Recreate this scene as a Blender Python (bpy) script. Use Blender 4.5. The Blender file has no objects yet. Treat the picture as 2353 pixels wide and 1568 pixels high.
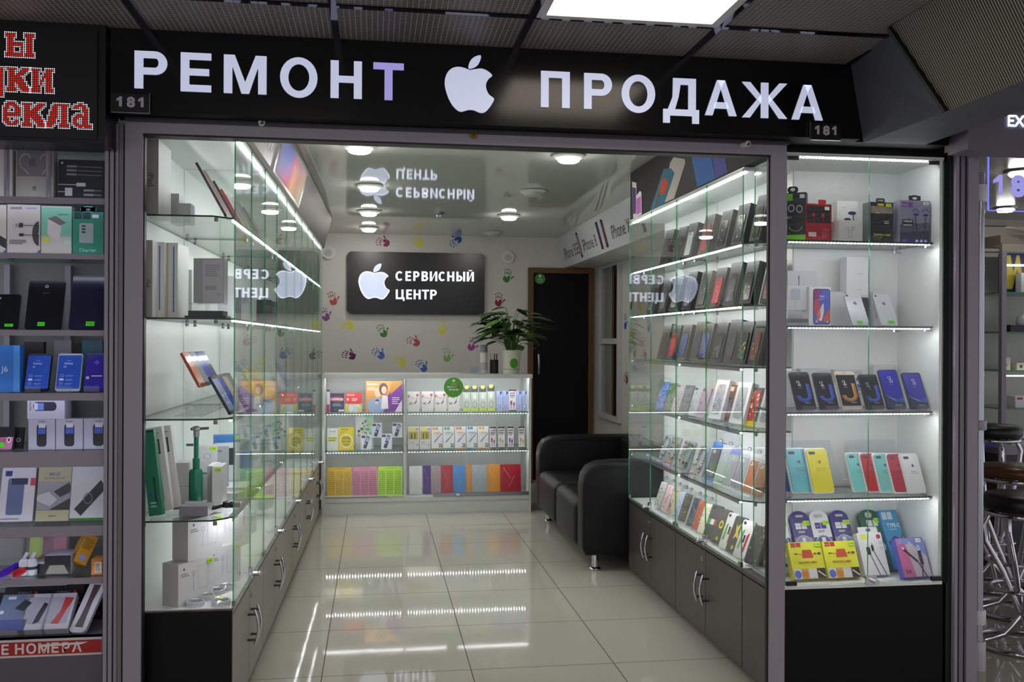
import bpy, math, random
from mathutils import Matrix, Vector
PI = math.pi
random.seed(7)
S = bpy.context.scene
COL = S.collection
# ---------------------------------------------------------------- camera, world, exposure
F_PX, YAW, ROLL, EYE = 2154.2, .14472, -.0045, 1.348
cam = bpy.data.cameras.new('camera'); camo = bpy.data.objects.new('camera', cam); COL.objects.link(camo)
cam.sensor_width = 36; cam.lens = F_PX / 2353 * 36; cam.clip_start = .05
camo.matrix_world = Matrix.Translation((0, 0, EYE)) @ Matrix.Rotation(-YAW, 4, 'Z') @ Matrix.Rotation(PI / 2, 4, 'X') @ Matrix.Rotation(-ROLL, 4, 'Z')
S.camera = camo
w = bpy.data.worlds.new('mall_air'); S.world = w; w.use_nodes = True
w.node_tree.nodes['Background'].inputs[0].default_value = (.78, .77, .86, 1)
w.node_tree.nodes['Background'].inputs[1].default_value = .62
S.view_settings.view_transform = 'Standard'; S.view_settings.look = 'None'
S.view_settings.gamma = 1; S.view_settings.exposure = 0.55
S.view_settings.use_curve_mapping = False
cy = S.cycles
cy.use_denoising = True; cy.transparent_max_bounces = 40; cy.max_bounces = 8
cy.diffuse_bounces = 3; cy.glossy_bounces = 4; cy.transmission_bounces = 4
cy.sample_clamp_indirect = 4; cy.caustics_reflective = False; cy.caustics_refractive = False

# ---------------------------------------------------------------- measuring helpers
_c, _s = math.cos(ROLL), math.sin(ROLL)
def ray(px, py):
    a, b = px - 1176.5, py - 784
    u, v = (_c * a + _s * b) / F_PX, (-_s * a + _c * b) / F_PX
    return (u * math.cos(YAW) + math.sin(YAW), -u * math.sin(YAW) + math.cos(YAW), -v)
def wx(px, Y): r = ray(px, 784); return r[0] / r[1] * Y       # world X of an image column at depth Y
def wy(px, X): r = ray(px, 784); return r[1] / r[0] * X       # world Y of an image column on plane X
def wz(px, py, Y): r = ray(px, py); return EYE + r[2] / r[1] * Y

# ---------------------------------------------------------------- materials
def lin(h):
    h = h.lstrip('#')
    if len(h) == 3: h = ''.join(c * 2 for c in h)
    o = []
    for i in (0, 2, 4):
        c = int(h[i:i + 2], 16) / 255
        o.append(c / 12.92 if c <= .04045 else ((c + .055) / 1.055) ** 2.4)
    return (*o, 1)
_M = {}
def mat(col, r=.45, metal=0, em=0, coat=0, spec=.5, key=None):
    k = key or (col, r, metal, em, coat, spec)
    if k in _M: return _M[k]
    m = bpy.data.materials.new('finish'); m.use_nodes = True
    b = m.node_tree.nodes['Principled BSDF']
    b.inputs['Base Color'].default_value = lin(col); b.inputs['Roughness'].default_value = r
    b.inputs['Metallic'].default_value = metal; b.inputs['Specular IOR Level'].default_value = spec
    if coat: b.inputs['Coat Weight'].default_value = coat; b.inputs['Coat Roughness'].default_value = .05
    if em:
        b.inputs['Emission Color'].default_value = lin(col); b.inputs['Emission Strength'].default_value = em
    _M[k] = m
    return m
def N(m, t, **k):
    n = m.node_tree.nodes.new(t)
    for a, v in k.items(): setattr(n, a, v)
    return n
def noise_rough(m, scale, lo, hi, bump=0, bs=None):
    nt = m.node_tree; b = nt.nodes['Principled BSDF']
    tc = N(m, 'ShaderNodeTexCoord'); no = N(m, 'ShaderNodeTexNoise'); no.inputs['Scale'].default_value = scale
    nt.links.new(tc.outputs['Object'], no.inputs['Vector'])
    mr = N(m, 'ShaderNodeMapRange'); mr.inputs[3].default_value = lo; mr.inputs[4].default_value = hi
    nt.links.new(no.outputs[0], mr.inputs[0]); nt.links.new(mr.outputs[0], b.inputs['Roughness'])
    if bump:
        n2 = N(m, 'ShaderNodeTexNoise'); n2.inputs['Scale'].default_value = bs or scale
        nt.links.new(tc.outputs['Object'], n2.inputs['Vector'])
        bp = N(m, 'ShaderNodeBump'); bp.inputs['Strength'].default_value = bump; bp.inputs['Distance'].default_value = .002
        nt.links.new(n2.outputs[0], bp.inputs['Height']); nt.links.new(bp.outputs[0], b.inputs['Normal'])
    return m
def glass_mat(tint, f0=.04, k=.7, name='glass', dirt=0):
    m = bpy.data.materials.new(name); m.use_nodes = True; nt = m.node_tree; nt.nodes.clear()
    out = N(m, 'ShaderNodeOutputMaterial'); mix = N(m, 'ShaderNodeMixShader')
    tr = N(m, 'ShaderNodeBsdfTransparent'); tr.inputs[0].default_value = lin(tint)
    gl = N(m, 'ShaderNodeBsdfGlossy'); gl.inputs['Roughness'].default_value = .0
    lw = N(m, 'ShaderNodeLayerWeight'); lw.inputs[0].default_value = .5
    pw = N(m, 'ShaderNodeMath', operation='POWER'); pw.inputs[1].default_value = 4
    ml = N(m, 'ShaderNodeMath', operation='MULTIPLY_ADD'); ml.inputs[1].default_value = k; ml.inputs[2].default_value = f0
    nt.links.new(lw.outputs['Facing'], pw.inputs[0]); nt.links.new(pw.outputs[0], ml.inputs[0])
    nt.links.new(ml.outputs[0], mix.inputs[0]); nt.links.new(tr.outputs[0], mix.inputs[1]); nt.links.new(gl.outputs[0], mix.inputs[2])
    nt.links.new(mix.outputs[0], out.inputs[0])
    return m
GLASS = glass_mat('#fdfefd')
GSHELF = glass_mat('#fafdfb', .05)
CLEAR = glass_mat('#fafbfc', .035, .4, 'clear_plastic')
def edge_mat():
    m = bpy.data.materials.new('glass_edge'); m.use_nodes = True; nt = m.node_tree
    b = nt.nodes['Principled BSDF']; b.inputs['Base Color'].default_value = lin('#4f9a72'); b.inputs['Roughness'].default_value = .15
    out = nt.nodes['Material Output']; mix = N(m, 'ShaderNodeMixShader'); mix.inputs[0].default_value = .35
    tr = N(m, 'ShaderNodeBsdfTransparent'); tr.inputs[0].default_value = lin('#8fcfa8')
    nt.links.new(b.outputs[0], mix.inputs[1]); nt.links.new(tr.outputs[0], mix.inputs[2]); nt.links.new(mix.outputs[0], out.inputs[0])
    return m
GEDGE = edge_mat()
DEDGE = mat('#12402c', .2)
CHROME = mat('#d6d6dc', .12, 1)
STEEL = mat('#9d9da3', .3, 1)
ALU = noise_rough(mat('#948d9a', .42, .0, key='alu'), 40, .34, .5)
ALUD = mat('#57535a', .4)
WHITE = mat('#e9ece9', .38)
PANEL = mat('#e9edeb', .32, key='panel')
BLACK = noise_rough(mat('#090909', .45, spec=.2, key='black'), 60, .4, .5)
LED = mat('#fbfcff', em=21)
LEDT = mat('#fbfcfe', em=19)
def led_mat(c, e): return mat(c, em=e)

# ---------------------------------------------------------------- mesh builder
_TX = {}
def text_geo(s, bold=0):
    k = (s, bold)
    if k not in _TX:
        c = bpy.data.curves.new('t', 'FONT'); c.body = s; c.resolution_u = 3; c.offset = bold; c.align_x = 'LEFT'
        o = bpy.data.objects.new('t', c); me = bpy.data.meshes.new_from_object(o)
        vs = [(v.co.x, v.co.y) for v in me.vertices]; fs = [tuple(p.vertices) for p in me.polygons]
        bpy.data.objects.remove(o); bpy.data.curves.remove(c); bpy.data.meshes.remove(me)
        if not vs: vs = [(0, 0)]
        x0 = min(v[0] for v in vs); x1 = max(v[0] for v in vs)
        _TX[k] = ([(v[0] - x0, v[1]) for v in vs], fs, x1 - x0)
    return _TX[k]
def smooth(pts, n=3):
    o = []; L = len(pts)
    for i in range(L):
        p0, p1, p2, p3 = pts[i - 1], pts[i], pts[(i + 1) % L], pts[(i + 2) % L]
        for j in range(n):
            t = j / n
            o.append(tuple(.5 * (2 * b + (c - a) * t + (2 * a - 5 * b + 4 * c - d) * t * t + (3 * b - a - 3 * c + d) * t ** 3) for a, b, c, d in zip(p0, p1, p2, p3)))
    return o
def ell(cx, cz, rx, rz, n=16, a0=0, a1=2 * PI, rot=0):
    o = []
    for i in range(n if abs(a1 - a0 - 2 * PI) < 1e-6 else n + 1):
        a = a0 + (a1 - a0) * i / n; x, z = rx * math.cos(a), rz * math.sin(a)
        o.append((cx + x * math.cos(rot) - z * math.sin(rot), cz + x * math.sin(rot) + z * math.cos(rot)))
    return o
def rrect(x0, z0, x1, z1, r, n=4):
    if r <= 0: return [(x0, z0), (x1, z0), (x1, z1), (x0, z1)]
    o = []
    for cx, cz, a in ((x1 - r, z0 + r, -PI / 2), (x1 - r, z1 - r, 0), (x0 + r, z1 - r, PI / 2), (x0 + r, z0 + r, PI)):
        for i in range(n + 1): o.append((cx + r * math.cos(a + PI / 2 * i / n), cz + r * math.sin(a + PI / 2 * i / n)))
    return o
class MB:
    def __init__(s): s.v = []; s.f = []; s.m = []; s.mats = []
    def mi(s, m):
        if isinstance(m, str): m = mat(m)
        if m not in s.mats: s.mats.append(m)
        return s.mats.index(m)
    def poly(s, pts, m):
        b = len(s.v); s.v += [tuple(p) for p in pts]; s.f.append(tuple(range(b, b + len(pts)))); s.m.append(s.mi(m)); return s
    def box(s, x0, y0, z0, x1, y1, z1, m, front=None, ends=None):
        b = len(s.v); x0, x1 = min(x0, x1), max(x0, x1); y0, y1 = min(y0, y1), max(y0, y1); z0, z1 = min(z0, z1), max(z0, z1)
        s.v += [(x, y, z) for z in (z0, z1) for y in (y0, y1) for x in (x0, x1)]
        k = s.mi(m)
        for f in ((0, 2, 3, 1), (4, 5, 7, 6), (0, 1, 5, 4), (2, 6, 7, 3), (0, 4, 6, 2), (1, 3, 7, 5)):
            s.f.append(tuple(b + i for i in f)); s.m.append(k)
        if front is not None: s.m[-4] = s.mi(front)
        return s
    def pane(s, x0, y0, z0, x1, y1, z1, m=None, e=None):
        """glass pane: its two large faces clear, its four narrow faces the green of cut glass"""
        m = m or GLASS; e = e or GEDGE
        s.box(x0, y0, z0, x1, y1, z1, m)
        d = (abs(x1 - x0), abs(y1 - y0), abs(z1 - z0)); ax = d.index(min(d)); k = s.mi(e)
        pair = {2: (0, 1), 1: (2, 3), 0: (4, 5)}
        for a in (0, 1, 2):
            if a != ax:
                for i in pair[a]: s.m[len(s.m) - 6 + i] = k
        return s
    def prism(s, pl, y0, y1, m, side=None):
        b = len(s.v); n = len(pl); side = side or m
        s.v += [(x, y0, z) for x, z in pl] + [(x, y1, z) for x, z in pl]
        s.f.append(tuple(range(b, b + n))); s.m.append(s.mi(m))
        s.f.append(tuple(range(b + 2 * n - 1, b + n - 1, -1))); s.m.append(s.mi(side))
        k = s.mi(side)
        for i in range(n):
            j = (i + 1) % n; s.f.append((b + i, b + n + i, b + n + j, b + j)); s.m.append(k)
        return s
    def plate(s, pl, y, m): return s.poly([(x, y, z) for x, z in pl], m)
    def tube(s, path, r, m, n=8, cap=True):
        path = [Vector(p) for p in path]; b = len(s.v); k = s.mi(m); rs = r if isinstance(r, (list, tuple)) else [r] * len(path)
        up = None
        for i, p in enumerate(path):
            d = (path[min(i + 1, len(path) - 1)] - path[max(i - 1, 0)]).normalized()
            if up is None: up = d.orthogonal().normalized()
            a = (up - d * up.dot(d)); a = a.normalized() if a.length > 1e-6 else d.orthogonal().normalized(); up = a; c = d.cross(a)
            s.v += [tuple(p + (a * math.cos(2 * PI * q / n) + c * math.sin(2 * PI * q / n)) * rs[i]) for q in range(n)]
        for i in range(len(path) - 1):
            for q in range(n):
                q2 = (q + 1) % n; s.f.append((b + i * n + q, b + i * n + q2, b + (i + 1) * n + q2, b + (i + 1) * n + q)); s.m.append(k)
        if cap:
            s.f.append(tuple(b + q for q in range(n - 1, -1, -1))); s.m.append(k)
            e = b + (len(path) - 1) * n; s.f.append(tuple(e + q for q in range(n))); s.m.append(k)
        return s
    def lathe(s, c, prof, m, n=20):
        b = len(s.v); k = s.mi(m)
        for r, z in prof: s.v += [(c[0] + r * math.cos(2 * PI * q / n), c[1] + r * math.sin(2 * PI * q / n), c[2] + z) for q in range(n)]
        for i in range(len(prof) - 1):
            for q in range(n):
                q2 = (q + 1) % n; s.f.append((b + i * n + q, b + i * n + q2, b + (i + 1) * n + q2, b + (i + 1) * n + q)); s.m.append(k)
        s.f.append(tuple(b + q for q in range(n - 1, -1, -1))); s.m.append(k)
        e = b + (len(prof) - 1) * n; s.f.append(tuple(e + q for q in range(n))); s.m.append(k)
        return s
    def text(s, t, cx, cz, h, y, m, bold=0, wmax=None, al='c', rot=0, sx=1):
        vs, fs, W = text_geo(t, bold); k = h / .73; kx = k * sx
        if wmax and W * kx > wmax: kx = wmax / W
        ox = {'c': -W * kx / 2, 'l': 0, 'r': -W * kx}[al]; b = len(s.v); cr, sr = math.cos(rot), math.sin(rot)
        for x, z in vs:
            X, Z = ox + x * kx, z * k - h / 2; s.v.append((cx + X * cr - Z * sr, y, cz + X * sr + Z * cr))
        q = s.mi(m)
        for f in fs: s.f.append(tuple(b + i for i in f)); s.m.append(q)
        return s
    def build(s, name, parent=None, loc=(0, 0, 0), rz=0, tilt=0, sm=0):
        me = bpy.data.meshes.new(name); me.from_pydata(s.v, [], s.f)
        for m in s.mats: me.materials.append(m)
        me.polygons.foreach_set('material_index', s.m)
        if sm: me.shade_smooth(); me.set_sharp_from_angle(angle=math.radians(sm))
        me.update()
        o = bpy.data.objects.new(name, me); COL.objects.link(o)
        o.location = loc; o.rotation_euler = (-tilt, 0, rz)
        if parent: o.parent = parent
        return o
def tag(o, label=None, cat=None, group=None, kind=None):
    for k, v in (('label', label), ('category', cat), ('group', group), ('kind', kind)):
        if v: o[k] = v
    return o
def thing(name, label, cat, loc=(0, 0, 0), rz=0, tilt=0, group=None):
    o = bpy.data.objects.new(name, None); COL.objects.link(o); o.empty_display_size = .05
    o.location = loc; o.rotation_euler = (-tilt, 0, rz)
    return tag(o, label, cat, group)
def struct(o): o['kind'] = 'structure'; return o
def dup(o, loc=None, rz=None, label=None, group=None):
    r = o.copy(); COL.objects.link(r)
    if loc is not None: r.location = loc
    if rz is not None: r.rotation_euler[2] = rz
    if label: r['label'] = label
    if group: r['group'] = group
    for ch in [x for x in bpy.data.objects if x.parent == o]:
        c = ch.copy(); COL.objects.link(c); c.parent = r
        for g in [x for x in bpy.data.objects if x.parent == ch]:
            e = g.copy(); COL.objects.link(e); e.parent = c
    return r

# ---------------------------------------------------------------- logo, handprint and sign letters
AP = [(1615, 548), (1650, 540), (1700, 533), (1745, 548), (1785, 582), (1760, 605), (1742, 635), (1735, 665), (1742, 700), (1762, 735), (1800, 762), (1785, 800), (1760, 838), (1730, 868), (1700, 876), (1670, 868), (1645, 858), (1612, 855), (1580, 862), (1550, 872), (1520, 866), (1480, 830), (1445, 770), (1422, 700), (1416, 650), (1425, 600), (1450, 558), (1490, 533), (1530, 528), (1570, 535), (1600, 546)]
LF = [(1601, 536), (1603, 500), (1622, 465), (1655, 440), (1694, 431), (1692, 465), (1672, 505), (1640, 528)]
def apple(cx, cz, h, n=2, mir=1):
    k = h / 445
    f = lambda P: [(cx + mir * (x - 1608) * k, cz - (y - 653) * k) for x, y in P]
    a = smooth(AP, n) if n > 1 else AP
    return f(a), f(smooth(LF, n) if n > 1 else LF)
def hand(cx, cz, h, rot, rnd, mir=1):
    """painted handprint: palm and five fingers as separate blobs"""
    out = []
    def put(pl):
        out.append([(cx + mir * (x * math.cos(rot) - z * math.sin(rot)) * h, cz + (x * math.sin(rot) + z * math.cos(rot)) * h) for x, z in pl])
    j = lambda: rnd.uniform(-.02, .02)
    put([(p[0] + j(), p[1] + j()) for p in smooth([(-.2, -.12), (-.2, -.34), (-.08, -.46), (.1, -.46), (.21, -.34), (.22, -.1), (.12, -.03), (.03, -.1), (.0, -.22), (-.09, -.1)], 2)])
    for x, z, L, a in ((-.17, .16, .15, .22), (-.05, .22, .18, .08), (.07, .21, .17, -.06), (.18, .13, .13, -.22)):
        put([(p[0] + j() * .6, p[1] + j() * .6) for p in ell(x, z - L * .55, .033, L * .5, 9, rot=a)])
        put(ell(x - math.sin(a) * L * .75, z + L * .7, .038, .055, 8, rot=a))
    put(ell(.36, -.08, .05, .1, 9, rot=-.9)); put(ell(.28, -.2, .03, .06, 7, rot=-.8))
    return out
def sign_letter(ch, x0, z0, w, h, t):
    """outline pieces of a heavy grotesque capital inside the box x0, z0, w, h with stroke t"""
    R = lambda a, b, c, d: [(x0 + a, z0 + b), (x0 + c, z0 + b), (x0 + c, z0 + d), (x0 + a, z0 + d)]
    P = lambda *p: [(x0 + a, z0 + b) for a, b in p]
    def ring(cx, cz, rx, rz, t1, t2, a0, a1, n):
        o = []
        for i in range(n):
            a, b = a0 + (a1 - a0) * i / n, a0 + (a1 - a0) * (i + 1) / n
            o.append([(x0 + cx + rx * math.cos(a), z0 + cz + rz * math.sin(a)), (x0 + cx + rx * math.cos(b), z0 + cz + rz * math.sin(b)), (x0 + cx + (rx - t1) * math.cos(b), z0 + cz + (rz - t2) * math.sin(b)), (x0 + cx + (rx - t1) * math.cos(a), z0 + cz + (rz - t2) * math.sin(a))])
        return o
    u = t * .82
    if ch == 'Р':
        r = h * .31
        return [R(0, 0, t, h), R(t, h - u, w - r, h), R(t, h - 2 * r, w - r, h - 2 * r + u)] + ring(w - r, h - r, r, r, t, u, -PI / 2, PI / 2, 12)
    if ch in 'ыикл':    # slab-serif lower case for the dot matrix sign
        sf = lambda a, b: [R(a - t * .3, 0, b + t * .3, u * .55), R(a - t * .3, h - u * .55, b + t * .3, h)]
        if ch == 'ы': return [R(t * .3, 0, t * 1.3, h), R(w - t * 1.3, 0, w - t * .3, h), R(t * 1.3, 0, w * .56, u * .8), R(t * 1.3, h * .46, w * .56, h * .46 + u * .8), R(w * .5, 0, w * .62, h * .6)] + sf(t * .3, t * 1.3) + sf(w - t * 1.3, w - t * .3)
        if ch == 'и': return [R(t * .3, 0, t * 1.3, h), R(w - t * 1.3, 0, w - t * .3, h), P((t * 1.3, t * .1), (t * 1.3, t * 1.1), (w - t * 1.3, h - t * .1), (w - t * 1.3, h - t * 1.1))] + sf(t * .3, t * 1.3) + sf(w - t * 1.3, w - t * .3)
        if ch == 'к': return [R(t * .3, 0, t * 1.3, h), P((t * 1.3, h * .4), (t * 1.3, h * .62), (w - t * 1.2, h), (w, h), (w, h - u * .5)), P((t * 1.3, h * .62), (t * 1.3, h * .4), (w - t * 1.3, 0), (w, 0), (w, u * .5), (w * .62, h * .62))] + sf(t * .3, t * 1.3)
        return [R(w - t * 1.3, 0, w - t * .3, h), R(w * .3, h - u * .7, w - t, h), P((w * .3, h), (w * .3 + t * .8, h), (w * .28 + t * .6, h * .2), (w * .2, 0), (0, 0), (0, u), (w * .16, u))] + sf(w - t * 1.3, w - t * .3)
    if ch == 'е': return ring(w / 2, h / 2, w / 2, h / 2, t, u * .8, .05, 1.82 * PI, 24) + [R(t * .5, h * .42, w * .97, h * .42 + u * .7)]
    if ch == 'а': return [R(w * .6, 0, w * .6 + t, h * .7), R(w * .8, 0, w, u * .55)] + ring(w * .42, h * .27, w * .4, h * .29, t * .9, u * .6, 0, 2 * PI, 18) + ring(w * .42, h * .68, w * .4, h * .32, t * .9, u * .8, 0, PI * .85, 12)
    if ch == 'С': return ring(w * .52, h / 2, w * .52, h / 2, t, u, PI * .26, PI * 1.74, 20)
    if ch in 'ИЙ':
        o = [R(0, 0, t, h), R(w - t, 0, w, h), P((t, 0), (t, t * .9), (w - t, h), (w - t, h - t * .9))]
        if ch == 'Й': o += ring(w / 2, h * 1.2, w * .26, h * .13, w * .1, h * .09, PI, 2 * PI, 8)
        return o
    if ch == 'В':
        r1, r2 = h * .25, h * .29
        return [R(0, 0, t, h), R(t, h - u, w * .95 - r1, h), R(t, h - 2 * r1, w * .95 - r1, h - 2 * r1 + u * .8), R(t, 0, w - r2, u), R(t, 2 * r2 - u, w - r2, 2 * r2)] + ring(w * .95 - r1, h - r1, r1, r1, t, u, -PI / 2, PI / 2, 8) + ring(w - r2, r2, r2, r2, t, u, -PI / 2, PI / 2, 8)
    if ch == 'Ы':
        r = h * .31; x1 = w * .68
        return [R(0, 0, t, h), R(w - t, 0, w, h), R(t, 0, x1 - r, u), R(t, 2 * r - u, x1 - r, 2 * r)] + ring(x1 - r, r, r, r, t, u, -PI / 2, PI / 2, 10)
    if ch == 'Ц': return [R(0, 0, t, h), R(w * .88 - t, 0, w * .88, h), R(t, 0, w * .88 - t, u), R(w * .88, 0, w, u), R(w - t * .8, -h * .2, w, 0)]
    if ch == 'Е': return [R(0, 0, t, h), R(t, h - u, w, h), R(t, 0, w, u), R(t, h * .42, w * .93, h * .42 + u)]
    if ch == 'М': return [R(0, 0, t, h), R(w - t, 0, w, h), P((t, h), (t, h * .72), (w / 2 - t * .45, 0), (w / 2 + t * .45, 0), (w - t, h * .72), (w - t, h), (w - t * 1.3, h), (w / 2, h * .3), (t * 1.3, h))]
    if ch == 'О': return ring(w / 2, h / 2, w / 2, h / 2 + .002, t, u, 0, 2 * PI, 28)
    if ch == 'Н': return [R(0, 0, t, h), R(w - t, 0, w, h), R(t, h * .42, w - t, h * .42 + u)]
    if ch == 'Т': return [R(w / 2 - t / 2, 0, w / 2 + t / 2, h - u), R(0, h - u, w, h)]
    if ch == 'П': return [R(0, 0, t, h), R(w - t, 0, w, h), R(t, h - u, w - t, h)]
    if ch == 'А': return [P((0, 0), (t * 1.02, 0), (w / 2 + .0, h * .78), (w / 2 + t * .55, h), (w / 2 - t * .55, h)), P((w, 0), (w - t * 1.02, 0), (w / 2 - .0, h * .78), (w / 2 - t * .5, h), (w / 2 + t * .55, h)), P((w * .24, h * .2), (w * .76, h * .2), (w * .68, h * .2 + u), (w * .32, h * .2 + u))]
    if ch == 'Д':
        return [R(0, -h * .2, t * .9, u), R(w - t * .9, -h * .2, w, u), R(t * .9, 0, w - t * .9, u), R(w - t * 1.45, u, w - t * .45, h), R(w * .27, h - u, w - t * 1.45, h), P((w * .13, u), (w * .13 + t * .95, u), (w * .27 + t * .75, h * .5), (w * .27 + t, h - u), (w * .27, h - u), (w * .26, h * .5))]
    if ch == 'Ж':
        return [R(w / 2 - t / 2, 0, w / 2 + t / 2, h), P((0, 0), (t * 1.1, 0), (w / 2 - t / 2, h * .45), (w / 2 - t / 2, h * .66)), P((w, 0), (w - t * 1.1, 0), (w / 2 + t / 2, h * .45), (w / 2 + t / 2, h * .66)), P((0, h), (t * 1.1, h), (w / 2 - t / 2, h * .62), (w / 2 - t / 2, h * .4)), P((w, h), (w - t * 1.1, h), (w / 2 + t / 2, h * .62), (w / 2 + t / 2, h * .4))]

# ================================================================ THE SETTING
def grid_mat(name, base, line, sx, sy, x0, y0, lw, rough, coat=0, vary=0, softw=0):
    m = bpy.data.materials.new(name); m.use_nodes = True; nt = m.node_tree; b = nt.nodes['Principled BSDF']
    tc = N(m, 'ShaderNodeTexCoord'); sp = N(m, 'ShaderNodeSeparateXYZ'); nt.links.new(tc.outputs['Object'], sp.inputs[0])
    outs = []
    for i, (sz, o) in enumerate(((sx, x0), (sy, y0))):
        a = N(m, 'ShaderNodeMath', operation='SUBTRACT'); a.inputs[1].default_value = o - 5000 * sz; nt.links.new(sp.outputs[i], a.inputs[0])
        d = N(m, 'ShaderNodeMath', operation='MODULO'); d.inputs[1].default_value = sz; nt.links.new(a.outputs[0], d.inputs[0])
        e = N(m, 'ShaderNodeMath', operation='LESS_THAN'); e.inputs[1].default_value = lw; nt.links.new(d.outputs[0], e.inputs[0]); outs.append(e)
    mx = N(m, 'ShaderNodeMath', operation='MAXIMUM'); nt.links.new(outs[0].outputs[0], mx.inputs[0]); nt.links.new(outs[1].outputs[0], mx.inputs[1])
    mix = N(m, 'ShaderNodeMix', data_type='RGBA'); mix.inputs[6].default_value = lin(base); mix.inputs[7].default_value = lin(line)
    if vary:
        no = N(m, 'ShaderNodeTexNoise'); no.inputs['Scale'].default_value = 1.5; nt.links.new(tc.outputs['Object'], no.inputs['Vector'])
        cr = N(m, 'ShaderNodeMix', data_type='RGBA'); cr.inputs[6].default_value = lin(base)
        cr.inputs[7].default_value = tuple(min(1, c * (1 + vary)) for c in lin(base)[:3]) + (1,)
        nt.links.new(no.outputs[0], cr.inputs[0]); nt.links.new(cr.outputs[2], mix.inputs[6])
    nt.links.new(mx.outputs[0], mix.inputs[0]); nt.links.new(mix.outputs[2], b.inputs['Base Color'])
    rr = N(m, 'ShaderNodeMapRange'); rr.inputs[3].default_value = rough; rr.inputs[4].default_value = .7
    nt.links.new(mx.outputs[0], rr.inputs[0]); nt.links.new(rr.outputs[0], b.inputs['Roughness'])
    return m
FLOORM = grid_mat('porcelain_tile', '#b5b2a6', '#3c3a33', .6, .6, -.2086, .2214, .0042, .045, vary=.12)
struct(MB().box(-4.2, -2.6, -.05, 6.2, 9.2, 0, FLOORM).build('floor'))
WALLM = noise_rough(mat('#cfcdc8', .6, key='wall'), 8, .5, .65, .05, 300)
CEILM = mat('#c2c5bd', .035, key='gloss_ceiling')
CEILM.node_tree.nodes['Principled BSDF'].inputs['Specular IOR Level'].default_value = .6
SC = 2.335
struct(MB().box(-.86, 3.36, SC, 2.2, 8.9, SC + .04, CEILM).build('ceiling'))
wb = struct(MB().box(-.86, 8.8, 0, 2.2, 8.9, SC, WALLM).build('wall_back'))
wr = struct(MB().box(2.14, 5.33, 0, 2.2, 8.8, SC, WALLM).box(1.69, 3.68, 0, 1.75, 5.33, SC, WALLM).box(1.75, 5.27, 0, 2.14, 5.33, SC, WALLM).build('wall_right'))
wl = struct(MB().box(-.9, 3.37, 0, -.86, 8.8, SC, WALLM).build('wall_left'))
# handprints, flat coats of paint on the two walls
hr = random.Random(3)
HPB = [(763, 688, '#b04a4a', .25), (795, 752, '#d8d22a', 1.5), (877, 762, '#3f7a3a', .5, ), (877, 560, '#8a1f52', 1.4), (955, 558, '#d8d21e', .9), (1045, 558, '#2544a0', 2.2), (1015, 752, '#dcd62a', 0.0), (948, 787, '#b4474a', 1.2), (800, 820, '#5a1450', 1.3), (868, 815, '#3e68b8', .9), (918, 830, '#d8d22a', .8), (968, 842, '#3a62b0', .7), (1027, 815, '#7fb35a', 0.0), (1165, 632, '#2c7a2c', -.2), (1145, 687, '#8e1a1e', -.05), (1085, 790, '#a0408c', -.3), (745, 725, '#7a4a80', .4)]
for q in HPB:
    px, py, c, a = q
    X, Z = wx(px, 8.8), wz(px, py, 8.8); b = MB()
    for pl in hand(X, Z, .15, a, hr): b.plate(pl, 8.7988, mat(c, .6))
    b.build('handprint', wb)
HPR = [(1423, 637, '#8e1a2e', .1), (1427, 683, '#d8c81e', -.1), (1420, 747, '#3a8a3a', .3), (1437, 735, '#2a35a8', 0), (1425, 830, '#d8c81e', .2), (1438, 868, '#8e1a2e', 1.3), (1423, 917, '#2a35a8', -.5), (1447, 640, '#3a8a3a', .3), (1449, 690, '#8e1a2e', .2), (1452, 760, '#d8c81e', .4), (1458, 800, '#8e1a2e', .1), (1470, 700, '#d8c81e', 1.), (1490, 740, '#2a35a8', .2), (1480, 820, '#8e1a2e', 2.)]
for px, py, c, a in HPR:
    Y, b = wy(px, 2.14), MB(); Z = wz(px, py, Y)
    for pl in hand(Y, Z, .16, a, hr, -1): b.poly([(2.1388, y, z) for y, z in pl], mat(c, .6))
    b.build('handprint', wr)
for px, py in ((1165, 592), (755, 585)):
    X, Z = wx(px, 8.8), wz(px, py, 8.8)
    b = MB(); b.prism(ell(X, Z, .062, .062, 24), 8.775, 8.8, mat('#d8d8d4')).prism(ell(X, Z, .03, .03, 20), 8.765, 8.775, mat('#bcbcb8'))
    tag(b.build('wall_speaker'), 'round white wall speaker ' + ('between the lit service board and the dark door' if px > 1000 else 'left of the lit service board'), 'speaker')
# rear door with wooden frame
DX0, DX1, DZ = wx(1212, 8.8), wx(1362, 8.8), 2.045
WOOD = noise_rough(mat('#63451f', .5, key='wood'), 14, .4, .6)
d = thing('door_1', None, None, (0, 8.79, 0)); struct(d)
MB().box(DX0, -.03, 0, DX0 + .05, 0, DZ, WOOD).box(DX1 - .05, -.03, 0, DX1, 0, DZ, WOOD).box(DX0 + .05, -.03, DZ - .05, DX1 - .05, 0, DZ, WOOD).build('door_frame', d)
MB().box(DX0 + .052, -.015, .03, DX1 - .052, .0, DZ - .052, noise_rough(mat('#0f1013', .4, spec=.15, key='door'), 30, .45, .6)).build('door_leaf', d)
b = MB().tube([(DX0 + .1, -.015, 1.03), (DX0 + .1, -.05, 1.04), (DX0 + .1, -.06, 1.1), (DX0 + .1, -.06, 1.16), (DX0 + .1, -.05, 1.22), (DX0 + .1, -.015, 1.23)], .012, STEEL); b.build('door_handle', d, sm=40)
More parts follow.
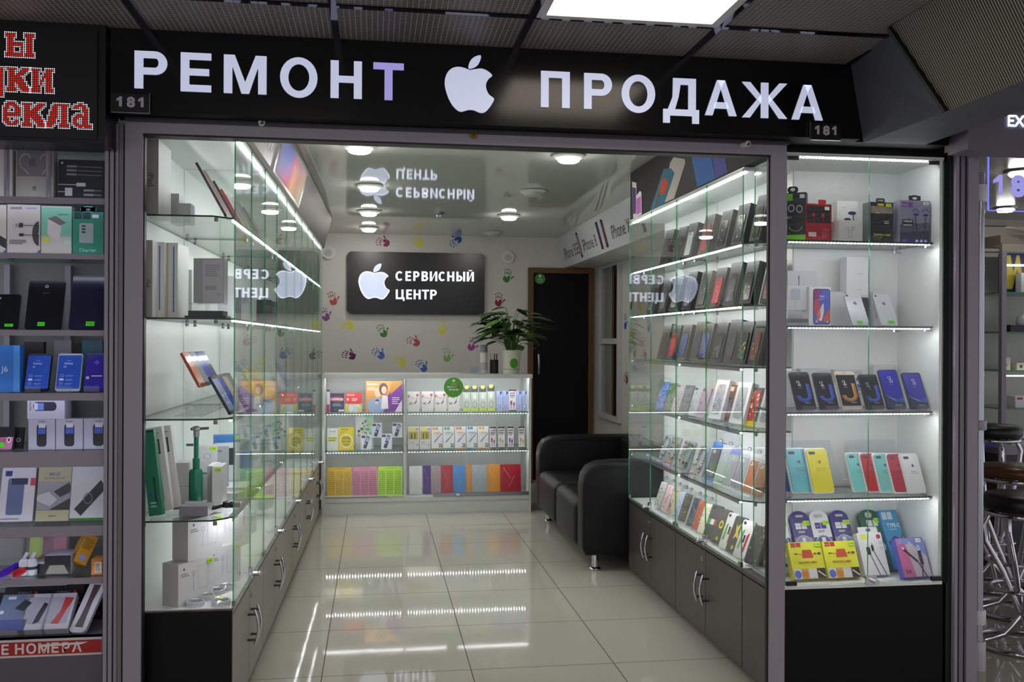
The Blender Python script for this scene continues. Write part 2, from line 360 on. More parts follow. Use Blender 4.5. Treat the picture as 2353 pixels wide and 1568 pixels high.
b = MB().prism(ell(DX0 + .115, 1.94, .05, .05, 28), -.0165, -.015, '#3f8a2c'); b.plate(ell(DX0 + .115, 1.965, .012, .012, 12), -.017, '#e8f4e0').text('· ПРИЁМ ·', DX0 + .115, 1.935, .01, -.017, '#e8f4e0').text('24-38-00', DX0 + .115, 1.917, .01, -.017, '#e8f4e0'); b.build('round_sticker', d)
for x, k in ((DX1 + .035, .06),): pass
struct(MB().box(DX1 + .0, 8.76, 0, 2.14, 8.8, .1, mat('#c9c7c2')).build('baseboard_back'))
struct(MB().box(.9, 8.78, 0, DX0, 8.8, .1, mat('#2b2a28')).build('baseboard_back'))
# window on the right wall, white frame
win = thing('window_1', None, None); struct(win)
b = MB(); y0, y1, z0, z1, zm = 8.0, 8.76, .63, 2.08, 1.35
for yy in (y0, y1 - .05): b.box(2.105, yy, z0, 2.139, yy + .05, z1, mat('#c6c6c4'))
for zz in (z0, zm - .025, z1 - .05): b.box(2.105, y0 + .05, zz, 2.139, y1 - .05, zz + .05, mat('#c6c6c4'))
b.build('window_frame', win)
b = MB(); b.box(2.132, y0 + .05, z0 + .05, 2.139, y1 - .05, z1 - .05, mat('#8f928e', .08)); b.box(2.124, y0 + .05, z0 + .05, 2.131, y0 + .22, z1 - .05, mat('#17130c', .2)).box(2.124, y0 + .22, z0 + .05, 2.131, y0 + .29, z1 - .05, WOOD)
b.build('window_glazing', win)
# ceiling lamps in the shop
for i, (X, Y, on, lb) in enumerate([(-.084, 4.80, 1, 'nearest round ceiling lamp on the left, lit'), (-.041, 6.016, 1, 'second round ceiling lamp of the left row, lit'), (-.053, 7.206, 1, 'third round ceiling lamp of the left row, lit'), (-.061, 8.257, 1, 'farthest round ceiling lamp of the left row, lit'), (1.008, 4.868, 1, 'nearest round ceiling lamp on the right, lit'), (1.03, 7.258, 1, 'lit round ceiling lamp on the right near the back wall'), (1.017, 6.048, 0, 'switched off round ceiling lamp in the middle of the right row'), (1.044, 8.401, 0, 'switched off round ceiling lamp by the back wall')]):
    t = thing('ceiling_lamp', lb, 'ceiling lamp', (X, Y, SC), group='round lamps in the glossy shop ceiling')
    MB().lathe((0, 0, 0), [(.085, -.002), (.087, -.008), (.07, -.02), (.058, -.022)], mat('#c9c9c6', .3), 28).build('trim_ring', t, sm=40)
    MB().lathe((0, 0, 0), [(.057, -.016), (.056, -.034), (.045, -.04), (.001, -.041)], led_mat('#fffaf2', 60) if on else mat('#b9bab6', .3), 24).build('diffuser', t, sm=40)
tag(MB().lathe((.476, 7.22, SC), [(.05, -.001), (.045, -.01), (.02, -.02), (.018, -.035), (.001, -.036)], STEEL, 16).build('ceiling_sprinkler', sm=40), 'small metal sprinkler in the glossy shop ceiling', 'sprinkler')

# ---------------------------------------------------------------- mall ceiling: perforated panels, mirror T-bars, light panel
MC, CX0, CY0 = 2.345, -.73, 2.835
MESH = grid_mat('egg_crate', '#4f4b49', '#a39f96', .0172, .0172, .002, .002, .0021, .5)
struct(MB().box(-4.2, -2.6, MC, 6.2, 3.28, MC + .03, MESH).build('ceiling'))
TBAR = mat('#3b3b44', .06, 1)
b = MB()
xs = [CX0 + .6 * k for k in range(-5, 10)]; ys = [CY0 - .6 * k for k in range(0, 9)]
for x in xs: b.box(x - .011, -2.6, MC - .006, x + .011, 3.15, MC, TBAR)
for y in ys:
    for x in xs[:-1]: b.box(x + .011, y - .011, MC - .0055, x + .589, y + .011, MC, TBAR)
o = b.build('trim_1'); struct(o)
def light_panel(ix, iy, lb, e=9):
    x0, y0 = CX0 + .6 * ix, CY0 - .6 * iy - .6
    t = thing('light_panel', lb, 'ceiling light', (x0 + .3, y0 + .3, MC), group='square mall ceiling panels')
    f = MB(); F = mat('#b9b9bb', .3)
    for a, c, d_, g in ((-.288, -.288, .288, -.262), (-.288, .262, .288, .288), (-.288, -.262, -.262, .262), (.262, -.262, .288, .262)): f.box(a, c, -.009, d_, g, -.0002, F)
    f.build('frame', t); MB().box(-.262, -.262, -.006, .262, .262, -.0005, led_mat('#fff2de', e)).build('diffuser', t)
light_panel(2, 0, 'square lit ceiling panel above the shop sign', 2.4)
light_panel(0, 3, 'square lit ceiling panel further down the aisle, on the left')  # this and the next two: out-of-view panels added to light the mall
light_panel(4, 3, 'square lit ceiling panel further down the aisle, on the right')
light_panel(2, 5, 'square lit ceiling panel behind the viewer')
# dark boxed duct with its perforated grille
DUCT = noise_rough(mat('#43444b', .6, key='duct'), 5, .5, .7)
dt = thing('boxed_duct', 'dark grey boxed duct hanging from the mall ceiling over the right display', 'duct', (1.75, 3.148, 2.066))
b = MB(); far = [(-.02, .0, 0), (.218, .0, 0), (.30, 0, .278), (-.07, 0, .278)]; near = [(-.0, -.47, 0), (.218, -.47, 0), (.30, -.47, .278), (-.115, -.36, .278)]
b.v = far + near
for f in ((0, 1, 2, 3), (7, 6, 5, 4), (0, 4, 5, 1), (1, 5, 6, 2), (2, 6, 7, 3), (3, 7, 4, 0)): b.f.append(f); b.m.append(b.mi(DUCT))
b.build('duct_body', dt)
g = MB(); nb = [(-.0, -.47, 0), (.218, -.47, 0), (.30, -.47, .278), (-.15, -.40, .278)]; nn = [(-.0, -1.9, 0), (.218, -1.9, 0), (.30, -1.9, .278), (-.15, -1.9, .278)]
g.v = nb + nn
GR = grid_mat('grille', '#141413', '#8c8674', .0125, .009, 0, 0, .004, .5)
def grille_mat():
    m = grid_mat('grille2', '#8a8474', '#0d0d0d', .5, .0105, 0, 0, .0052, .5); return m
G2 = grille_mat()
for f, mm in (((0, 1, 2, 3), DUCT), ((7, 6, 5, 4), DUCT), ((0, 4, 5, 1), DUCT), ((1, 5, 6, 2), DUCT), ((2, 6, 7, 3), DUCT)): g.f.append(f); g.m.append(g.mi(mm))
g.build('duct_body', dt)
MB().poly([nb[3], nn[3], nn[0], nb[0]], G2).build('grille', dt)
q = MB(); q.tube([(-.004, -.47, -.002), (-.154, -.40, .274)], .011, mat('#08080a', .4), 4); q.build('grille_frame', dt)

# ================================================================ SHOPFRONT
SY = 3.15
sg = thing('shop_sign', 'long black fascia sign with white lit letters and a bitten fruit logo', 'sign', (0, SY, 2.078))
MB().box(-.842, 0, 0, 1.72, .13, .2665, mat('#09090a', .7, spec=.1), front=mat('#09090a', .16, key='sign_black')).build('sign_panel', sg)
MB().box(1.72, .04, -.0, 2.09, .13, .2665, mat('#09090a', .7, spec=.1)).build('sign_panel', sg)
LETM = led_mat('#c3c9e2', .44); LETP = led_mat('#a29ce0', .42)
LT = [('Р', 307, 382, 125, 211), ('Е', 413, 483, 128, 217), ('М', 512, 610, 132, 220), ('О', 641, 727, 137, 227), ('Н', 757, 829, 143, 229), ('Т', 855, 925, 147, 232), ('П', 1240, 1306, 163, 246), ('Р', 1339, 1403, 167, 249), ('О', 1425, 1502, 170, 255), ('Д', 1521, 1603, 176, 262), ('А', 1617, 1689, 180, 261), ('Ж', 1702, 1805, 184, 265), ('А', 1816, 1887, 189, 269)]
for ch, xa, xb, ya, yb in LT:
    x0, x1 = wx(xa, SY), wx(xb, SY); zb, zt = wz(xa, yb, SY) - 2.078, wz(xa, ya, SY) - 2.078
    b = MB()
    for pl in sign_letter(ch, x0, zb, x1 - x0, zt - zb, .0265): b.prism(pl, -.006, 0, LETP if ch == 'Т' else LETM)
    b.build('letter', sg)
zb, zt = wz(1078, 260, SY) - 2.078, wz(1078, 128, SY) - 2.078
b = MB()
for pl in apple(wx(1076, SY), (zb + zt) / 2, zt - zb): b.prism(pl, -.006, 0, LETM)
b.build('logo', sg)
for px0, px1, py0, py1, lf in ((252, 341, 222, 263, 1), (1860, 1930, 275, 318, 0)):
    Yp = SY - .012; x0, x1 = wx(px0, Yp), wx(px1, Yp); z1 = wz(px0, py0, Yp); z0 = z1 - .06
    t = thing('number_plate', 'black 181 number plate at the %s end of the fascia sign' % ('left' if lf else 'right'), 'number plate', (x0, Yp, z0), group='unit number plates')
    W = x1 - x0
    q = MB().box(0, 0, 0, W, .008, z1 - z0, mat('#101011', .3)); DG = mat('#b0abb2')
    for k, cx in ((0, .24), (1, .52), (0, .8)):
        cx *= W; z_ = .034
        if k: q.text('8', cx, z_, .032, -.001, DG, .05, sx=1.1)
        else: q.plate([(cx - .003, z_ - .016), (cx + .006, z_ - .016), (cx + .006, z_ + .016), (cx - .001, z_ + .016), (cx - .011, z_ + .008), (cx - .011, z_ + .001), (cx - .003, z_ + .004)], -.001, DG)
    q.build('plate', t)
    if lf: MB().box(0, -.002, -.002, W, .006, 0, STEEL).box(W, -.002, 0, W + .002, .006, z1 - z0 + .004, STEEL).build('holder', t)
    else: MB().box(0, -.002, -.002, W, .006, 0, STEEL).box(-.002, -.002, 0, 0, .006, z1 - z0 + .004, STEEL).build('holder', t)
# aluminium frame of the opening
fr = thing('shopfront_frame', 'grey aluminium frame around the shop opening', 'frame', (0, 3.25, 0))
xl0, xl1, xr0, xr1 = wx(285, 3.25), wx(326, 3.25), wx(1770, 3.25), wx(1806, 3.25)
ALB = mat('#0b0b0c', .5)
MB().box(xl0, 0, 0, xl1, .05, 2.0775, ALU).box(xl1, .012, 0, xl1 + .004, .04, 2.03, ALB).build('post', fr)
MB().box(xr0, 0, 0, xr1, .024, 2.0775, ALU).box(xr0 - .006, .008, 0, xr0, .024, 2.03, ALB).build('post', fr)
MB().box(xl1, 0, 2.032, xr0, .06, 2.075, ALU).box(xl1, .004, 2.026, xr0, .06, 2.032, ALB).box(xl1 - .05, -.03, 2.068, xr0 + .06, .0, 2.0772, mat('#2a2a2e', .4)).build('header_beam', fr)
b = MB().prism(ell(wx(1086, 3.25), wz(1086, 312, 3.25), .013, .013, 18), -.006, 0, mat('#8a6a2a', .35, .8)); b.plate(ell(wx(1086, 3.25), wz(1086, 312, 3.25), .003, .005, 10), -.0065, '#111'); b.build('lock_cylinder', fr, sm=30)
for px, py in ((600, 288), (1715, 327)):
    x, z = wx(px, 3.22), wz(px, py, 3.22)
    MB().tube([(x - .006, 0, z + .004), (x, -.04, z)], .011, mat('#c8c6c6', .4), 14).tube([(x, -.0402, z), (x, -.0405, z)], .0075, mat('#4a4a4c'), 14).build('pipe_stub', fr, sm=40)
# profiles left of the opening
pr = thing('aluminium_profile', 'ribbed aluminium corner profile between the neighbour kiosk and the shop', 'profile', (0, 3.25, 0))
b = MB(); xa, xb = wx(239, 3.25), xl0; W = xb - xa
for k, (a, c, y, m) in enumerate([(0, .18, .0, ALU), (.18, .24, .02, ALUD), (.24, .42, .004, ALU), (.42, .5, .03, ALB), (.5, .66, .008, ALU), (.66, .72, .02, ALUD), (.72, .92, .0, mat('#6f6a70', .4)), (.92, 1, .02, ALUD)]):
    b.box(xa + a * W, y, 0, xa + c * W, .06, 2.06, m)
b.build('profile_body', pr)
# profiles right of the display
pr = thing('aluminium_profile', 'tall aluminium profile and pilaster right of the street display', 'profile', (0, 3.3, 0))
b = MB(); E_ = [2183, 2196, 2203, 2207, 2216, 2222, 2246]; Ms = [mat('#101012'), ALU, ALB, mat('#77727c', .4), ALB, ALU]; Yq = [.02, 0, .01, 0, .01, -.005]
for i in range(6): b.box(wx(E_[i], 3.3), Yq[i], 0, wx(E_[i + 1], 3.3), .08, 2.08, Ms[i])
b.build('profile_body', pr)

# ================================================================ DISPLAY CASES
CLIPM = mat('#77777c', .4, .8)
SH_L = [1.779, 1.424, 1.074, .723]; SH_R = [1.755, 1.5, 1.247, .985, .70]
def xL(y): return -.54 + .0165 * y
def handle(b, x, y, z0, z1, sgn, horiz=0):
    p = []
    for i in range(9):
        t = i / 8; p.append((x + sgn * (.026 + .014 * math.sin(PI * t)), y, z0 - .012 + (z1 - z0 + .024) * t))
    b.tube(p, .0055, CHROME, 8); 
    for z in (z0 + .006, z1 - .006): b.tube([(x, y, z), (x + sgn * .03, y, z)], .005, mat('#4a4a4c', .3, .6), 8)
def clip(b, x, y, z, sg=1):
    b.tube([(x - .004 * sg, y, z), (x + .012 * sg, y, z)], .008, CHROME, 10)
def glass_lock(b, x, y, z, sg):
    b.box(x - .008, y - .012, z, x + .008, y + .012, z + .045, CHROME); b.tube([(x, y, z + .022), (x + sg * .035, y, z + .022)], .009, CHROME, 10)
    b.lathe((x + sg * .035, y, z + .013), [(.004, 0), (.011, .006), (.011, .014), (.004, .02)], CHROME, 10)
    b.tube([(x, y - .022, z + .02), (x, y + .022, z + .02)], .006, CHROME, 8)
def side_case(Y0, Y1, left, lb, lbc, top, base, depth, shelves, rz, end0=False, end1=False, chamf=False, doorm=None, glass_only=True, ndoor=2, locks=True, led=1):
    """one glazed unit on its base cabinet; local x = 0 at the glass, -x into the case for the left row"""
    L = Y1 - Y0; sg = 1 if left else -1                      # sg: direction of the aisle
    X0 = xL(Y0) if left else 1.47
    loc = (X0, Y0, 0)
    def T(n, l, c, g): return thing(n, l, c, loc, rz, group=g)
    # base cabinet
    t = T('base_cabinet', lbc, 'cabinet', 'base cabinets of the %s glass row' % ('left' if left else 'right'))
    D = -sg * depth
    K = mat('#1a1815', .5)
    MB().box(-sg * .02, .002, .03, D, L - .002, base - .02, BLACK if left else doorm).box(-sg * .035, .0, 0, D, L, .03, K).box(.0, .001, base - .02, D, L - .001, base - .004, doorm).build('cabinet_body', t)
    for i in range(ndoor):
        a, c = L / ndoor * i + .0025, L / ndoor * (i + 1) - .0025
        dr = MB().box(-sg * .018, a, .032, -sg * .0, c, base - .026, doorm).build('door', t)
        hy = (c - .035) if i == 0 else (a + .035)
        if ndoor == 1: hy = None
        if hy:
            hb = MB(); handle(hb, 0, hy, .19 if left else .19, .30 if left else .30, sg); hb.build('handle', dr, sm=50)
        if i == ndoor - 1 and locks:
            MB().tube([(0, a + .03, base - .068), (sg * .006, a + .03, base - .068)], .011, CHROME, 14).tube([(sg * .006, a + .03, base - .068), (sg * .0065, a + .03, base - .068)], .006, mat('#5a5238'), 10).build('lock', dr, sm=40)
    if not glass_only: return t
    u = T('display_case', lb, 'display case', 'glazed units of the %s row' % ('left' if left else 'right'))
    # white shell
    s = MB(); s.box(-sg * .004, .001, base - .0035, D, L - .001, base, PANEL); s.build('base_panel', u)
    MB().box(D + sg * .012, .0, base + .0005, D, L, top, PANEL).build('back_panel', u)
    tp = MB(); tp.box(-sg * .0, .0, top, D, L, top + .016, PANEL); tp = tp.build('top_panel', u)
    if led: MB().box(-sg * .012, .02, top - .0055, -sg * .019, L - .02, top - .0005, LED, ).build('led_strip', tp)
    for k, z in enumerate(shelves):
        b = MB(); a0 = .012 if left else .002; x_in = D + sg * .013; xo = -sg * .014
        ch = .06 if chamf else 0
        pl = [(x_in, a0), (xo - sg * ch, a0), (xo, a0 + ch), (xo, L - .006), (x_in, L - .006)] if ch else [(x_in, .006), (xo, .006), (xo, L - .006), (x_in, L - .006)]
        n = len(pl); b.v = [(x, y, z - .006) for x, y in pl] + [(x, y, z) for x, y in pl]
        b.f = [tuple(range(n - 1, -1, -1)), tuple(range(n, 2 * n))] + [(i, (i + 1) % n, n + (i + 1) % n, n + i) for i in range(n)]
        g1 = b.mi(GSHELF); g2 = b.mi(DEDGE if chamf else GEDGE); b.m = [g1, g1] + [g2] * n
        sh = b.build('shelf', u)
        if led and k < led:
            if z > 1.3: MB().box(xo - sg * .001, a0 + ch + .015, z - .012, xo - sg * .009, L - .02, z - .0065, LED).build('led_strip', sh)
            else: MB().box(xo, a0 + ch + .012, z - .019, xo - sg * .003, L - .018, z - .0064, ALU).box(xo - sg * .0032, a0 + ch + .012, z - .0095, xo - sg * .02, L - .018, z - .0064, ALU).box(xo - sg * .0034, a0 + ch + .015, z - .0155, xo - sg * .016, L - .02, z - .0097, LEDT).build('led_strip', sh)
        for yy in ([.08, L - .08] if not chamf else [.02, L - .08]):
            for xx in (x_in + sg * .03, xo - sg * .05): MB().tube([(xx, yy, z - .02), (xx, yy, z - .007)], .007, CLIPM, 8).build('shelf_clip', sh, sm=40)
    for i in range(2):
        a, c = L / 2 * i + .002, L / 2 * (i + 1) - .002
        gd = MB().pane(-sg * .001, a, base + .006, sg * .004, c, top + .01).build('glass_door', u)
        hb = MB(); hy = a + .012 if i == 0 else c - .012
        hb.box(-sg * .004, hy - .012, base + .002, sg * .007, hy + .012, base + .022, mat('#7d8a80', .3, .6)).build('hinge', gd)
    MB().box(-sg * .004, .002, base, sg * .006, L - .002, base + .005, mat('#c8ccc8', .25, .5)).build('door_rail', u)
    lk = MB(); glass_lock(lk, sg * .004, L / 2, base, sg); lk.build('glass_lock', u, sm=40)
    if end1: MB().pane(D + sg * .014, L - .004, base + .005, -sg * .004, L, top).build('glass_divider', u)
    if end0: MB().pane(D + sg * .014, .0, base + .005, -sg * .004, .004, top).build('glass_end', u)
    return u
LD_LIT = noise_rough(mat('#8d897e', .4, key='left_laminate_lit'), 25, .36, .46); RD = noise_rough(mat('#4b4844', .4, key='right_laminate'), 25, .34, .44)  # same dark laminate on both rows; left colour lightened to imitate LED reflections
nm = ['nearest to the opening', 'second from the opening', 'third from the opening', 'fourth from the opening', 'fifth from the opening, beside the counter']
YL = [3.35, 4.13, 4.97, 5.80, 6.64, 7.48]
for i in range(5):
    side_case(YL[i], YL[i + 1] - .002, True, 'glazed display unit of the left row, ' + nm[i], 'grey laminate cupboard under the left glass row, ' + nm[i], 2.07, .42, .345, SH_L, -.0165, end0=(i == 0 and False), end1=True, chamf=(i == 0), doorm=LD_LIT, led=5)
YR = [3.612, 4.46, 5.32]
for i in range(2):
    side_case(YR[i], YR[i + 1] - .002, False, 'glazed display unit of the right row, ' + ['nearest to the opening', 'farther from the opening beside the black sofa'][i], 'dark laminate cupboard under the right glass row, ' + ['second from the opening', 'beside the black sofa'][i], 2.04, .435, .22, SH_R, 0, end0=False, end1=True, chamf=(i == 0), doorm=RD, led=5)
side_case(3.37, 3.61, False, '', 'single-door dark laminate cupboard next to the right aluminium post', 2.04, .435, .036, [], 0, doorm=RD, glass_only=False, ndoor=1, locks=False)
# front of the left row: black end panel
tag(MB().box(-.835, 3.335, 0, xL(3.33) + .0, 3.348, .415, BLACK).build('end_panel'), 'black end panel closing the left row of cupboards', 'panel')
# dark fascias above the two rows
b = thing('picture_fascia', 'dark fascia with phone pictures above the right glass row', 'fascia', (1.47, 3.40, 2.058))
L = 1.92
MB().box(0, 0, 0, .04, L, .272, mat('#2a2726', .6, spec=.15)).build('fascia_board', b)
def fpoly(pts, c, y=0):   # pixel outline on the fascia face
    return [(-.001 - y, wy(px, 1.47) - 3.40, wz(px, py, wy(px, 1.47)) - 2.058) for px, py in pts]
p = MB(); mcol = lambda c: mat(c, .6, spec=.15)
p.poly(fpoly([(1451, 415), (1461, 418), (1462, 497), (1454, 500)], 0), mcol('#d8d2cf')); p.poly(fpoly([(1452, 428), (1460, 430), (1461, 488), (1454, 490)], 0, .0005), mcol('#5a3a78'))
p.poly(fpoly([(1461, 448), (1470, 436), (1473, 440), (1474, 490), (1461, 497)], 0, .001), mcol('#e2dcdc')); p.poly(fpoly([(1462, 455), (1472, 448), (1473, 486), (1462, 492)], 0, .0015), mcol('#b86ab8'))
p.build('phone_picture', b)
p = MB(); p.poly(fpoly([(1538, 372), (1546, 358), (1572, 362), (1573, 372), (1548, 453), (1524, 464)], 0), mcol('#b3aca4')); p.poly(fpoly([(1524, 385), (1541, 384), (1549, 395), (1525, 466), (1493, 482)], 0, .0006), mcol('#2f6478'))
c = fpoly([(1517, 423), (1521, 410), (1529, 406), (1534, 413), (1533, 430), (1526, 443), (1517, 445), (1513, 438)], 0, .0012); p.poly(c, mcol('#a8442c')); p.poly(fpoly([(1513, 440), (1516, 441), (1505, 475), (1503, 474)], 0, .0012), mcol('#7a3a2a')); p.build('phone_picture', b)
p = MB(); p.poly(fpoly([(1586, 349), (1632, 352), (1643, 406), (1601, 426)], 0), mcol('#2a68b4')); p.poly(fpoly([(1634, 352), (1664, 353), (1671, 392), (1643, 405)], 0), mcol('#5058a8')); p.build('phone_picture', b)
lf = thing('picture_fascia', 'leaning dark fascia with a colourful picture above the left glass row', 'fascia', (xL(3.4), 3.40, 2.09), -.0165)
MB().prism([(0, 0), (.06, .24), (-.1, .24), (-.1, 0)], 0, 4.3, mat('#3a3634', .55)).build('fascia_board', lf)
def lpoly(pts, off=0):
    # quads on the leaning board given as (y, fraction of height)
    return [(.001 + off + .06 * f, y, .24 * f) for y, f in pts]
GRAD = bpy.data.materials.new('poster_print'); GRAD.use_nodes = True
nt = GRAD.node_tree; tc = N(GRAD, 'ShaderNodeTexCoord'); no = N(GRAD, 'ShaderNodeTexNoise'); no.inputs['Scale'].default_value = 3; cr = N(GRAD, 'ShaderNodeValToRGB')
sp = N(GRAD, 'ShaderNodeSeparateXYZ'); nt.links.new(tc.outputs['Object'], sp.inputs[0]); nt.links.new(tc.outputs['Object'], no.inputs['Vector'])
m1 = N(GRAD, 'ShaderNodeMath', operation='MULTIPLY_ADD'); m1.inputs[1].default_value = .75; m1.inputs[2].default_value = -.95; nt.links.new(sp.outputs[1], m1.inputs[0])
m2 = N(GRAD, 'ShaderNodeMath', operation='MULTIPLY_ADD'); m2.inputs[1].default_value = -2.2; nt.links.new(sp.outputs[2], m2.inputs[0]); nt.links.new(m1.outputs[0], m2.inputs[2])
m3 = N(GRAD, 'ShaderNodeMath', operation='MULTIPLY_ADD'); m3.inputs[1].default_value = .9; nt.links.new(no.outputs[0], m3.inputs[0]); nt.links.new(m2.outputs[0], m3.inputs[2])
nt.links.new(m3.outputs[0], cr.inputs[0]); nt.links.new(cr.outputs[0], nt.nodes['Principled BSDF'].inputs['Base Color'])
e = cr.color_ramp.elements; e[0].position = .05; e[0].color = lin('#2f4fb0'); e[1].position = .95; e[1].color = lin('#d8c8a0')
for ps, c in ((.25, '#7a3a9a'), (.42, '#b82a5a'), (.6, '#d8703a'), (.78, '#e0b080')): x = e.new(ps); x.color = lin(c)
MB().poly(lpoly([(.95, .08), (2.15, .08), (2.15, .92), (.95, .92)]), mat('#1c1a1c', .3)).poly(lpoly([(1.0, .14), (2.1, .14), (2.1, .86), (1.0, .86)], .001), GRAD).build('poster', lf)
MB().poly(lpoly([(.2, .1), (.62, .1), (.62, .85), (.2, .85)]), mat('#4a2a3c', .35)).poly(lpoly([(.62, .1), (.85, .1), (.85, .85), (.62, .85)]), mat('#3f4474', .35)).poly(lpoly([(.68, .3), (.72, .3), (.72, .75), (.68, .75)], .001), mat('#d8d2d8')).poly(lpoly([(.74, .3), (.78, .3), (.78, .55), (.74, .55)], .001), mat('#d8d2d8')).build('poster', lf)
# white banner box on the right wall
bn = thing('banner_box', 'slanted white banner box with phone names high on the right wall', 'banner', (0, 0, 0))
b = MB(); A, B_, C_, D_ = (1.71, SC - .001), (1.79, 2.05), (2.139, 2.05), (2.139, SC - .001)
b.v = [(x, 5.35, z) for x, z in (A, B_, C_, D_)] + [(x, 8.79, z) for x, z in (A, B_, C_, D_)]
for f in ((0, 1, 2, 3), (7, 6, 5, 4), (0, 4, 5, 1), (1, 5, 6, 2), (2, 6, 7, 3), (3, 7, 4, 0)): b.f.append(f); b.m.append(b.mi(mat('#c9c9c9', .4)))
b.build('banner_body', bn)
def banner_text(s, Yc, fh, h):
    vs, fs, W = text_geo(s, .0); k = h / .73; q = MB(); q.v = []
    for x, z in vs:
        f = (z * k - h / 2) / .296 + fh; q.v.append((1.7885 - .08 * f, Yc - (x - W / 2) * k, 2.05 + .285 * f))
    q.f = list(fs); q.m = [q.mi(mat('#2a2a2c'))] * len(fs); q.build('lettering', bn)
banner_text('iPhone 5SE', 8.35, .42, .105); banner_text('iPhone 8', 7.62, .42, .105); banner_text('iPhone X', 6.62, .42, .105); 
def bquad(ya, yb, fa, fb, m, off=0, sk=0):
    f = lambda y, t: (1.789 - .08 * t - off, y, 2.05 + .285 * t)
    return [f(ya, fa), f(yb, fa), f(yb, fb), f(ya, fb)]
for ya, c1 in ((8.02, '#8a8684'), (7.28, '#3a2a5a'), (7.12, '#6a2a4a'), (6.1, '#3a3a3c')):
    p = MB(); p.poly(bquad(ya, ya - .07, .1, .85, 0, .0005), mat('#1d1b1e')); p.poly(bquad(ya - .008, ya - .062, .2, .78, 0, .001), mat(c1)); p.build('phone_picture', bn)

# ================================================================ SERVICE BOARD, COUNTER, SOFA, PLANT
BY = 8.76
t = thing('service_board', 'black board with a lit fruit logo and lit service centre lettering on the back wall', 'sign', (0, BY, 0))
MB().prism(rrect(wx(797, BY), wz(797, 725, BY), wx(1113, BY), wz(797, 581, BY), .045, 5), 0, .038, mat('#131314', .25)).build('board', t)
BL = led_mat('#e2e8ff', .85); BE = led_mat('#c0cae6', .5)
b = MB()
A_, B_ = apple(wx(859, BY), wz(859, 650, BY), wz(859, 609, BY) - wz(859, 691, BY), 3)
for pl in (A_, B_):
    b.prism(pl, -.012, 0, BL)
    cx = sum(p[0] for p in pl) / len(pl); cz = sum(p[1] for p in pl) / len(pl)
    b.plate([(cx + (x - cx) * .93, cz + (z - cz) * .93) for x, z in pl], -.0125, BE)
b.build('logo', t)
for word, y0, y1 in (([('С', 908, 926), ('Е', 931, 944), ('Р', 949, 963), ('В', 968, 983), ('И', 987, 1004), ('С', 1007, 1023), ('Н', 1027, 1043), ('Ы', 1048, 1068), ('Й', 1072, 1088)], 626, 648), ([('Ц', 909, 929), ('Е', 933, 946), ('Н', 950, 966), ('Т', 969, 985), ('Р', 988, 1003)], 668, 690)):
    for ch, xa, xb in word:
        x0, x1, z0, z1 = wx(xa, BY), wx(xb, BY), wz(xa, y1, BY), wz(xa, y0, BY); b = MB()
        for pl in sign_letter(ch, x0, z0, x1 - x0, z1 - z0, .0185): b.prism(pl, -.012, 0, BL)
        b.build('letter', t)

CXL, CXR, CYF, CYB, CH = -.40, 1.223, 7.31, 7.76, 1.085
CW = mat('#d4d7d4', .4)
ct = thing('counter_case', 'white glazed service counter across the back of the shop', 'counter', (0, CYF, 0))
MB().box(CXL, .018, CH - .018, CXR + .008, .46, CH, CW).box(CXL, 0, CH - .03, CXR + .008, .018, CH, CW).build('counter_top', ct)
MB().box(CXR - .018, .001, 0, CXR, .45, CH - .018, CW).build('side_panel', ct)
MB().box(CXL, .001, 0, CXL + .018, .45, CH - .018, CW).build('side_panel', ct)
MB().box(.225, .004, .133, .243, .44, CH - .018, CW).build('middle_panel', ct)
MB().box(CXL + .018, .44, 0, CXR - .018, .45, CH - .018, PANEL).build('back_panel', ct)
MB().box(CXL + .018, .012, 0, CXR - .018, .03, .1, CW).box(CXL + .018, .003, .1, CXR - .018, .44, .133, CW).build('plinth', ct)
CSH = (.785, .488); LEDC = led_mat('#fbfcff', 34); LEDD = led_mat('#fafcff', 50)
for k, z in enumerate(CSH):
    for a, c in ((CXL + .019, .224), (.244, CXR - .019)):
        s = MB().pane(a, .03, z - .006, c, .438, z, GSHELF).build('shelf', ct)
        n = int((c - a) / .022); q = MB(); q.box(a + .01, .032, z - .0095, c - .01, .04, z - .0065, mat('#e6e6e2'))
        for i in range(n): x = a + .02 + i * (c - a - .04) / (n - 1); q.box(x - .0035, .0305, z - .0115, x + .0035, .0415, z - .0096, LEDC)
        q.build('led_strip', s)
for a, c in ((CXL + .019, .224), (.244, CXR - .019)):
    MB().box(a, .03, CH - .024, c, .042, CH - .019, LEDC).build('led_strip', ct)
    m_ = (a + c) / 2
    MB().pane(a, .004, .14, m_ + .01, .008, CH - .02).build('sliding_glass', ct); MB().pane(m_ - .01, .013, .14, c, .017, CH - .02).build('sliding_glass', ct)
MB().box(.45, -.004, .135, CXR - .019, .02, .16, STEEL).build('glass_rail', ct)
MB().box(CXL + .019, .0, .134, .1, .02, .142, STEEL).box(.1, -.003, .134, .224, .02, .142, mat('#c8c68e', .4)).build('glass_rail', ct)
b = MB(); b.box(.63, -.012, .14, .655, .0, .158, CHROME).tube([(.642, -.012, .149), (.642, -.03, .149)], .009, CHROME, 10); b.build('glass_lock', ct)

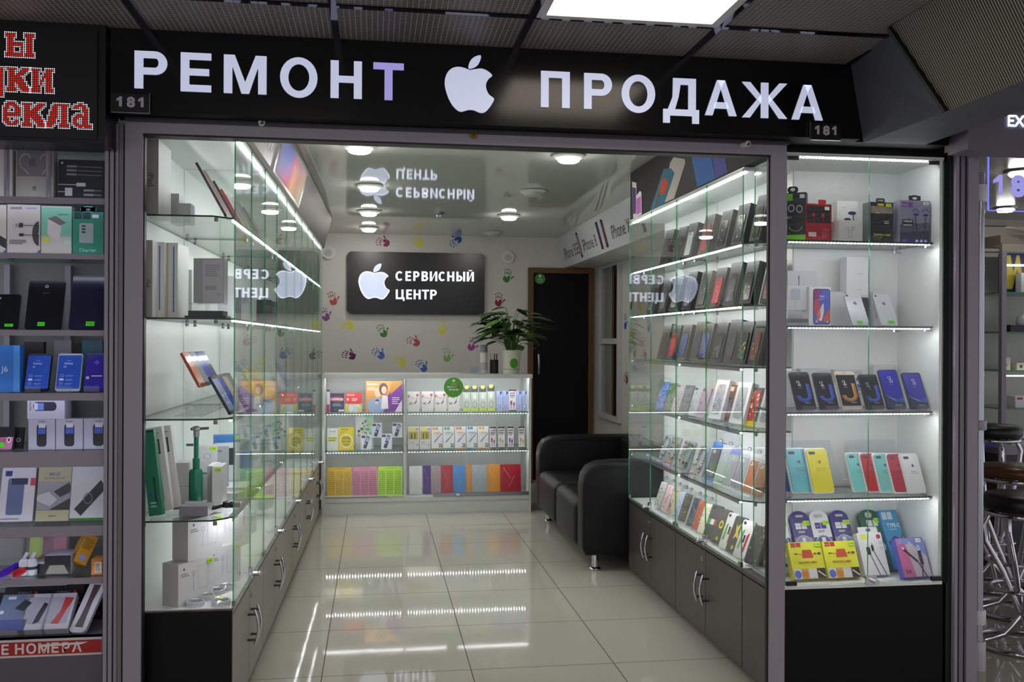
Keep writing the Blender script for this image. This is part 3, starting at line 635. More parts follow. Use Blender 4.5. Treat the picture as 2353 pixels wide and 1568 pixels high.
# sofa
import bmesh
def rbox(x0, y0, z0, x1, y1, z1, r, m, seg=3, parent=None, name='part', loc=(0, 0, 0), puff=0):
    bm = bmesh.new(); bmesh.ops.create_cube(bm, size=1)
    for v in bm.verts: v.co = Vector(((x0 + x1) / 2 + v.co.x * (x1 - x0), (y0 + y1) / 2 + v.co.y * (y1 - y0), (z0 + z1) / 2 + v.co.z * (z1 - z0)))
    bmesh.ops.bevel(bm, geom=list(bm.edges) + list(bm.verts), offset=r, segments=seg, affect='EDGES', profile=.5)
    me = bpy.data.meshes.new(name); bm.to_mesh(me); bm.free(); me.materials.append(m); me.shade_smooth(); me.set_sharp_from_angle(angle=.9)
    o = bpy.data.objects.new(name, me); COL.objects.link(o); o.parent = parent; o.location = loc
    return o
LEATHER = noise_rough(mat('#0b0b0e', .4, spec=.28, key='leather'), 18, .36, .48, .25, 380)
SX0, SX1, SY0, SY1 = 1.20, 1.98, 5.34, 6.98
so = thing('leather_sofa', 'black leather tub sofa with chrome feet beside the right glass row', 'sofa', (0, 0, 0))
AH = .645
def arm(y0, y1):
    prof = [(SX0 + .02, .095), (SX0, .14), (SX0, AH - .14), (SX0 + .01, AH - .08), (SX0 + .04, AH - .035), (SX0 + .1, AH - .008), (SX0 + .2, AH), (SX1, AH), (SX1, .095)]
    bm = bmesh.new(); vs = [bm.verts.new((x, y0, z)) for x, z in prof]; f = bm.faces.new(vs)
    ex = bmesh.ops.extrude_face_region(bm, geom=[f]); 
    for v in [q for q in ex['geom'] if isinstance(q, bmesh.types.BMVert)]: v.co.y = y1
    bmesh.ops.recalc_face_normals(bm, faces=bm.faces)
    es = [e for e in bm.edges if abs(e.verts[0].co.y - e.verts[1].co.y) < 1e-6]
    bmesh.ops.bevel(bm, geom=es, offset=.022, segments=3, affect='EDGES', profile=.5)
    me = bpy.data.meshes.new('arm'); bm.to_mesh(me); bm.free(); me.materials.append(LEATHER); me.shade_smooth(); me.set_sharp_from_angle(angle=.8)
    o = bpy.data.objects.new('arm', me); COL.objects.link(o); o.parent = so
    MB().tube([(SX0 + .03, y0 - .001, AH - .12), (SX0 + .06, y0 - .001, AH - .065), (SX0 + .12, y0 - .001, AH - .038), (SX0 + .22, y0 - .001, AH - .03), (SX1 - .05, y0 - .001, AH - .03)], .003, LEATHER, 6).build('piping', o, sm=60)
arm(SY0, SY0 + .16); arm(SY1 - .16, SY1)
rbox(SX1 - .17, SY0 + .162, .1, SX1, SY1 - .162, AH, .04, LEATHER, 3, so, 'backrest')
m_ = (SY0 + SY1) / 2
for a, c in ((SY0 + .163, m_ - .002), (m_ + .002, SY1 - .163)):
    rbox(SX0 - .01, a, .1, SX1 - .172, c, .40, .06, LEATHER, 4, so, 'seat_cushion')
for x in (SX0 + .09, SX1 - .1):
    for y in (SY0 + .07, SY1 - .07):
        MB().lathe((x, y, 0), [(.032, 0), (.034, .008), (.03, .014), (.021, .018), (.021, .1)], CHROME, 18).build('foot', so, sm=40)

# things on the counter
TZ = CH
pl = thing('potted_plant', 'leafy green peace lily in a cream pot on the right end of the counter', 'plant', (wx(1174, 7.5), 7.48, TZ))
POT = mat('#d6d5c2', .45)
po = MB().lathe((0, 0, 0), [(.062, 0), (.066, .03), (.078, .15), (.083, .17), (.083, .19), (.076, .19), (.07, .17)], POT, 28).lathe((0, 0, 0), [(.0665, .032), (.069, .035), (.0675, .04)], mat('#b0af9e'), 28).build('pot', pl, sm=40)
b = MB(); st = []
for i in range(13):
    for j in range(2): pass
cx, cz = .012, .085
pts = ell(cx, cz, .034, .04, 24)
b.poly([(x, -math.sqrt(max(.0, (.066 + z * .08 + .0035) ** 2 - x * x)) - .001, z) for x, z in pts], mat('#4c9a2e', .4)); b.build('round_sticker', po)
b = MB(); b.lathe((0, 0, 0), [(.068, .165), (.001, .168)], mat('#2a1f16'), 16); b.build('soil', pl)
rp = random.Random(11); LG = [mat(c, .33) for c in ('#2c4a1c', '#3a5a20', '#48702a', '#223c18')]; SG = mat('#3c5a26')
fo = MB(); stm = MB()
for i in range(78):
    a = rp.uniform(0, 2 * PI); R_ = rp.uniform(.08, .31); H_ = rp.uniform(.05, .33) * (1.15 - R_ * 1.1); dx, dy = math.cos(a), math.sin(a) * .8
    base = Vector((dx * .03, dy * .03, .17)); top = Vector((dx * R_ * .72, dy * R_ * .72, .19 + H_)); mid = Vector((dx * R_ * .25, dy * R_ * .25, .17 + H_ * .75))
    P = [base.lerp(mid, .0), base.lerp(mid, .55), mid, mid.lerp(top, .6), top]; stm.tube(P, [.0032, .003, .0026, .0022, .002], SG, 5)
    L_ = rp.uniform(.12, .2); wd = L_ * rp.uniform(.24, .36); d0 = Vector((dx, dy, rp.uniform(.1, .55))).normalized(); side = Vector((-dy, dx, 0)).normalized(); droop = rp.uniform(.5, 1.7)
    m = rp.choice(LG); n = 7; pc = top.copy(); rows = []; d_ = d0.copy()
    for k in range(n + 1):
        t_ = k / n; ww = wd * math.sin(PI * min(1, t_ ** .8)) ** .85 if 0 < t_ < 1 else .0008
        nz = side.cross(d_); rows.append((pc - side * ww + nz * ww * .3, pc.copy(), pc + side * ww + nz * ww * .3)); d_ = (d_ + Vector((0, 0, -droop / n))).normalized(); pc = pc + d_ * L_ / n
    q = fo.mi(m); bb = len(fo.v)
    for r_ in rows: fo.v += [tuple(p) for p in r_]
    for k in range(n):
        for s_ in (0, 1): fo.f.append((bb + k * 3 + s_, bb + k * 3 + s_ + 1, bb + k * 3 + s_ + 4, bb + k * 3 + s_ + 3)); fo.m.append(q)
fo.build('foliage', pl, sm=70); stm.build('stems', pl, sm=70)
c = thing('spray_can', 'white cylindrical canister with a grey cap left of the potted plant', 'canister', (wx(1112, 7.5), 7.50, TZ))
MB().lathe((0, 0, 0), [(.03, 0), (.03, .165), (.027, .17)], mat('#c4c4c2'), 20).build('can_body', c, sm=40); MB().lathe((0, 0, 0), [(.029, .171), (.029, .225), (.024, .23)], mat('#7b7b7c'), 20).build('cap', c, sm=40)
MB().lathe((0, 0, 0), [(.0304, .03), (.0304, .09)], mat('#a8a8aa'), 20).build('print_band', c, sm=40)
c = thing('pen_pot', 'black pen pot with a few pens between the white canister and the cream plant pot', 'pen pot', (wx(1137, 7.52), 7.56, TZ))
MB().lathe((0, 0, 0), [(.035, 0), (.035, .11), (.032, .11), (.03, .02)], mat('#161618'), 18).build('pot_body', c, sm=40)
for dx, dy, cc in ((-.015, 0, '#d8d020'), (.012, .006, '#2a3a8a'), (.0, -.012, '#111')): MB().tube([(dx, dy, .022), (dx * 2.1, dy * 2, .16)], .0045, cc, 6).build('pen', c)
c = thing('card_tray', 'low clear plastic tray on the counter left of the white canister', 'tray', (wx(1080, 7.5), 7.45, TZ))
MB().box(-.085, -.04, 0, .07, .05, .008, CLEAR).build('tray_base', c); MB().box(.0, -.03, .0085, .055, .03, .06, CLEAR).build('card_holder', c); MB().box(.003, -.028, .009, .052, -.022, .055, mat('#9aa4ae')).build('cards', c)
t = MB().prism(ell(wx(1043, 7.3), wz(1043, 892, 7.3), .076, .078, 36), 7.3085, 7.3115, '#63b03e')
for s_, dz, h_ in (('sticker', 9, 0),): pass
Xc, Zc = wx(1043, 7.3), wz(1043, 892, 7.3)
t.plate(ell(Xc, Zc + .052, .011, .011, 12), 7.3083, '#f2f8ee').text('cashtime', Xc, Zc + .028, .009, 7.3083, '#eef6e8')
for k, cc in enumerate(('#e8eef2', '#c0d0e8', '#e8a060', '#b04a4a')): t.plate(rrect(Xc - .05 + k * .026, Zc - .003, Xc - .029 + k * .026, Zc + .01, .002), 7.3083, cc)
for k in range(3): t.plate(rrect(Xc - .036 + k * .026, Zc - .024, Xc - .015 + k * .026, Zc - .012, .002), 7.3083, '#e8f0e4')
t.text('www · info', Xc, Zc - .05, .006, 7.3083, '#cfe6c0')
tag(t.build('round_sticker'), 'round green sticker on the glass front of the back counter', 'sticker')

# ================================================================ STREET DISPLAY (right of the opening)
DX0, DX1, DYF, DYB = 1.517, 2.148, 3.305, 3.62
DB = .437; DTOP = 2.045
DSH = (1.733, 1.411, 1.086, .761)
ds = thing('street_display', 'tall glazed display case facing the mall right of the opening', 'display case', (0, DYF, 0))
MB().box(DX0 - .01, .015, 0, DX1 + .010, .3062, DB - .012, BLACK).build('base_body', ds)
MB().box(DX0 - .005, .004, DB - .012, DX1, .3062, DB, PANEL).build('base_panel', ds)
MB().box(DX0 - .005, .004, DTOP, DX1, .3062, DTOP + .012, PANEL).build('top_panel', ds)
MB().box(1.682, .302, DB, DX1, .3065, DTOP, PANEL).build('back_panel', ds)
MB().box(DX1 - .012, .012, DB + .0005, DX1, .3015, DTOP - .0005, PANEL).build('side_panel', ds)
MB().box(DX1 + .0005, .014, DB - .01, DX1 + .03, .3062, DTOP, BLACK).box(DX0 - .005, .016, DTOP + .0125, DX1 + .010, .3062, 2.2, mat('#0a0a0b', .3)).build('surround', ds)
MB().pane(DX0 - .005, .008, DB + .001, DX0, .3, DTOP - .001).build('side_glass', ds)
def dotted(b, x0, x1, y0, y1, z, n):
    b.box(x0, y0, z - .0025, x1, y1, z, mat('#8a8c8a'))
    for i in range(n): x = x0 + (i + .5) * (x1 - x0) / n; b.box(x - .0026, y0 - .0012, z - .005, x + .0026, y1 - .002, z - .0026, LEDD)
b = MB(); dotted(b, DX0 + .05, DX1 - .06, .012, .022, DTOP - .0005, 41); b.build('led_strip', ds)
MB().box(DX0 + .005, .01, DTOP - .014, DX0 + .048, .02, DTOP - .001, mat('#2a2a28', .4)).box(DX1 - .058, .01, DTOP - .014, DX1 - .014, .02, DTOP - .001, mat('#2a2a28', .4)).build('hinge_block', ds)
for z in DSH:
    s = MB().pane(DX0 + .002, .016, z - .006, DX1 - .035, .295, z, GSHELF, DEDGE).build('shelf', ds)
    b = MB(); dotted(b, DX0 + .01, DX1 - .045, .017, .026, z - .0062, 42); b.build('led_strip', s)
    for x, y in ((DX1 - .045, .05), (DX1 - .045, .27)): MB().tube([(x, y, z - .019), (x, y, z - .0066)], .009, CHROME, 10).tube([(x, y, z - .016), (x + .03, y, z - .016)], .004, CHROME, 6).build('shelf_clip', ds, sm=40)
mx = wx(1996, DYF)
for a, c in ((DX0 - .004, mx - .001), (mx + .001, DX1 - .004)):
    g = MB().pane(a, -.002, DB + .004, c, .002, DTOP + .004).build('glass_door', ds)
    x = a + .004 if a < mx - .1 else c - .044
    MB().box(x, -.006, DB + .004, x + .04, .006, DB + .02, mat('#2b2826', .35, .4)).build('hinge', g)
b = MB(); b.box(mx - .012, -.012, DB + .0, mx + .03, -.003, DB + .034, CHROME).tube([(mx + .02, -.012, DB + .014), (mx + .02, -.034, DB + .014)], .009, CHROME, 12); b.build('glass_lock', ds, sm=40)

# ================================================================ NEIGHBOUR KIOSK (left edge)
KXR = wx(238, 3.3)
def kz(y): return wz(238, y, 3.3)
kk = thing('kiosk_case', 'neighbour kiosk with stacked aluminium shelves at the left edge', 'display case', (0, 3.3, 0))
KX0 = -2.0
MB().box(KX0, .34, .0, KXR, .36, 2.03, mat('#85857f', .5)).box(KX0, .3, .3, KX0 + .02, .34, 2.03, ALU).build('back_panel', kk)
MB().box(KXR, .005, 0, KXR + .0, .36, 2.03, ALU) if 0 else None
MB().box(KX0, .0, .02, KXR, .34, kz(1512), mat('#5b585e', .5)).build('base_body', kk)
KS = [(465, 478), (593, 605), (768, 781), (912, 929), (1046, 1081), (1218, 1240), (1337, 1350)]
for i, (a, c) in enumerate(KS):
    z1, z0 = kz(a), kz(c)
    s = MB().box(KX0, .0, z0, KXR, .012, z1, ALU).build('shelf_rail', kk)
    MB().pane(KX0, .0125, z1 - .007, KXR, .335, z1 - .0005, GSHELF).build('shelf', kk)
    MB().box(KX0, .014, z1 - .0115, KXR - .01, .022, z1 - .0075, led_mat('#dfe6ff', 6)).build('led_strip', s)
MB().box(KX0, .0, kz(352), KXR, .012, kz(342), ALU).build('shelf_rail', kk)
MB().box(KX0, .0125, kz(342), KXR, .34, kz(340), WHITE).build('top_panel', kk)
for x in (wx(32, 3.4), wx(126, 3.4)): MB().box(x - .004, .018, kz(465) + .0005, x + .004, .045, kz(352), ALU).build('divider_post', kk)
for x in (wx(15, 3.6), wx(155, 3.6)): MB().box(x - .01, .3, kz(1046), x + .01, .33, kz(605), mat('#9a9aa4', .4)).build('rear_post', kk)
b = MB().box(KX0, -.004, kz(1512), KXR, .03, kz(1472), mat('#d0c9c8')).box(KX0, -.005, kz(1507), KXR - .001, -.004, kz(1477), mat('#a3201c', .4))
zc = (kz(1507) + kz(1477)) / 2; TW = mat('#ded8d8', .5)
for ch, px in (('Е', 15), ('Н', 48), ('О', 75), ('М', 104), ('Е', 130), ('Р', 155), ('А', 180)):
    b.text(ch, wx(px, 3.295), zc, .032, -.0056, TW, .03)
b.poly([(wx(92, 3.295), -.0062, zc + .012), (wx(92, 3.295), -.0062, zc + .004), (wx(190, 3.295), -.0062, zc + .008), (wx(207, 3.295), -.0062, zc + .016)], TW)
b.build('red_banner', kk)
# red dot matrix sign above it
YS = 3.13
ls = thing('led_ticker_sign', 'black dot matrix sign with red letters above the left kiosk', 'sign', (0, YS, 0))
zb_, zt_ = wz(120, 336, YS), wz(120, 62, YS)
MB().box(-2.0, .0, zb_, wx(240, YS), .15, zt_, mat('#0c0c0e', .35)).box(-2.0, -.008, zb_ + .012, wx(222, YS), 0, zt_ - .02, mat('#070709', .4)).build('sign_housing', ls)
def dots(word, pa, pb, pt, pbot):
    xa, xb = wx(pa, YS - .01), wx(pb, YS - .01); za, zc_ = wz(pa, pbot, YS - .01), wz(pa, pt, YS - .01)
    W, k, cap, xr, zb = xb - xa, 1, zc_ - za, xb, za; tris = []
    for P in sign_letter(word if word != 'д' else 'л', 0, 0, W, cap, .0155):
        for i in range(1, len(P) - 1): tris.append((P[0], P[i], P[i + 1]))
    pitch = .00555; n = int(W * k / pitch) + 3; m = int(cap * 1.25 / pitch) + 3; ins = set()
    def inside(x, z):
        for a, b_, c in tris:
            d1 = (x - b_[0]) * (a[1] - b_[1]) - (a[0] - b_[0]) * (z - b_[1]); d2 = (x - c[0]) * (b_[1] - c[1]) - (b_[0] - c[0]) * (z - c[1]); d3 = (x - a[0]) * (c[1] - a[1]) - (c[0] - a[0]) * (z - a[1])
            if not ((d1 < 0 or d2 < 0 or d3 < 0) and (d1 > 0 or d2 > 0 or d3 > 0)): return True
        return False
    for i in range(-1, n):
        for j in range(-4, m):
            if inside(i * pitch / k, j * pitch / k): ins.add((i, j))
    halo = {(i + a, j + c) for i, j in ins for a in (-1, 0, 1) for c in (-1, 0, 1)} - ins
    R_, W_ = led_mat('#ff2a1a', 1.0), led_mat('#f4f6ff', 1.1)
    b = MB(); s_ = .0019
    for st_, mm in ((ins, R_), (halo, W_)):
        for i, j in st_:
            x, z = xr - W * k + i * pitch, zb + j * pitch
            
            b.poly([(x - s_, -.0095, z), (x, -.0095, z - s_), (x + s_, -.0095, z), (x, -.0095, z + s_)], mm)
    b.build('dot_lettering', ls)
for ch, a, c, t_, o_ in (('ы', 12, 73, 87, 137), ('к', 15, 63, 165, 217), ('и', 70, 120, 167, 219), ('д', -42, 6, 163, 228), ('е', 3, 45, 243, 299), ('к', 51, 101, 245, 298), ('л', 106, 155, 247, 299), ('а', 163, 207, 248, 301)): dots(ch, a, c, t_, o_)

# ================================================================ RIGHT NEIGHBOUR
nb_ = thing('neighbour_fascia', 'grey fascia of the neighbouring stall with lit letters at the right edge', 'sign', (0, 3.1, 0))
MB().box(wx(2222, 3.1), 0, wz(2222, 333, 3.1), 4.5, .12, 2.34, mat('#6b6570', .5)).build('fascia_board', nb_)
b = MB(); z = wz(2330, 266, 3.09); b.text('EXPERT', wx(2315, 3.09), z, .042, -.006, led_mat('#cfe0ff', 1.2), .03, al='l'); b.build('lettering', nb_)

# ================================================================ MERCHANDISE
def decorate(b, dec, w, h, y0, step=.00022):
    X = lambda x: (x - .5) * w
    Zz = lambda z: z * h
    for i, q in enumerate(dec):
        k = q[0]; y = y0 - step * (i + 1)
        if k == 'r': b.plate(rrect(X(q[1]), Zz(q[2]), X(q[3]), Zz(q[4]), 0), y, q[5])
        elif k == 'q': b.plate(rrect(X(q[1]), Zz(q[2]), X(q[3]), Zz(q[4]), q[5] * w, 3), y, q[6])
        elif k == 'e': b.plate(ell(X(q[1]), Zz(q[2]), q[3] * w, q[4] * h, 16), y, q[5])
        elif k == 'g': 
            for a in range(14):
                t0, t1 = q[6] + (q[7] - q[6]) * a / 14, q[6] + (q[7] - q[6]) * (a + 1) / 14; o = []
                for t, f in ((t0, 1), (t1, 1), (t1, 1 - q[5]), (t0, 1 - q[5])): o.append((X(q[1]) + q[3] * w * f * math.cos(t), Zz(q[2]) + q[4] * h * f * math.sin(t)))
                b.plate(o, y, q[8])
        elif k == 't': b.text(q[1], X(q[2]), Zz(q[3]), q[4] * h, y, q[5], q[6] if len(q) > 6 else 0, wmax=w * (q[7] if len(q) > 7 else .94))
        elif k == 'v': b.text(q[1], X(q[2]), Zz(q[3]), q[4] * w, y, q[5], 0, rot=-PI / 2)
        elif k == 'p': b.plate([(X(x), Zz(z)) for x, z in q[1]], y, q[2])
        elif k == 'l':
            x0, z0, x1, z1 = X(q[1]), Zz(q[2]), X(q[3]), Zz(q[4]); t = q[5] * w / 2; L = math.hypot(x1 - x0, z1 - z0) or 1; nx, nz = -(z1 - z0) / L * t, (x1 - x0) / L * t
            b.plate([(x0 + nx, z0 + nz), (x0 - nx, z0 - nz), (x1 - nx, z1 - nz), (x1 + nx, z1 + nz)], y, q[6])
        elif k == 'n':
            rr_ = random.Random(i * 7 + int(q[1] * 99)); n = q[5]; hh = (q[4] - q[2]) / n
            for a in range(n):
                e = q[3] - (q[3] - q[1]) * rr_.uniform(0, .35); zz = q[2] + hh * a
                b.plate(rrect(X(q[1]), Zz(zz), X(e), Zz(zz + hh * .45), 0), y, q[6])
        elif k == 'a':
            for pl in apple(X(q[1]), Zz(q[2]), q[3] * h, 1): b.plate(pl, y, q[4])
        elif k == 'o':
            x0, z0, x1, z1, t = X(q[1]), Zz(q[2]), X(q[3]), Zz(q[4]), q[5] * w
            for a in ((x0, z0, x1, z0 + t), (x0, z1 - t, x1, z1), (x0, z0 + t, x0 + t, z1 - t), (x1 - t, z0 + t, x1, z1 - t)): b.plate(rrect(*a, 0), y, q[6])
        elif k == 's':    # speckled pattern: scattered blots
            rr_ = random.Random(q[7]); 
            for a in range(q[6]):
                cx, cz = rr_.uniform(q[1], q[3]), rr_.uniform(q[2], q[4]); s_ = rr_.uniform(.03, .085)
                b.plate(ell(X(min(q[3] - s_, max(q[1] + s_, cx))), Zz(cz), s_ * w, s_ * w * rr_.uniform(.5, 1.3), 6, rot=rr_.uniform(0, 3)), y - a * .000008, rr_.choice(q[5]))
def item(name, label, cat, px, Y, Z, w, h, d, col, dec=(), tilt=0, rz=0, cr=0, r=.4, parts=(), group=None, X=None, side=None, shape=None, back=None):
    x = wx(px, Y) if X is None else X
    if tilt > 0: Z = Z + d * math.sin(tilt) + .0004
    m = col if not isinstance(col, str) else mat(col, r)
    sd = side if side is None or not isinstance(side, str) else mat(side, r)
    b = MB(); pl = shape if shape else rrect(-w / 2, 0, w / 2, h, cr * w, 4)
    b.prism(pl, 0, d, m, sd); decorate(b, dec, w, h, 0)
    if not parts:
        o = b.build(name, None, (x, Y, Z), rz, tilt); tag(o, label, cat, group); return o
    t = thing(name, label, cat, (x, Y, Z), rz, tilt, group)
    b.build('box' if 'box' in name or 'pack' in name else ('phone_body' if 'phone' in name else 'body'), t)
    for p in parts:
        nm, th, rc, c2, d2 = p[:5]; c3 = p[5] if len(p) > 5 else 0
        q = MB(); x0, z0, x1, z1 = (rc[0] - .5) * w, rc[1] * h, (rc[2] - .5) * w, rc[3] * h
        y1 = -.0001 - (p[6] if len(p) > 6 else .0004 + .00022 * len(dec)); y0 = y1 - th
        mm = c2 if not isinstance(c2, str) else mat(c2, .35)
        q.prism(rrect(x0, z0, x1, z1, c3 * w, 4), y0, y1, mm)
        if d2:
            q2 = MB(); decorate(q2, d2, x1 - x0, z1 - z0, y0); o = len(q.v)
            q.v += [(a + (x0 + x1) / 2, b_, c + z0) for a, b_, c in q2.v]
            for f, k in zip(q2.f, q2.m): q.f.append(tuple(i + o for i in f)); q.m.append(q.mi(q2.mats[k]))
        q.build(nm, t)
    return t
LIME, NEON = '#b8f01e', '#4fe01e'
def TAG(x0=.7, z0=.86, x1=.95, z1=.95, c=LIME, n='1190'): return ('price_tag', .0006, (x0, z0, x1, z1), c, [('t', n, .5, .5, .5, '#3a5a10')])
def TAB(x0=.35, x1=.65, z1=1.13, c='#2b2b2e', hole='#d9dcd9'): return ('hang_tab', .001, (x0, .99, x1, z1), c, [('e', .5, .55, .22, .25, hole)], .12, -.003)
def stand(X, Y, Z, rz=0, w=.05, lb=None, g=None):
    b = MB(); b.box(-w / 2, -.012, .0005, w / 2, .05, .0025, CLEAR).box(-w / 2, -.012, .0025, w / 2, -.01, .022, CLEAR).box(-w / 2, .046, .0025, w / 2, .048, .05, CLEAR)
    return tag(b.build('phone_stand', None, (X, Y, Z), rz), lb, 'stand', g)

# ---- street display, top shelf
z = DSH[0] + .0006
item('earphone_box', 'black and green boxed sports earphones at the left end of the street display top shelf', 'box', 1820, 3.385, z, .1, .185, .05, '#20242c', [('r', .0, .02, 1, .13, '#7ec81e'), ('r', .05, .84, .5, .98, '#6ac41e'), ('r', .1, .42, .5, .56, '#101214'), ('t', 'SPORT', .3, .49, .05, '#b8e080'), ('g', .45, .68, .12, .08, .25, 0, 2 * PI, '#c8d0d0'), ('g', .75, .66, .12, .08, .25, 0, 2 * PI, '#c8d0d0'), ('g', .62, .3, .25, .1, .12, PI, 2 * PI, '#a8d820'), ('r', .76, .88, .94, .96, '#dfe2ea')], rz=-.55, parts=[TAB(.3, .7)], side='#15171a')
item('earphone_box', 'red box with a pair of red in-ear earphones and a ribbon tab', 'box', 1880, 3.365, z, .112, .142, .045, '#a3141f', [('r', .04, .5, .96, .95, '#171316'), ('e', .3, .7, .06, .05, '#c41c28'), ('e', .66, .7, .06, .05, '#c41c28'), ('l', .3, .68, .31, .52, .03, '#a01822'), ('l', .66, .68, .68, .52, .03, '#a01822'), ('r', .1, .12, .4, .24, '#e8d8d4'), ('n', .62, .1, .92, .36, 6, '#c8606a'), ('r', .72, .84, .9, .93, '#e8eaec')], rz=.12, parts=[('ribbon_tab', .001, (.5, 1.0, .8, 1.12), '#c8141e', [], .05, -.004)])
item('earphone_box', 'white slim box picturing dark earphones, standing behind the small white earbud box', 'box', 1946, 3.425, z, .086, .165, .03, '#dfe0df', [('t', 'xiaomi', .3, .86, .035, '#8a8a8e'), ('e', .72, .72, .2, .045, '#3b3458'), ('e', .5, .56, .17, .045, '#3a2f33'), ('l', .5, .54, .42, .2, .04, '#1d1b1e'), ('l', .78, .7, .8, .2, .04, '#1d1b1e')])
item('earbud_box', 'small square white box with embossed earbuds in front of the slim white box', 'box', 1953, 3.345, z, .094, .08, .06, '#e6e7e8', [('g', .38, .62, .07, .09, .3, 0, 2 * PI, '#b9bcc0'), ('g', .6, .62, .07, .09, .3, 0, 2 * PI, '#9a9da2'), ('l', .42, .56, .43, .16, .035, '#c4c6ca'), ('l', .56, .56, .55, .16, .035, '#c4c6ca')])
item('earphone_box', 'black earphone box with yellow stainless steel lettering', 'box', 2025, 3.365, z, .1, .155, .05, '#17181c', [('r', .06, .84, .98, .0, '#17181c'), ('r', .02, .72, .98, .9, '#8c8074'), ('q', .3, .91, .6, .965, .05, '#d8d41e'), ('n', .22, .72, .45, .76, 1, '#e0e0e0'), ('n', .6, .47, .82, .56, 2, '#d0d0d0'), ('t', 'Stainless steel', .5, .2, .062, '#e4e01e', .02), ('t', 'EARPHONES', .3, .13, .035, '#a8a8a0'), ('t', 'HM-365i', .3, .07, .04, '#8a8a28')], rz=.1, parts=[TAG(.66, .89, .9, .97, '#c8e832'), ('hang_tab', .001, (.25, .99, .65, 1.1), '#3a3c40', [('q', .2, .35, .8, .6, .1, '#c9cdcb')], .08, -.003)], side='#6f7274')
item('earphone_box', 'purple and grey box of wireless earphones at the right end of the top shelf', 'box', 2101, 3.365, z, .128, .165, .045, '#8e8ca4', [('r', .0, .1, 1, .42, '#3a3f55'), ('p', [(0, .42), (.3, .58), (.55, .46), (1, .5), (1, .3), (0, .25)], '#5a6078'), ('r', .0, .0, 1, .1, '#3a2a7c'), ('r', .06, .84, .22, .96, '#7a4f8e'), ('r', .25, .84, .42, .96, '#7a4f8e'), ('t', 'hoco', .14, .9, .035, '#e8e0ea'), ('r', .07, .38, .43, .55, '#101116'), ('t', 'WIRELESS', .25, .51, .045, '#f0f0f0', .02, .3), ('t', 'EARPHONE', .25, .42, .045, '#f0f0f0', .02, .3), ('g', .52, .72, .11, .09, .2, 0, PI, '#3c3a9a'), ('g', .84, .72, .11, .09, .2, 0, PI, '#3c3a9a'), ('e', .53, .67, .09, .03, '#2e2c8c'), ('e', .85, .66, .09, .03, '#2e2c8c'), ('l', .5, .64, .56, .3, .025, '#2a2a3c'), ('l', .86, .62, .82, .3, .025, '#2a2a3c'), ('e', .55, .05, .05, .035, '#c8c4e8'), ('e', .7, .05, .05, .035, '#c8c4e8'), ('e', .84, .05, .05, .035, '#c8c4e8'), ('t', 'ES7', .14, .05, .05, '#b0a8d8')], rz=.05, parts=[('hang_tab', .001, (.3, .99, .7, 1.13), '#4a4c52', [('e', .5, .45, .2, .22, '#d9dcd9')], .16, -.003), TAG(.76, .9, .94, .97, '#e8e8ee', '890')])
# ---- second shelf
z = DSH[1] + .0006
item('tablet_box', 'large white box with a blue edge stripe, left back of the street display second shelf', 'box', 1843, 3.58, z, .125, .225, .02, '#d7d9db', [('p', [(.28, .3), (.4, .3), (.4, .9), (.36, .93), (.36, .65), (.28, .58)], '#3f62b0'), ('l', .36, .35, .36, .85, .015, '#e8e8ea')])
item('earbud_box', 'white wired-earbud box on a small riser, far left of the second shelf', 'box', 1834, 3.44, z + .062, .085, .095, .03, '#e2e4e8', [('q', .1, .4, .6, .86, .1, '#c4cbd8'), ('g', .35, .8, .2, .08, .15, 0, 2 * PI, '#b0b6c2'), ('l', .35, .36, .35, .06, .05, '#d0d4da')])
tag(MB().box(-.05, -.02, 0, .05, .04, .012, CLEAR).box(-.045, -.01, .013, .045, .03, .028, mat('#5a5d62', .3)).box(-.004, .0, .029, .004, .02, .06, CLEAR).box(-.04, -.005, .056, .04, .025, .0605, CLEAR).build('display_riser', None, (wx(1834, 3.44), 3.44, z)), 'small clear and grey riser carrying the wired-earbud box', 'riser')
item('phone_box', 'white phone box with a full-screen colourful phone reading 9:41', 'box', 1884, 3.43, z, .098, .152, .045, '#e4e6e9', parts=[('phone_picture', .0008, (.18, .04, .96, .95), '#14161c', [('q', .04, .02, .96, .98, .08, '#4a58c8'), ('p', [(.04, .98), (.5, .98), (.3, .6), (.15, .4), (.04, .5)], '#8a1f7a'), ('p', [(.04, .66), (.3, .72), (.42, .5), (.3, .3), (.04, .3)], '#c83a5a'), ('p', [(.2, .12), (.5, .55), (.6, .6), (.62, .35), (.5, .1)], '#e8e0e4'), ('p', [(.2, .3), (.4, .5), (.42, .2), (.25, .06)], '#d86a3a'), ('p', [(.6, .2), (.96, .45), (.96, .1), (.6, .04)], '#c8502e'), ('t', '9:41', .5, .79, .075, '#f4f4fa'), ('n', .3, .7, .72, .72, 1, '#f0e8f4'), ('e', .18, .08, .05, .02, '#eee'), ('e', .82, .08, .05, .02, '#eee')], .1)], rz=.15, side='#d2d5da')
item('phone_box', 'plain white phone box standing behind and right of the colourful phone box', 'box', 1921, 3.53, z, .1, .14, .045, '#d9dbde')
item('phone_box', 'white phone box picturing a dark phone with a fish, under the tallest white box', 'box', 1972, 3.52, z, .098, .128, .05, '#dcdee1', parts=[('phone_picture', .0008, (.5, .08, .96, .92), '#1a1b20', [('s', .1, .2, .95, .7, ['#c83a3a', '#c86a5a', '#7a2a3a', '#e0a08a'], 16, 5)], .08)], rz=.1)
item('phone_box', 'tall plain white phone box stacked on top of another phone box', 'box', 1970, 3.52, z + .1285, .1, .15, .045, '#e2e3e5', [('t', 'iPhone 8', .62, .56, .035, '#8e9298'), ('n', .5, .12, .8, .14, 1, '#b8bcc0')], rz=.1)
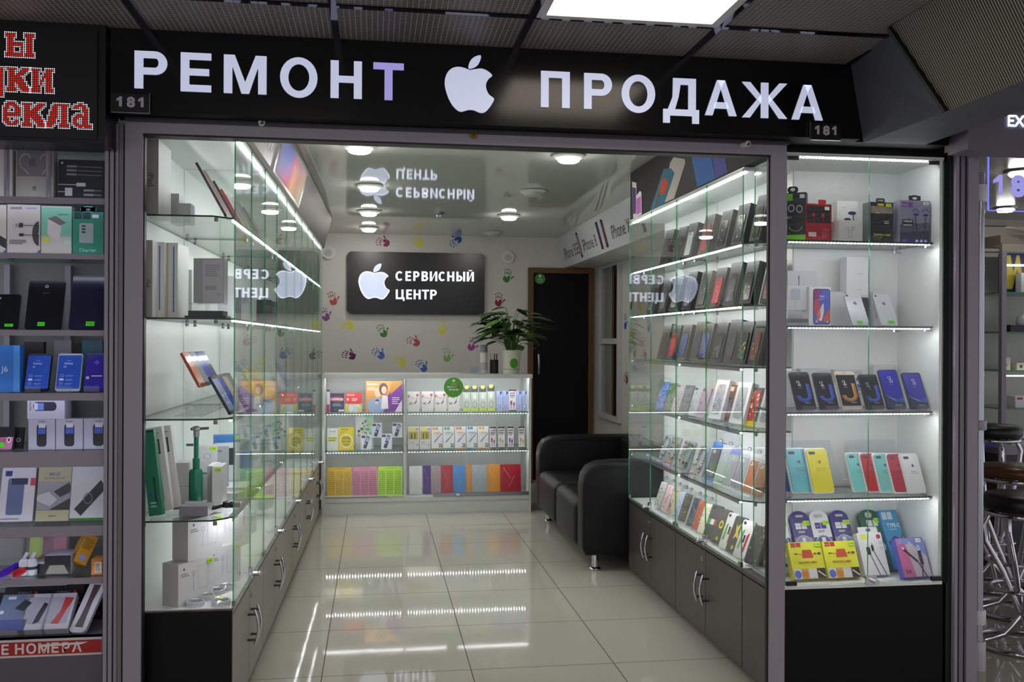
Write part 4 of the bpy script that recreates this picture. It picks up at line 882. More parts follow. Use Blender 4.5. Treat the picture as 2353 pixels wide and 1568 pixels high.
item('phone_box', 'plain white phone box behind the right-hand silver phone', 'box', 2032, 3.52, z, .1, .138, .045, '#d8dade', [('n', .12, .25, .2, .5, 5, '#8a8a8e')], rz=.05)
def silver(px, lb, tg):
    item('silver_phone', lb, 'phone', px, 3.42, z, .073, .14, .008, '#c6cad2', [('a', .52, .72, .12, '#5c6068'), ('r', .0, .93, 1, .936, '#9a9ea6'), ('r', .0, .07, 1, .076, '#9a9ea6'), ('t', 'iPhone', .5, .25, .02, '#8a8e96')], tilt=.5, cr=.12, r=.25, parts=[('camera_lens', .001, (.08, .93, .22, .975), '#1c1d22', [], .05), tg], rz=.05)
silver(1979, 'silver phone seen from the back, leaning in front of the dark fish phone box', TAG(.3, .03, .62, .14, NEON, '7490'))
silver(2046, 'silver phone seen from the back at the right of the second shelf, two green tags', TAG(.4, .04, .78, .15, NEON, '9900'))
# ---- third shelf: six dummy phones on clear stands and boxes behind
z = DSH[2] + .0006
for px, lb, w_, h_ in ((1872, 'pale phone box behind the first two blue-striped phones', .12, .155), (1950, 'white phone box with a printed app grid behind the gold phone', .12, .15), (2034, 'tall white box behind the two blue phones', .1, .17), (1816, 'white phone box with outline drawing at the left end of the third shelf', .07, .145)):
    item('phone_box', lb, 'box', px, 3.57, z, w_, h_, .03, '#d5d7dc', [('o', .55, .05, .95, .93, .015, '#a8abb4')] + ([('s', .66, .3, .95, .8, ['#2f62b8', '#4a7ac8', '#333', '#b85a3a'], 10, 3)] if px == 1950 else []))
JB = ['#1f3fa8', '#2a52c8', '#2f5fe0', '#3f74ea']; JG = ['#a8641e', '#c87a22', '#e0962a', '#eab04a']
def jphone(px, pw, h, kind, lb, body='#0f1116'):
    w = pw / 590; D = []
    if kind in 'bg':
        c4 = JB if kind == 'b' else JG
        scr = '#07080d'
        for i, c in enumerate(c4): D += [('g', .5, .34, .42 - .055 * i, .21 - .0275 * i, .09 + i * .012, PI, 2 * PI, c), ('r', .92 - .055 * i - .035, .34, .92 - .055 * i, .72, c)]
        D += [('t', '12', .33, .78, .085, '#e8ecf4', 0), ('t', '45', .36, .68, .085, '#e8ecf4', 0), ('n', .28, .585, .5, .6, 1, '#e0e4ec'), ('t', 'Galaxy J7' if pw > 55 else 'Galaxy J5', .62, .1, .035, '#d8dce4')]
    else:
        scr = '#1f22a0'
        D += [('p', [(0, 0), (1, 0), (1, .13), (.6, .16), (.25, .24), (0, .36)], '#0a1648'), ('p', [(0, .36), (.25, .24), (.6, .16), (1, .13), (1, .2), (.6, .2), (.25, .27)], '#6a9ad8'), ('p', [(.45, .16), (1, .13), (1, .3), (.8, .24)], '#2a58b8'), ('t', '12', .5, .8, .08, '#e8ecf8'), ('t', '23', .53, .71, .08, '#e8ecf8'), ('n', .42, .61, .62, .622, 1, '#c8cce8'), ('t', 'Galaxy S8', .6, .06, .035, '#d8dce8')]
    item('dummy_phone', lb, 'phone', px, 3.352, z + .003, w, h, .008, body, [('e', .5, .965, .12, .005, '#3a3c44')], tilt=.45, cr=.1, r=.2, parts=[('screen', .0006, (.035, .09 if kind in 'bg' else .04, .965, .9 if kind in 'bg' else .97), mat(scr, .12), D, .03)], rz=.05)
    stand(wx(px - 2, 3.352), 3.34, z, .0, .05, 'clear phone stand under the ' + lb.split(',')[0], 'clear phone stands of the street display')
jphone(1855, 48, .155, 'b', 'black phone with a blue curved-stripe wallpaper, leftmost on the third shelf')
jphone(1908, 47, .152, 'b', 'black phone with a blue curved-stripe wallpaper, second from left on the third shelf')
jphone(1961, 50, .158, 'g', 'gold-framed phone with an orange curved-stripe wallpaper', '#c8b8a8')
jphone(2014, 46, .145, 'b', 'black phone with a blue curved-stripe wallpaper, just right of the gold phone')
jphone(2063, 48, .165, 's', 'taller blue wallpaper phone showing 12 23, fifth on the third shelf', '#0c0e20')
jphone(2116, 48, .152, 's', 'shorter blue wallpaper phone showing 12 23, rightmost on the third shelf', '#0c0e20')
# ---- fourth shelf: silicone cases in blisters
z = DSH[3] + .0006
def scase(px, Y, w, h, c, lb, t1='iPhone 7', dark='#3a4a50', g=None):
    item('silicone_case', lb, 'phone case', px, Y, z + .002, w, h, .009, '#e4e8e8', [], tilt=.42, cr=.12, r=.2, rz=.05, group=g,
         parts=[('case_back', .004, (.06, .02, .99, .97), mat(c, .35), [('q', .1, .87, .42, .94, .06, '#3f3f44'), ('a', .55, .7, .08, dark), ('t', t1, .55, .545, .032, dark), ('t', 'Silicone Case', .55, .5, .03, dark)], .13)])
scase(1807, 3.425, .08, .18, '#1f3f9a', 'dark blue silicone case cut off at the left end of the fourth shelf', 'iPhone 7 Plus')
scase(1847, 3.405, .092, .182, '#6fc0cc', 'large turquoise silicone case, left of the yellow one', 'iPhone 7 Plus')
scase(1895, 3.39, .092, .182, '#e0d432', 'large yellow silicone case', 'iPhone 7 Plus', '#8a7a20')
for i, (px, c, lb) in enumerate([(1983, '#74c8c4', 'turquoise silicone case leftmost in the row of five small cases'), (2015, '#b8202e', 'bright red silicone case, second in the row of five small cases'), (2046, '#7cc8c6', 'turquoise silicone case between the red and the raspberry case'), (2077, '#b03246', 'raspberry red silicone case next to the white one'), (2110, '#e6e8ec', 'white silicone case at the right end of the row')]):
    scase(px, 3.405 - i * .0135, .076, .16, c, lb, 'iPhone 7', '#4a3a40' if i % 2 else '#3a4a50')
for px, lb, wd in ((1890, 'clear plastic stepped rack behind the two large silicone cases', .2), (2040, 'clear plastic stepped rack behind the five small silicone cases', .22)):
    b = MB().box(-wd / 2, .13, 0, wd / 2, .133, .19, CLEAR).box(-wd / 2, -.03, .0002, wd / 2, .13, .002, CLEAR)
    for sx_ in (-wd / 2, wd / 2 - .002): b.poly([(sx_, -.03, .002), (sx_, .13, .002), (sx_, .13, .19), (sx_, .08, .11), (sx_, .06, .09)], CLEAR)
    tag(b.build('case_rack', None, (wx(px, 3.45), 3.45, z - .0004)), lb, 'rack')
# ---- base: cables
z = DB + .0006
def arch(w, h, t=.2):
    return [(-w / 2, 0), (w / 2, 0), (w / 2, h * (1 - t))] + [(w / 2 * math.cos(a), h * (1 - t) + h * t * math.sin(a)) for a in [PI * k / 10 for k in range(1, 10)]] + [(-w / 2, h * (1 - t))]
def hoco(px, c1, c2, lb, Y=3.455, h=.25, hole='#cfd3e0', cable='#dcdfe8'):
    w = .08; bd = '#ecebf0' if c1 != '#e2e2ea' else '#3c378c'
    item('cable_pack', lb, 'cable pack', px, Y, z, w, h, .02, c1, [('r', .2, .7, .5, .8, bd), ('r', .53, .7, .8, .8, bd), ('t', 'hoco.', .35, .75, .025, c1, 0, .26), ('n', .3, .64, .7, .68, 2, bd), ('r', 0, .36, 1, .56, c2), ('e', .5, .48, .42, .12, '#b6b4cc'), ('e', .5, .48, .36, .1, c2), ('q', .4, .42, .6, .56, .04, cable), ('r', .47, .3, .53, .43, '#55525a'), ('q', .38, .1, .68, .15, .05, bd)], tilt=.5, shape=arch(w, h, .12), parts=[TAG(.62, .755, .98, .83), ('hang_hole', .0006, (.3, .89, .7, .93), '#b8bcb8', [], .03)], rz=.04)
hoco(1814, '#e2e2ea', '#3f3b86', 'white and purple cable pack cut off at the left end of the display floor')
hoco(1868, '#3c3680', '#8f8db8', 'purple cable pack with a hang hole, left of the white ring-hole pack')
hoco(1914, '#e2e2ea', '#4a4890', 'white cable pack with a purple band between two purple packs', cable='#e8eaf2')
hoco(1962, '#3c3680', '#8f8db8', 'purple cable pack nearest to the door joint of the street display')
item('cable_pack', 'dark green cable pack with a rocket picture', 'cable pack', 2033, 3.455, z, .092, .25, .02, '#1f5a42', [('r', .3, .72, .56, .82, '#d8e0dc'), ('r', .6, .72, .82, .82, '#d8e0dc'), ('p', [(.1, .35), (.35, .5), (.5, .62), (.66, .5), (1, .38), (.8, .3), (.5, .38), (.3, .28)], '#9ab4cc'), ('p', [(.42, .4), (.5, .62), (.58, .4)], '#c8ccd8'), ('e', .6, .3, .1, .07, '#3a3060')], tilt=.5, shape=arch(.092, .25, .12), parts=[TAG(.66, .77, 1, .85), ('hang_hole', .0006, (.3, .86, .62, .95), '#b8bcb8', [], .1)], rz=.04)
item('hub_box', 'blue box of a type-c hub at the right back of the display floor', 'box', 2080, 3.45, z, .084, .24, .03, '#3f94c8', [('r', .12, .84, .38, .97, '#c8d8e0'), ('r', .42, .84, .68, .97, '#c8d8e0'), ('t', 'TYPE-C', .6, .74, .07, '#e6eef2', .02, .7), ('n', .3, .66, .85, .69, 1, '#a8d0e0'), ('p', [(.12, .46), (.5, .56), (.98, .46), (.95, .4), (.7, .3), (.14, .42)], '#3f3c78'), ('l', .8, .5, 1, .6, .03, '#22223a'), ('l', .8, .28, 1, .36, .03, '#22223a')], tilt=.48, side='#2a7ab0', rz=.1)
def yel(px, lb):
    item('cable_box', lb, 'box', px, 3.36, z, .138, .14, .028, '#dedc32', [('r', .08, .86, .22, .98, '#b8281e'), ('r', .24, .86, .38, .98, '#b8281e'), ('t', 'hoco.', .15, .92, .035, '#f0e8d8', 0, .12), ('p', [(.36, .56), (.4, .78), (.66, .78), (.7, .56)], '#c0462a'), ('l', .18, .68, .38, .66, .015, '#c04a2a'), ('r', .14, .66, .22, .69, '#3a2a20'), ('l', .68, .66, .86, .68, .015, '#c04a2a'), ('e', .76, .67, .03, .03, '#b8281e'), ('r', .84, .64, .93, .7, '#3a4a70'), ('t', 'SILICONE CABLE', .5, .44, .06, '#a8321e', .02, .55), ('n', .35, .36, .68, .375, 1, '#a89a20'), ('r', .03, .0, .97, .27, '#d8d8dc'), ('e', .14, .12, .1, .11, '#5a6ac8'), ('r', .25, .0, .47, .27, '#caa060'), ('e', .36, .12, .1, .1, '#d07a2a'), ('r', .72, .0, .97, .27, '#2a2426'), ('l', .75, .2, .95, .05, .04, '#e0c8c0')], tilt=.42, side='#c8b81e', rz=.05, parts=[TAG(.8, .86, .97, .97)])
yel(1866, 'left yellow silicone cable box at the front of the display floor'); yel(1945, 'right yellow silicone cable box at the front of the display floor')
item('cable_box', 'white box with two black cable plugs and a red dot', 'box', 2020, 3.38, z, .105, .165, .028, '#dcdde0', [('r', .14, .84, .38, .97, '#d8dc32'), ('e', .86, .9, .09, .055, '#a8202c'), ('q', .26, .48, .42, .66, .03, '#1f2024'), ('q', .47, .56, .57, .7, .02, '#1f2024'), ('r', .5, .7, .56, .75, '#9aa0aa'), ('l', .37, .5, .6, .0, .03, '#1a1a1e'), ('l', .54, .56, .86, .0, .03, '#1a1a1e'), ('g', .88, .75, .06, .04, .3, 0, 6.28, '#9a9ca2'), ('g', .88, .62, .06, .04, .3, 0, 6.28, '#9a9ca2')], tilt=.42, rz=.05, parts=[('hang_tab', .001, (.1, .99, .9, 1.14), '#d4d5d8', [('q', .4, .3, .65, .7, .12, '#8a8c92')], .05, -.003)])
item('cable_box', 'pink to blue box with a black charging cable marked 5A at the right end', 'box', 2113, 3.332, z, .12, .15, .03, '#9a9ec8', [('p', [(0, 0), (.45, 0), (.3, 1), (0, 1)], '#c86a9a'), ('p', [(.45, 0), (1, 0), (1, .5), (.5, .9), (.3, 1)], '#c0b4c8'), ('p', [(.3, 1), (.5, .9), (1, .5), (1, 1)], '#7a8ad0'), ('r', .06, .84, .22, .96, '#7a9ae0'), ('r', .25, .84, .42, .96, '#7a9ae0'), ('l', .2, .72, .62, .38, .07, '#20222c'), ('l', .16, .76, .22, .71, .05, '#e8e8f0'), ('q', .7, .3, .82, .66, .03, '#20222c'), ('r', .71, .66, .81, .8, '#b8c0d8'), ('l', .62, .38, .82, .0, .035, '#20222c'), ('l', .76, .32, .66, .0, .035, '#20222c'), ('t', '5A', .2, .15, .11, '#2a2a34', 0, .3)], tilt=.42, side='#4a5ac0', rz=.1, parts=[TAG(.7, .87, .9, .97, '#e8e8f0')])

# ================================================================ RIGHT GLASS ROW
def rit(name, label, cat, px, X, z, w, h, d, col, dec=(), tilt=.3, yaw=.24, group=None, Y=None, **k):
    Y = wy(px, X) if Y is None else Y
    if 4.395 < Y < 4.455: Y = 4.395
    if 4.455 <= Y < 4.515: Y = 4.515
    return item(name, label, cat, 0, Y, z, w, h, d, col, dec, tilt, -PI / 2 + yaw, group=group, X=X, **k)
ORD = ['first', 'second', 'third', 'fourth', 'fifth', 'sixth', 'seventh', 'eighth', 'ninth', 'tenth', 'eleventh', 'twelfth', 'thirteenth']
RZ = [z + .0006 for z in (.985, .70, .437)]
def boxed_case(px, X, z, w, h, body, win, pal, lb, g, n=9, seed=0, yaw=.15, tilt=.24):
    D = [('s', .06, .06, .94, .66, pal, n, seed)] if n else []
    rit('case_box', lb, 'box', px, X, z, w, h, .036, body, [('r', .13, .06, .87, .94, '#0a0a0b'), ('r', .16, .9, .84, .93, '#26262a')], tilt, yaw, g, side=body,
        parts=[('phone_case', .0015, (.2, .09, .8, .74), mat(win, .2), D, .1), ('camera_ring', .0008, (.36, .66, .5, .71), '#0c0c0e', [], .03, .0022)])
K1, K2, K3 = '#1f1e21', '#2b2a2c', '#5a5550'
rows = [
 (1.755, 'top shelf of the right row', [(1522, K1, '#1a1a1e', ['#3a3a44', '#6a6a78'], 'dark case box with a plain black case'), (1552, K1, '#1b1b1f', ['#8a5a6a', '#c8a0b0'], 'dark case box with a rose speckled case'), (1583, K1, '#c8ccd0', ['#3a3a3e', '#8a8e94'], 'dark case box with a pale silver case'), (1612, '#4e4a47', '#b04a58', ['#c86a76', '#a03a48'], 'grey case box with a pink case'), (1652, K1, '#1c1c20', ['#c8ccd4', '#4a4a52'], 'black case box with silver glints, right of the grey pink-case box'), (1690, K1, '#2a2c30', ['#b8bcc0', '#5a5e64'], 'black case box with a round ring emblem'), (1731, K1, '#26221c', ['#d8c06a', '#e8e0c8', '#8a7a3a'], 'black case box with a gold glitter case'), (1764, '#2a1618', '#2c1c22', ['#d8a84a', '#8a5aa8'], 'dark red case box against the aluminium post')]),
 (1.5, 'second shelf of the right row', [(1492, K1, '#16161a', ['#2a2a30'], 'black case box with a black case, farthest'), (1519, K1, '#202228', ['#3a3c44'], 'black case box with a graphite case'), (1544, K1, '#1c1e24', ['#2c3038'], 'black case box with a slate case'), (1574, '#15161a', '#23304a', ['#c88a4a', '#e8d8b0'], 'black case box with an orange and cream print'), (1607, '#5c534b', '#6a6c6c', ['#c8c8c4', '#4a4a4a'], 'brown-grey case box with a smoky case'), (1640, K1, '#b82838', ['#e8c8b0', '#d8503a', '#f0e8e0', '#7a1420'], 'black case box with a bright red patterned case'), (1672, K1, '#2a2c34', ['#3a3e4a'], 'large black case box with a dark blue case'), (1710, '#17171a', '#1c1c20', ['#d8c84a', '#c8c8d0'], 'tall black case box with thin yellow print'), (1757, '#1c191a', '#a86a72', ['#b87a82', '#985a62'], 'black case box with a dusty pink case against the post')]),
 (1.247, 'third shelf of the right row', [(1518, K1, '#3a2224', ['#8a2a2e', '#1a1a1c'], 'black case box with a dark red case'), (1540, K1, '#c01e30', ['#d83a48', '#a01424'], 'black case box with a vivid red case'), (1564, '#56503a', '#4a5a9a', ['#c8a84a', '#5a6ab0'], 'olive case box with a blue and gold case'), (1588, '#575247', '#3a4054', ['#4a5068'], 'olive case box with a slate case'), (1612, '#575247', '#5a66a8', ['#6a76b8'], 'olive case box with a lavender blue case'), (1643, K2, '#2a2c30', ['#3c3e44'], 'dark case box with a graphite case'), (1672, K2, '#4a4650', ['#a8606a', '#6a5a62'], 'dark case box with a mauve freckled case'), (1699, K1, '#3a4038', ['#c8a03a', '#d86a2a', '#8ac8b8', '#e8d8a0'], 'black case box with an autumn coloured print'), (1728, K1, '#8a3a3a', ['#d83a3a', '#e8c83a', '#3a6ac8', '#f0e8e0', '#1a1a1c', '#c86a9a'], 'black case box with a crowded comic print'), (1757, K1, '#33363e', ['#44485a'], 'black case box with a grey-blue case against the post')])]
for ri, (z, rn, L) in enumerate(rows):
    for i, (px, body, win, pal, lb) in enumerate(L):
        boxed_case(px, 1.535 if px < 1745 else 1.572, z + .0006, .095 if px < 1725 else .08, .185 if i % 3 else .196, body, win, pal, lb, None, 22 if len(pal) > 3 else 9, ri * 20 + i)
        o = bpy.data.objects; 
        ob = [q for q in o if q.get('label') == lb][0]; ob['label'] = lb + ', ' + rn if len((lb + ', ' + rn).split()) <= 16 else lb; ob['group'] = 'boxed phone cases on the ' + rn
# fourth shelf
z = RZ[0]; G = 'phone cases on the fourth shelf of the right row'
for i, (px, c, pal, lb) in enumerate([(1515, '#5a76c0', ['#e8ecf4', '#3a56a8', '#8aa0d8'], 'blue and white flowered phone case'), (1533, '#6a7a5c', ['#2a5a2e', '#c8c8bc', '#8a8a7c'], 'green leaf-print phone case'), (1550, '#c8b8c0', ['#b84a7a', '#e8e0e4', '#8a8a9a'], 'pale phone case with pink blossoms'), (1569, '#787b80', ['#8a8e94'], 'plain grey phone case between blossom and mosaic cases'), (1586, '#c8ccd0', ['#3a8a9a', '#d8c83a', '#5a6ac8'], 'white phone case with a coloured mosaic print'), (1607, '#b8a0b0', ['#a888a0', '#7a5a9a'], 'lilac phone case with small lettering')]):
    rit('phone_case', lb + ', fourth shelf of the right row', 'phone case', px, 1.525, z, .074, .148, .009, c, [('s', .05, .05, .95, .95, pal, 26, i)] , .33, group=G, cr=.14, r=.25, parts=[('camera_cutout', .0006, (.1, .88, .38, .95), '#3a3a40', [], .05)])
for i, (px, w_, pal, lb) in enumerate([(1641, .1, ['#c8b83a', '#e8e8e4', '#3a2a3a', '#8a8a90'], 'white window box with a lemon and skull print case'), (1690, .1, ['#b8c8e0', '#d8c8a0', '#c86a4a', '#8a9aa8'], 'white window box with a sky and flowers case'), (1752, .09, ['#6a8ab0', '#d8d8e0', '#4a4a6a'], 'white window box with a pale blue case by the post')]):
    rit('window_box', lb, 'box', px, 1.54 if i < 2 else 1.57, z, w_, .185, .035, '#dcdde0', [], .3, group='white window boxes on the fourth shelf of the right row', parts=[('phone_case', .001, (.2, .12, .8, .88), '#a8acb0', [('s', .06, .06, .94, .94, pal, 24, i + 40)], .12)])
rit('blister_pack', 'brown blister pack of a brown case between two white window boxes', 'pack', 1668, 1.575, z, .1, .17, .012, '#5e3a34', [('r', .3, .82, .62, .94, '#e8e4e0'), ('p', [(.2, .2), (.5, .55), (.75, .3), (.6, .1)], '#8a6a64'), ('r', .1, .06, .3, .16, '#b8a09a')], .25)
rit('blister_pack', 'red and black pack of a red case right of the flowered window box', 'pack', 1722, 1.575, z, .11, .17, .012, '#2a1a26', [('r', .3, .05, .78, .92, '#b83a3a'), ('s', .3, .1, .78, .9, ['#e8c83a', '#d86a5a', '#3a4a9a', '#f0e0d0'], 18, 9), ('r', 0, 0, 1, .14, '#b8b82a')], .25)
# fifth shelf: beaded cases, then blisters
z = RZ[1]
def beads(px, lb, pal, seed, strap='#e08a5a'):
    X = 1.53; t = rit('beaded_case', lb, 'phone case', px, X, z, .074, .15, .009, '#a8aab0', [('s', .08, .3, .92, .95, ['#b8c8e0', '#e0d8c8', '#8aa8b8', '#c8b0d0'], 12, seed)], .33, cr=.14, r=.2, group='beaded phone cases on the fifth shelf of the right row', parts=[('camera_cutout', .0006, (.1, .88, .38, .95), '#3a3a40', [], .05)])
    rb = random.Random(seed); b = MB(); P = []
    for k in range(26):
        a = PI * 2 * k / 26; P.append((.028 * math.sin(a) * (1 + .2 * math.sin(2 * a)), -.006, .085 + .055 * math.cos(a)))
    P += [(.01 * math.sin(k), -.006, .03 - k * .006) for k in range(5)]
    for p in P: b.lathe(p, [(.0005, -.0048), (.0042, -.002), (.0042, .002), (.0005, .0048)], mat(rb.choice(pal), .15), 6)
    b.build('bead_strap', t)
    b = MB(); b.tube([(0, -.008, .004), (.01, -.03, .0035), (-.01, -.05, .0035), (.015, -.06, .0035)], .0022, strap, 6); b.build('cord', t)
beads(1522, 'green and clear beaded phone case', ['#3a7a4a', '#c8d0d8', '#e8e8ee', '#4a5a9a'], 1); beads(1541, 'gold beaded phone case with an orange cord', ['#b8904a', '#d8c8a0', '#6a4a2a'], 2)
beads(1565, 'copper and crystal beaded phone case', ['#a8603a', '#c8b0a0', '#e8e8ee'], 3, '#e8784a'); beads(1582, 'turquoise and lime beaded phone case', ['#3a9a8a', '#a8c84a', '#5a3a2a'], 4, '#5aa85a'); beads(1603, 'long brown beaded phone case at the unit joint', ['#8a6a4a', '#d8d0c8', '#5a3a2a'], 5, '#e0604a')
for i in range(5):
    tag(MB().tube([(0, 0, .003), (.05, -.012, .003), (.1, -.006, .003), (.12, .008, .003), (.08, .012, .003), (.02, .006, .003)], .0028, '#a8c8e8', 6).build('coiled_strap', None, (1.505 + .003 * i, 4.55 + i * .13, z), PI / 2 - .06 * i), ORD[i] + ' light blue carrying strap from the unit joint, lying before the beaded cases', 'strap', 'light blue straps on the fifth shelf of the right row')
BP = [(1630, '#3f78c8', '#6a6460', 'blue framed blister pack of a dark case'), (1652, '#c8ccd4', '#d0d4d8', 'clear blister pack of a transparent case beside the blue framed pack'), (1672, '#8a90d0', '#c4c8cc', 'lilac topped blister pack'), (1694, '#c8ccd0', '#b8bcc0', 'clear blister pack with a silver case'), (1716, '#d8dadd', '#e08a5a', 'clear blister pack of an orange case'), (1738, '#d8dadd', '#d8a070', 'clear blister pack of a peach case'), (1758, '#3a5a9a', '#7a8ac0', 'dark blue blister pack against the aluminium post')]
for i, (px, c, c2, lb) in enumerate(BP):
    rit('blister_pack', lb + ', fifth shelf', 'pack', px, 1.535 if i < 6 else 1.575, z, .088, .185, .012, '#c9ced2' if i else '#3f78c8', [('r', 0, .8, 1, 1, c)], .33, group='blister packs on the fifth shelf of the right row', cr=.05, parts=[('phone_case', .005, (.16, .08, .86, .82), mat(c2, .2), [('q', .1, .84, .5, .95, .1, '#e8e8ea'), ('e', .22, .9, .06, .03, '#2a2a2e')], .12), ('hang_hook', .001, (.35, 1.0, .65, 1.09), '#5a5a5e', [('e', .5, .45, .32, .34, '#c8ccca')], .1, -.006), ('clear_cover', .0015, (.08, .04, .94, .9), CLEAR, [], .1, .0075)])
# cabinet floor: clear packs, then rugged cases
z = RZ[2] + .0006
PK = [(1511, ['#8a8a3a', '#3a4a8a', '#c8c8c0'], 'clear pack of a case with a yellow bird and blue flowers'), (1526, ['#c83a4a', '#1a1a2a', '#2a8a7a', '#e8c8d0'], 'clear pack of a dark case with red roses'), (1541, ['#8a6a3a', '#3a2a1a', '#c8b89a'], 'clear pack of a brown forest-print case'), (1555, ['#3a4ab8', '#e8e8f0', '#b8c8e8'], 'clear pack of a white case with blue butterflies'), (1571, ['#8a7a5a', '#c8b89a', '#4a4238'], 'clear pack of a sandy map-print case'), (1586, ['#4a6a9a', '#8ab87a', '#2a3a5a'], 'clear pack of a blue-green scribble case'), (1598, ['#c8b83a', '#4a9a5a', '#b84a3a'], 'clear pack of a yellow-green gradient case'), (1612, ['#5a8ac8', '#c8d8e8', '#e8e8c0'], 'clear pack of a pale blue sea-print case')]
for i, (px, pal, lb) in enumerate(PK):
    rit('clear_pack', lb, 'pack', px, 1.515, z, .088, .18, .006, CLEAR, [], .36, group='clear case packs on the cabinet floor of the right row', cr=.04, parts=[('phone_case', .004, (.14, .05, .86, .84), mat(pal[-1], .3), [('s', .05, .04, .95, .96, pal, 30, i + 60)], .12, .0004), ('hang_hook', .001, (.36, .93, .64, 1.03), '#3a3a3e', [('e', .5, .4, .3, .3, '#a8aaa8')], .1, .0003)])
RC = [(1626, '#3f3f44', [('r', 0, .42, 1, .58, '#e8e8e8'), ('r', .0, .42, .34, .58, '#3a8a4a'), ('r', .66, .42, 1, .58, '#b8323a')], 'dark rugged case with a green, white and red band'), (1645, '#4c4944', [('e', .5, .55, .2, .12, '#c8c03a'), ('e', .5, .55, .1, .06, '#4c4944'), ('r', .4, .1, .6, .2, '#c8c03a')], 'grey rugged case with a yellow round crest'), (1664, '#dcdcdc', [('p', [(.1, .2), (.3, .25), (.3, .7), (.15, .65)], '#5aa83a'), ('r', .42, .4, .58, .62, '#2a2a2c'), ('p', [(.6, .15), (.75, .2), (.8, .65), (.65, .6)], '#c83a6a')], 'white rugged case with green and pink strokes, left of the winged yellow print'), (1680, '#45433f', [('p', [(.3, .35), (.5, .45), (.75, .4), (.6, .6), (.7, .85), (.45, .7), (.3, .8), (.4, .55)], '#d0c83a'), ('r', .4, .1, .6, .2, '#c8c03a')], 'dark rugged case with a yellow running figure'), (1698, '#dededd', [('p', [(.15, .2), (.3, .25), (.4, .75), (.22, .7)], '#6aa83a'), ('r', .42, .4, .56, .6, '#2a2a2c'), ('p', [(.6, .12), (.78, .18), (.85, .7), (.66, .6)], '#c0304a')], 'white rugged case with green and red strokes by the door joint'), (1725, '#4a4a42', [('s', .05, .1, .95, .95, ['#8a8a7a', '#6a6a5c', '#a8a89a'], 14, 77)], 'camouflage grey rugged case'), (1745, '#4a4840', [('s', .05, .1, .5, .95, ['#c84ab8', '#a83a9a'], 9, 78)], 'grey rugged case with pink camouflage blots'), (1757, '#55524a', [('e', .5, .55, .2, .12, '#c8c03a'), ('e', .5, .55, .1, .06, '#55524a'), ('r', .4, .1, .6, .2, '#c8c03a')], 'grey rugged case with a yellow crest against the post')]
for i, (px, c, D, lb) in enumerate(RC):
    rit('rugged_case', lb, 'phone case', px, 1.51 if px < 1735 else 1.545, z, .08, .162, .014, c, D, .38, group='rugged cases on the cabinet floor of the right row', cr=.16, r=.5, parts=[('camera_cutout', .001, (.1, .87, .3, .95), '#1c1c1e', [('e', .4, .5, .2, .3, '#55555a')], .08)])

# ================================================================ LEFT GLASS ROW
LZ = [q + .0006 for q in SH_L]; LB = .4206
item('tablet_box', 'tall white box with a grey lettered spine, left edge of the top shelf', 'box', 345, 3.37, LZ[0], .05, .258, .2, '#8f918c', [('v', 'iPad', .52, .46, .42, '#3a3a3c')], side='#dfe3e2')
item('tablet_box', 'small white box right of the big tablet box on the top left shelf', 'box', 400, 3.62, LZ[0], .03, .11, .1, '#aeb0ac', side='#dde2ea')
item('tablet_box', 'low white box nearest to the leaning tablets on the top left shelf', 'box', 422, 3.60, LZ[0], .045, .072, .08, '#b6b8b4', side='#d5d9e6')
for i, (y, h, c, lb) in enumerate([(3.46, .2, '#17181a', 'black tablet in front of the leaning row'), (3.56, .195, '#b59a9c', 'rose gold tablet leaning behind the black one'), (3.67, .18, '#24262e', 'dark tablet third in the leaning row'), (3.78, .17, '#9c2630', 'red-edged tablet fourth in the leaning row'), (3.90, .17, '#c8cacb', 'silver tablet fifth in the leaning row'), (4.26, .18, '#c9c2b4', 'cream tablet in the second unit of the left row'), (4.42, .18, '#b9bcc0', 'silver tablet in the second unit of the left row'), (4.6, .175, '#8c8e94', 'grey tablet in the second unit of the left row'), (4.78, .17, '#d5d2c0', 'pale tablet farthest in the leaning row')]):
    item('tablet', lb, 'tablet', 0, 3.47 + .135 * i, LZ[0] + .002, .12, h * 1.05, .009, c, [], .5, PI / 2 + .08, X=-.525 + (y - 3.4) * .0165, cr=.06, r=.25, group='tablets leaning on the top left shelf', parts=[('screen', .0005, (.05, .08, .95, .93), mat('#23262c', .1), [], .02)])
item('tablet_box', 'white box, grey lettered spine, left edge of the second shelf', 'box', 339, 3.372, LZ[1], .03, .265, .2, '#a5a7a2', [('v', 'iPad', .6, .44, .42, '#3a3a3c')], side='#dde1e1')
item('tablet_box', 'white tablet box with a blue edge line beside the grey lettered spine', 'box', 366, 3.46, LZ[1], .031, .268, .2, '#e0e2dc', [('l', .5, .1, .5, .95, .14, '#5a6fb8')], side='#dadeda')
item('tablet_box', 'second white tablet box with a blue edge line on the second shelf', 'box', 391, 3.50, LZ[1], .05, .27, .2, '#dcdfd8', [('r', 0, 0, .35, 1, '#b5b7ae'), ('l', .72, .08, .72, .95, .1, '#5476b4')], side='#dadeda')
item('tablet_box', 'short white lettered box behind the dark display stand', 'box', 424, 3.72, LZ[1], .052, .19, .1, '#d0d3cf', [('v', 'iPad mini', .35, .45, .22, '#4a4a4c')], side='#dce0dd')
ds_ = thing('tablet_display_stand', 'dark low display stand under the greyed box on the second left shelf', 'stand', (wx(478, 3.5), 3.46, LZ[1]))
MB().box(-.07, -.02, 0, .07, .1, .008, mat('#15161a', .15)).box(-.06, -.01, .0082, .06, .09, .026, mat('#23242c', .12)).build('stand_base', ds_); MB().box(-.006, .02, .0262, .006, .03, .05, CLEAR).box(-.06, .0, .0502, .06, .08, .054, CLEAR).build('stand_plate', ds_)
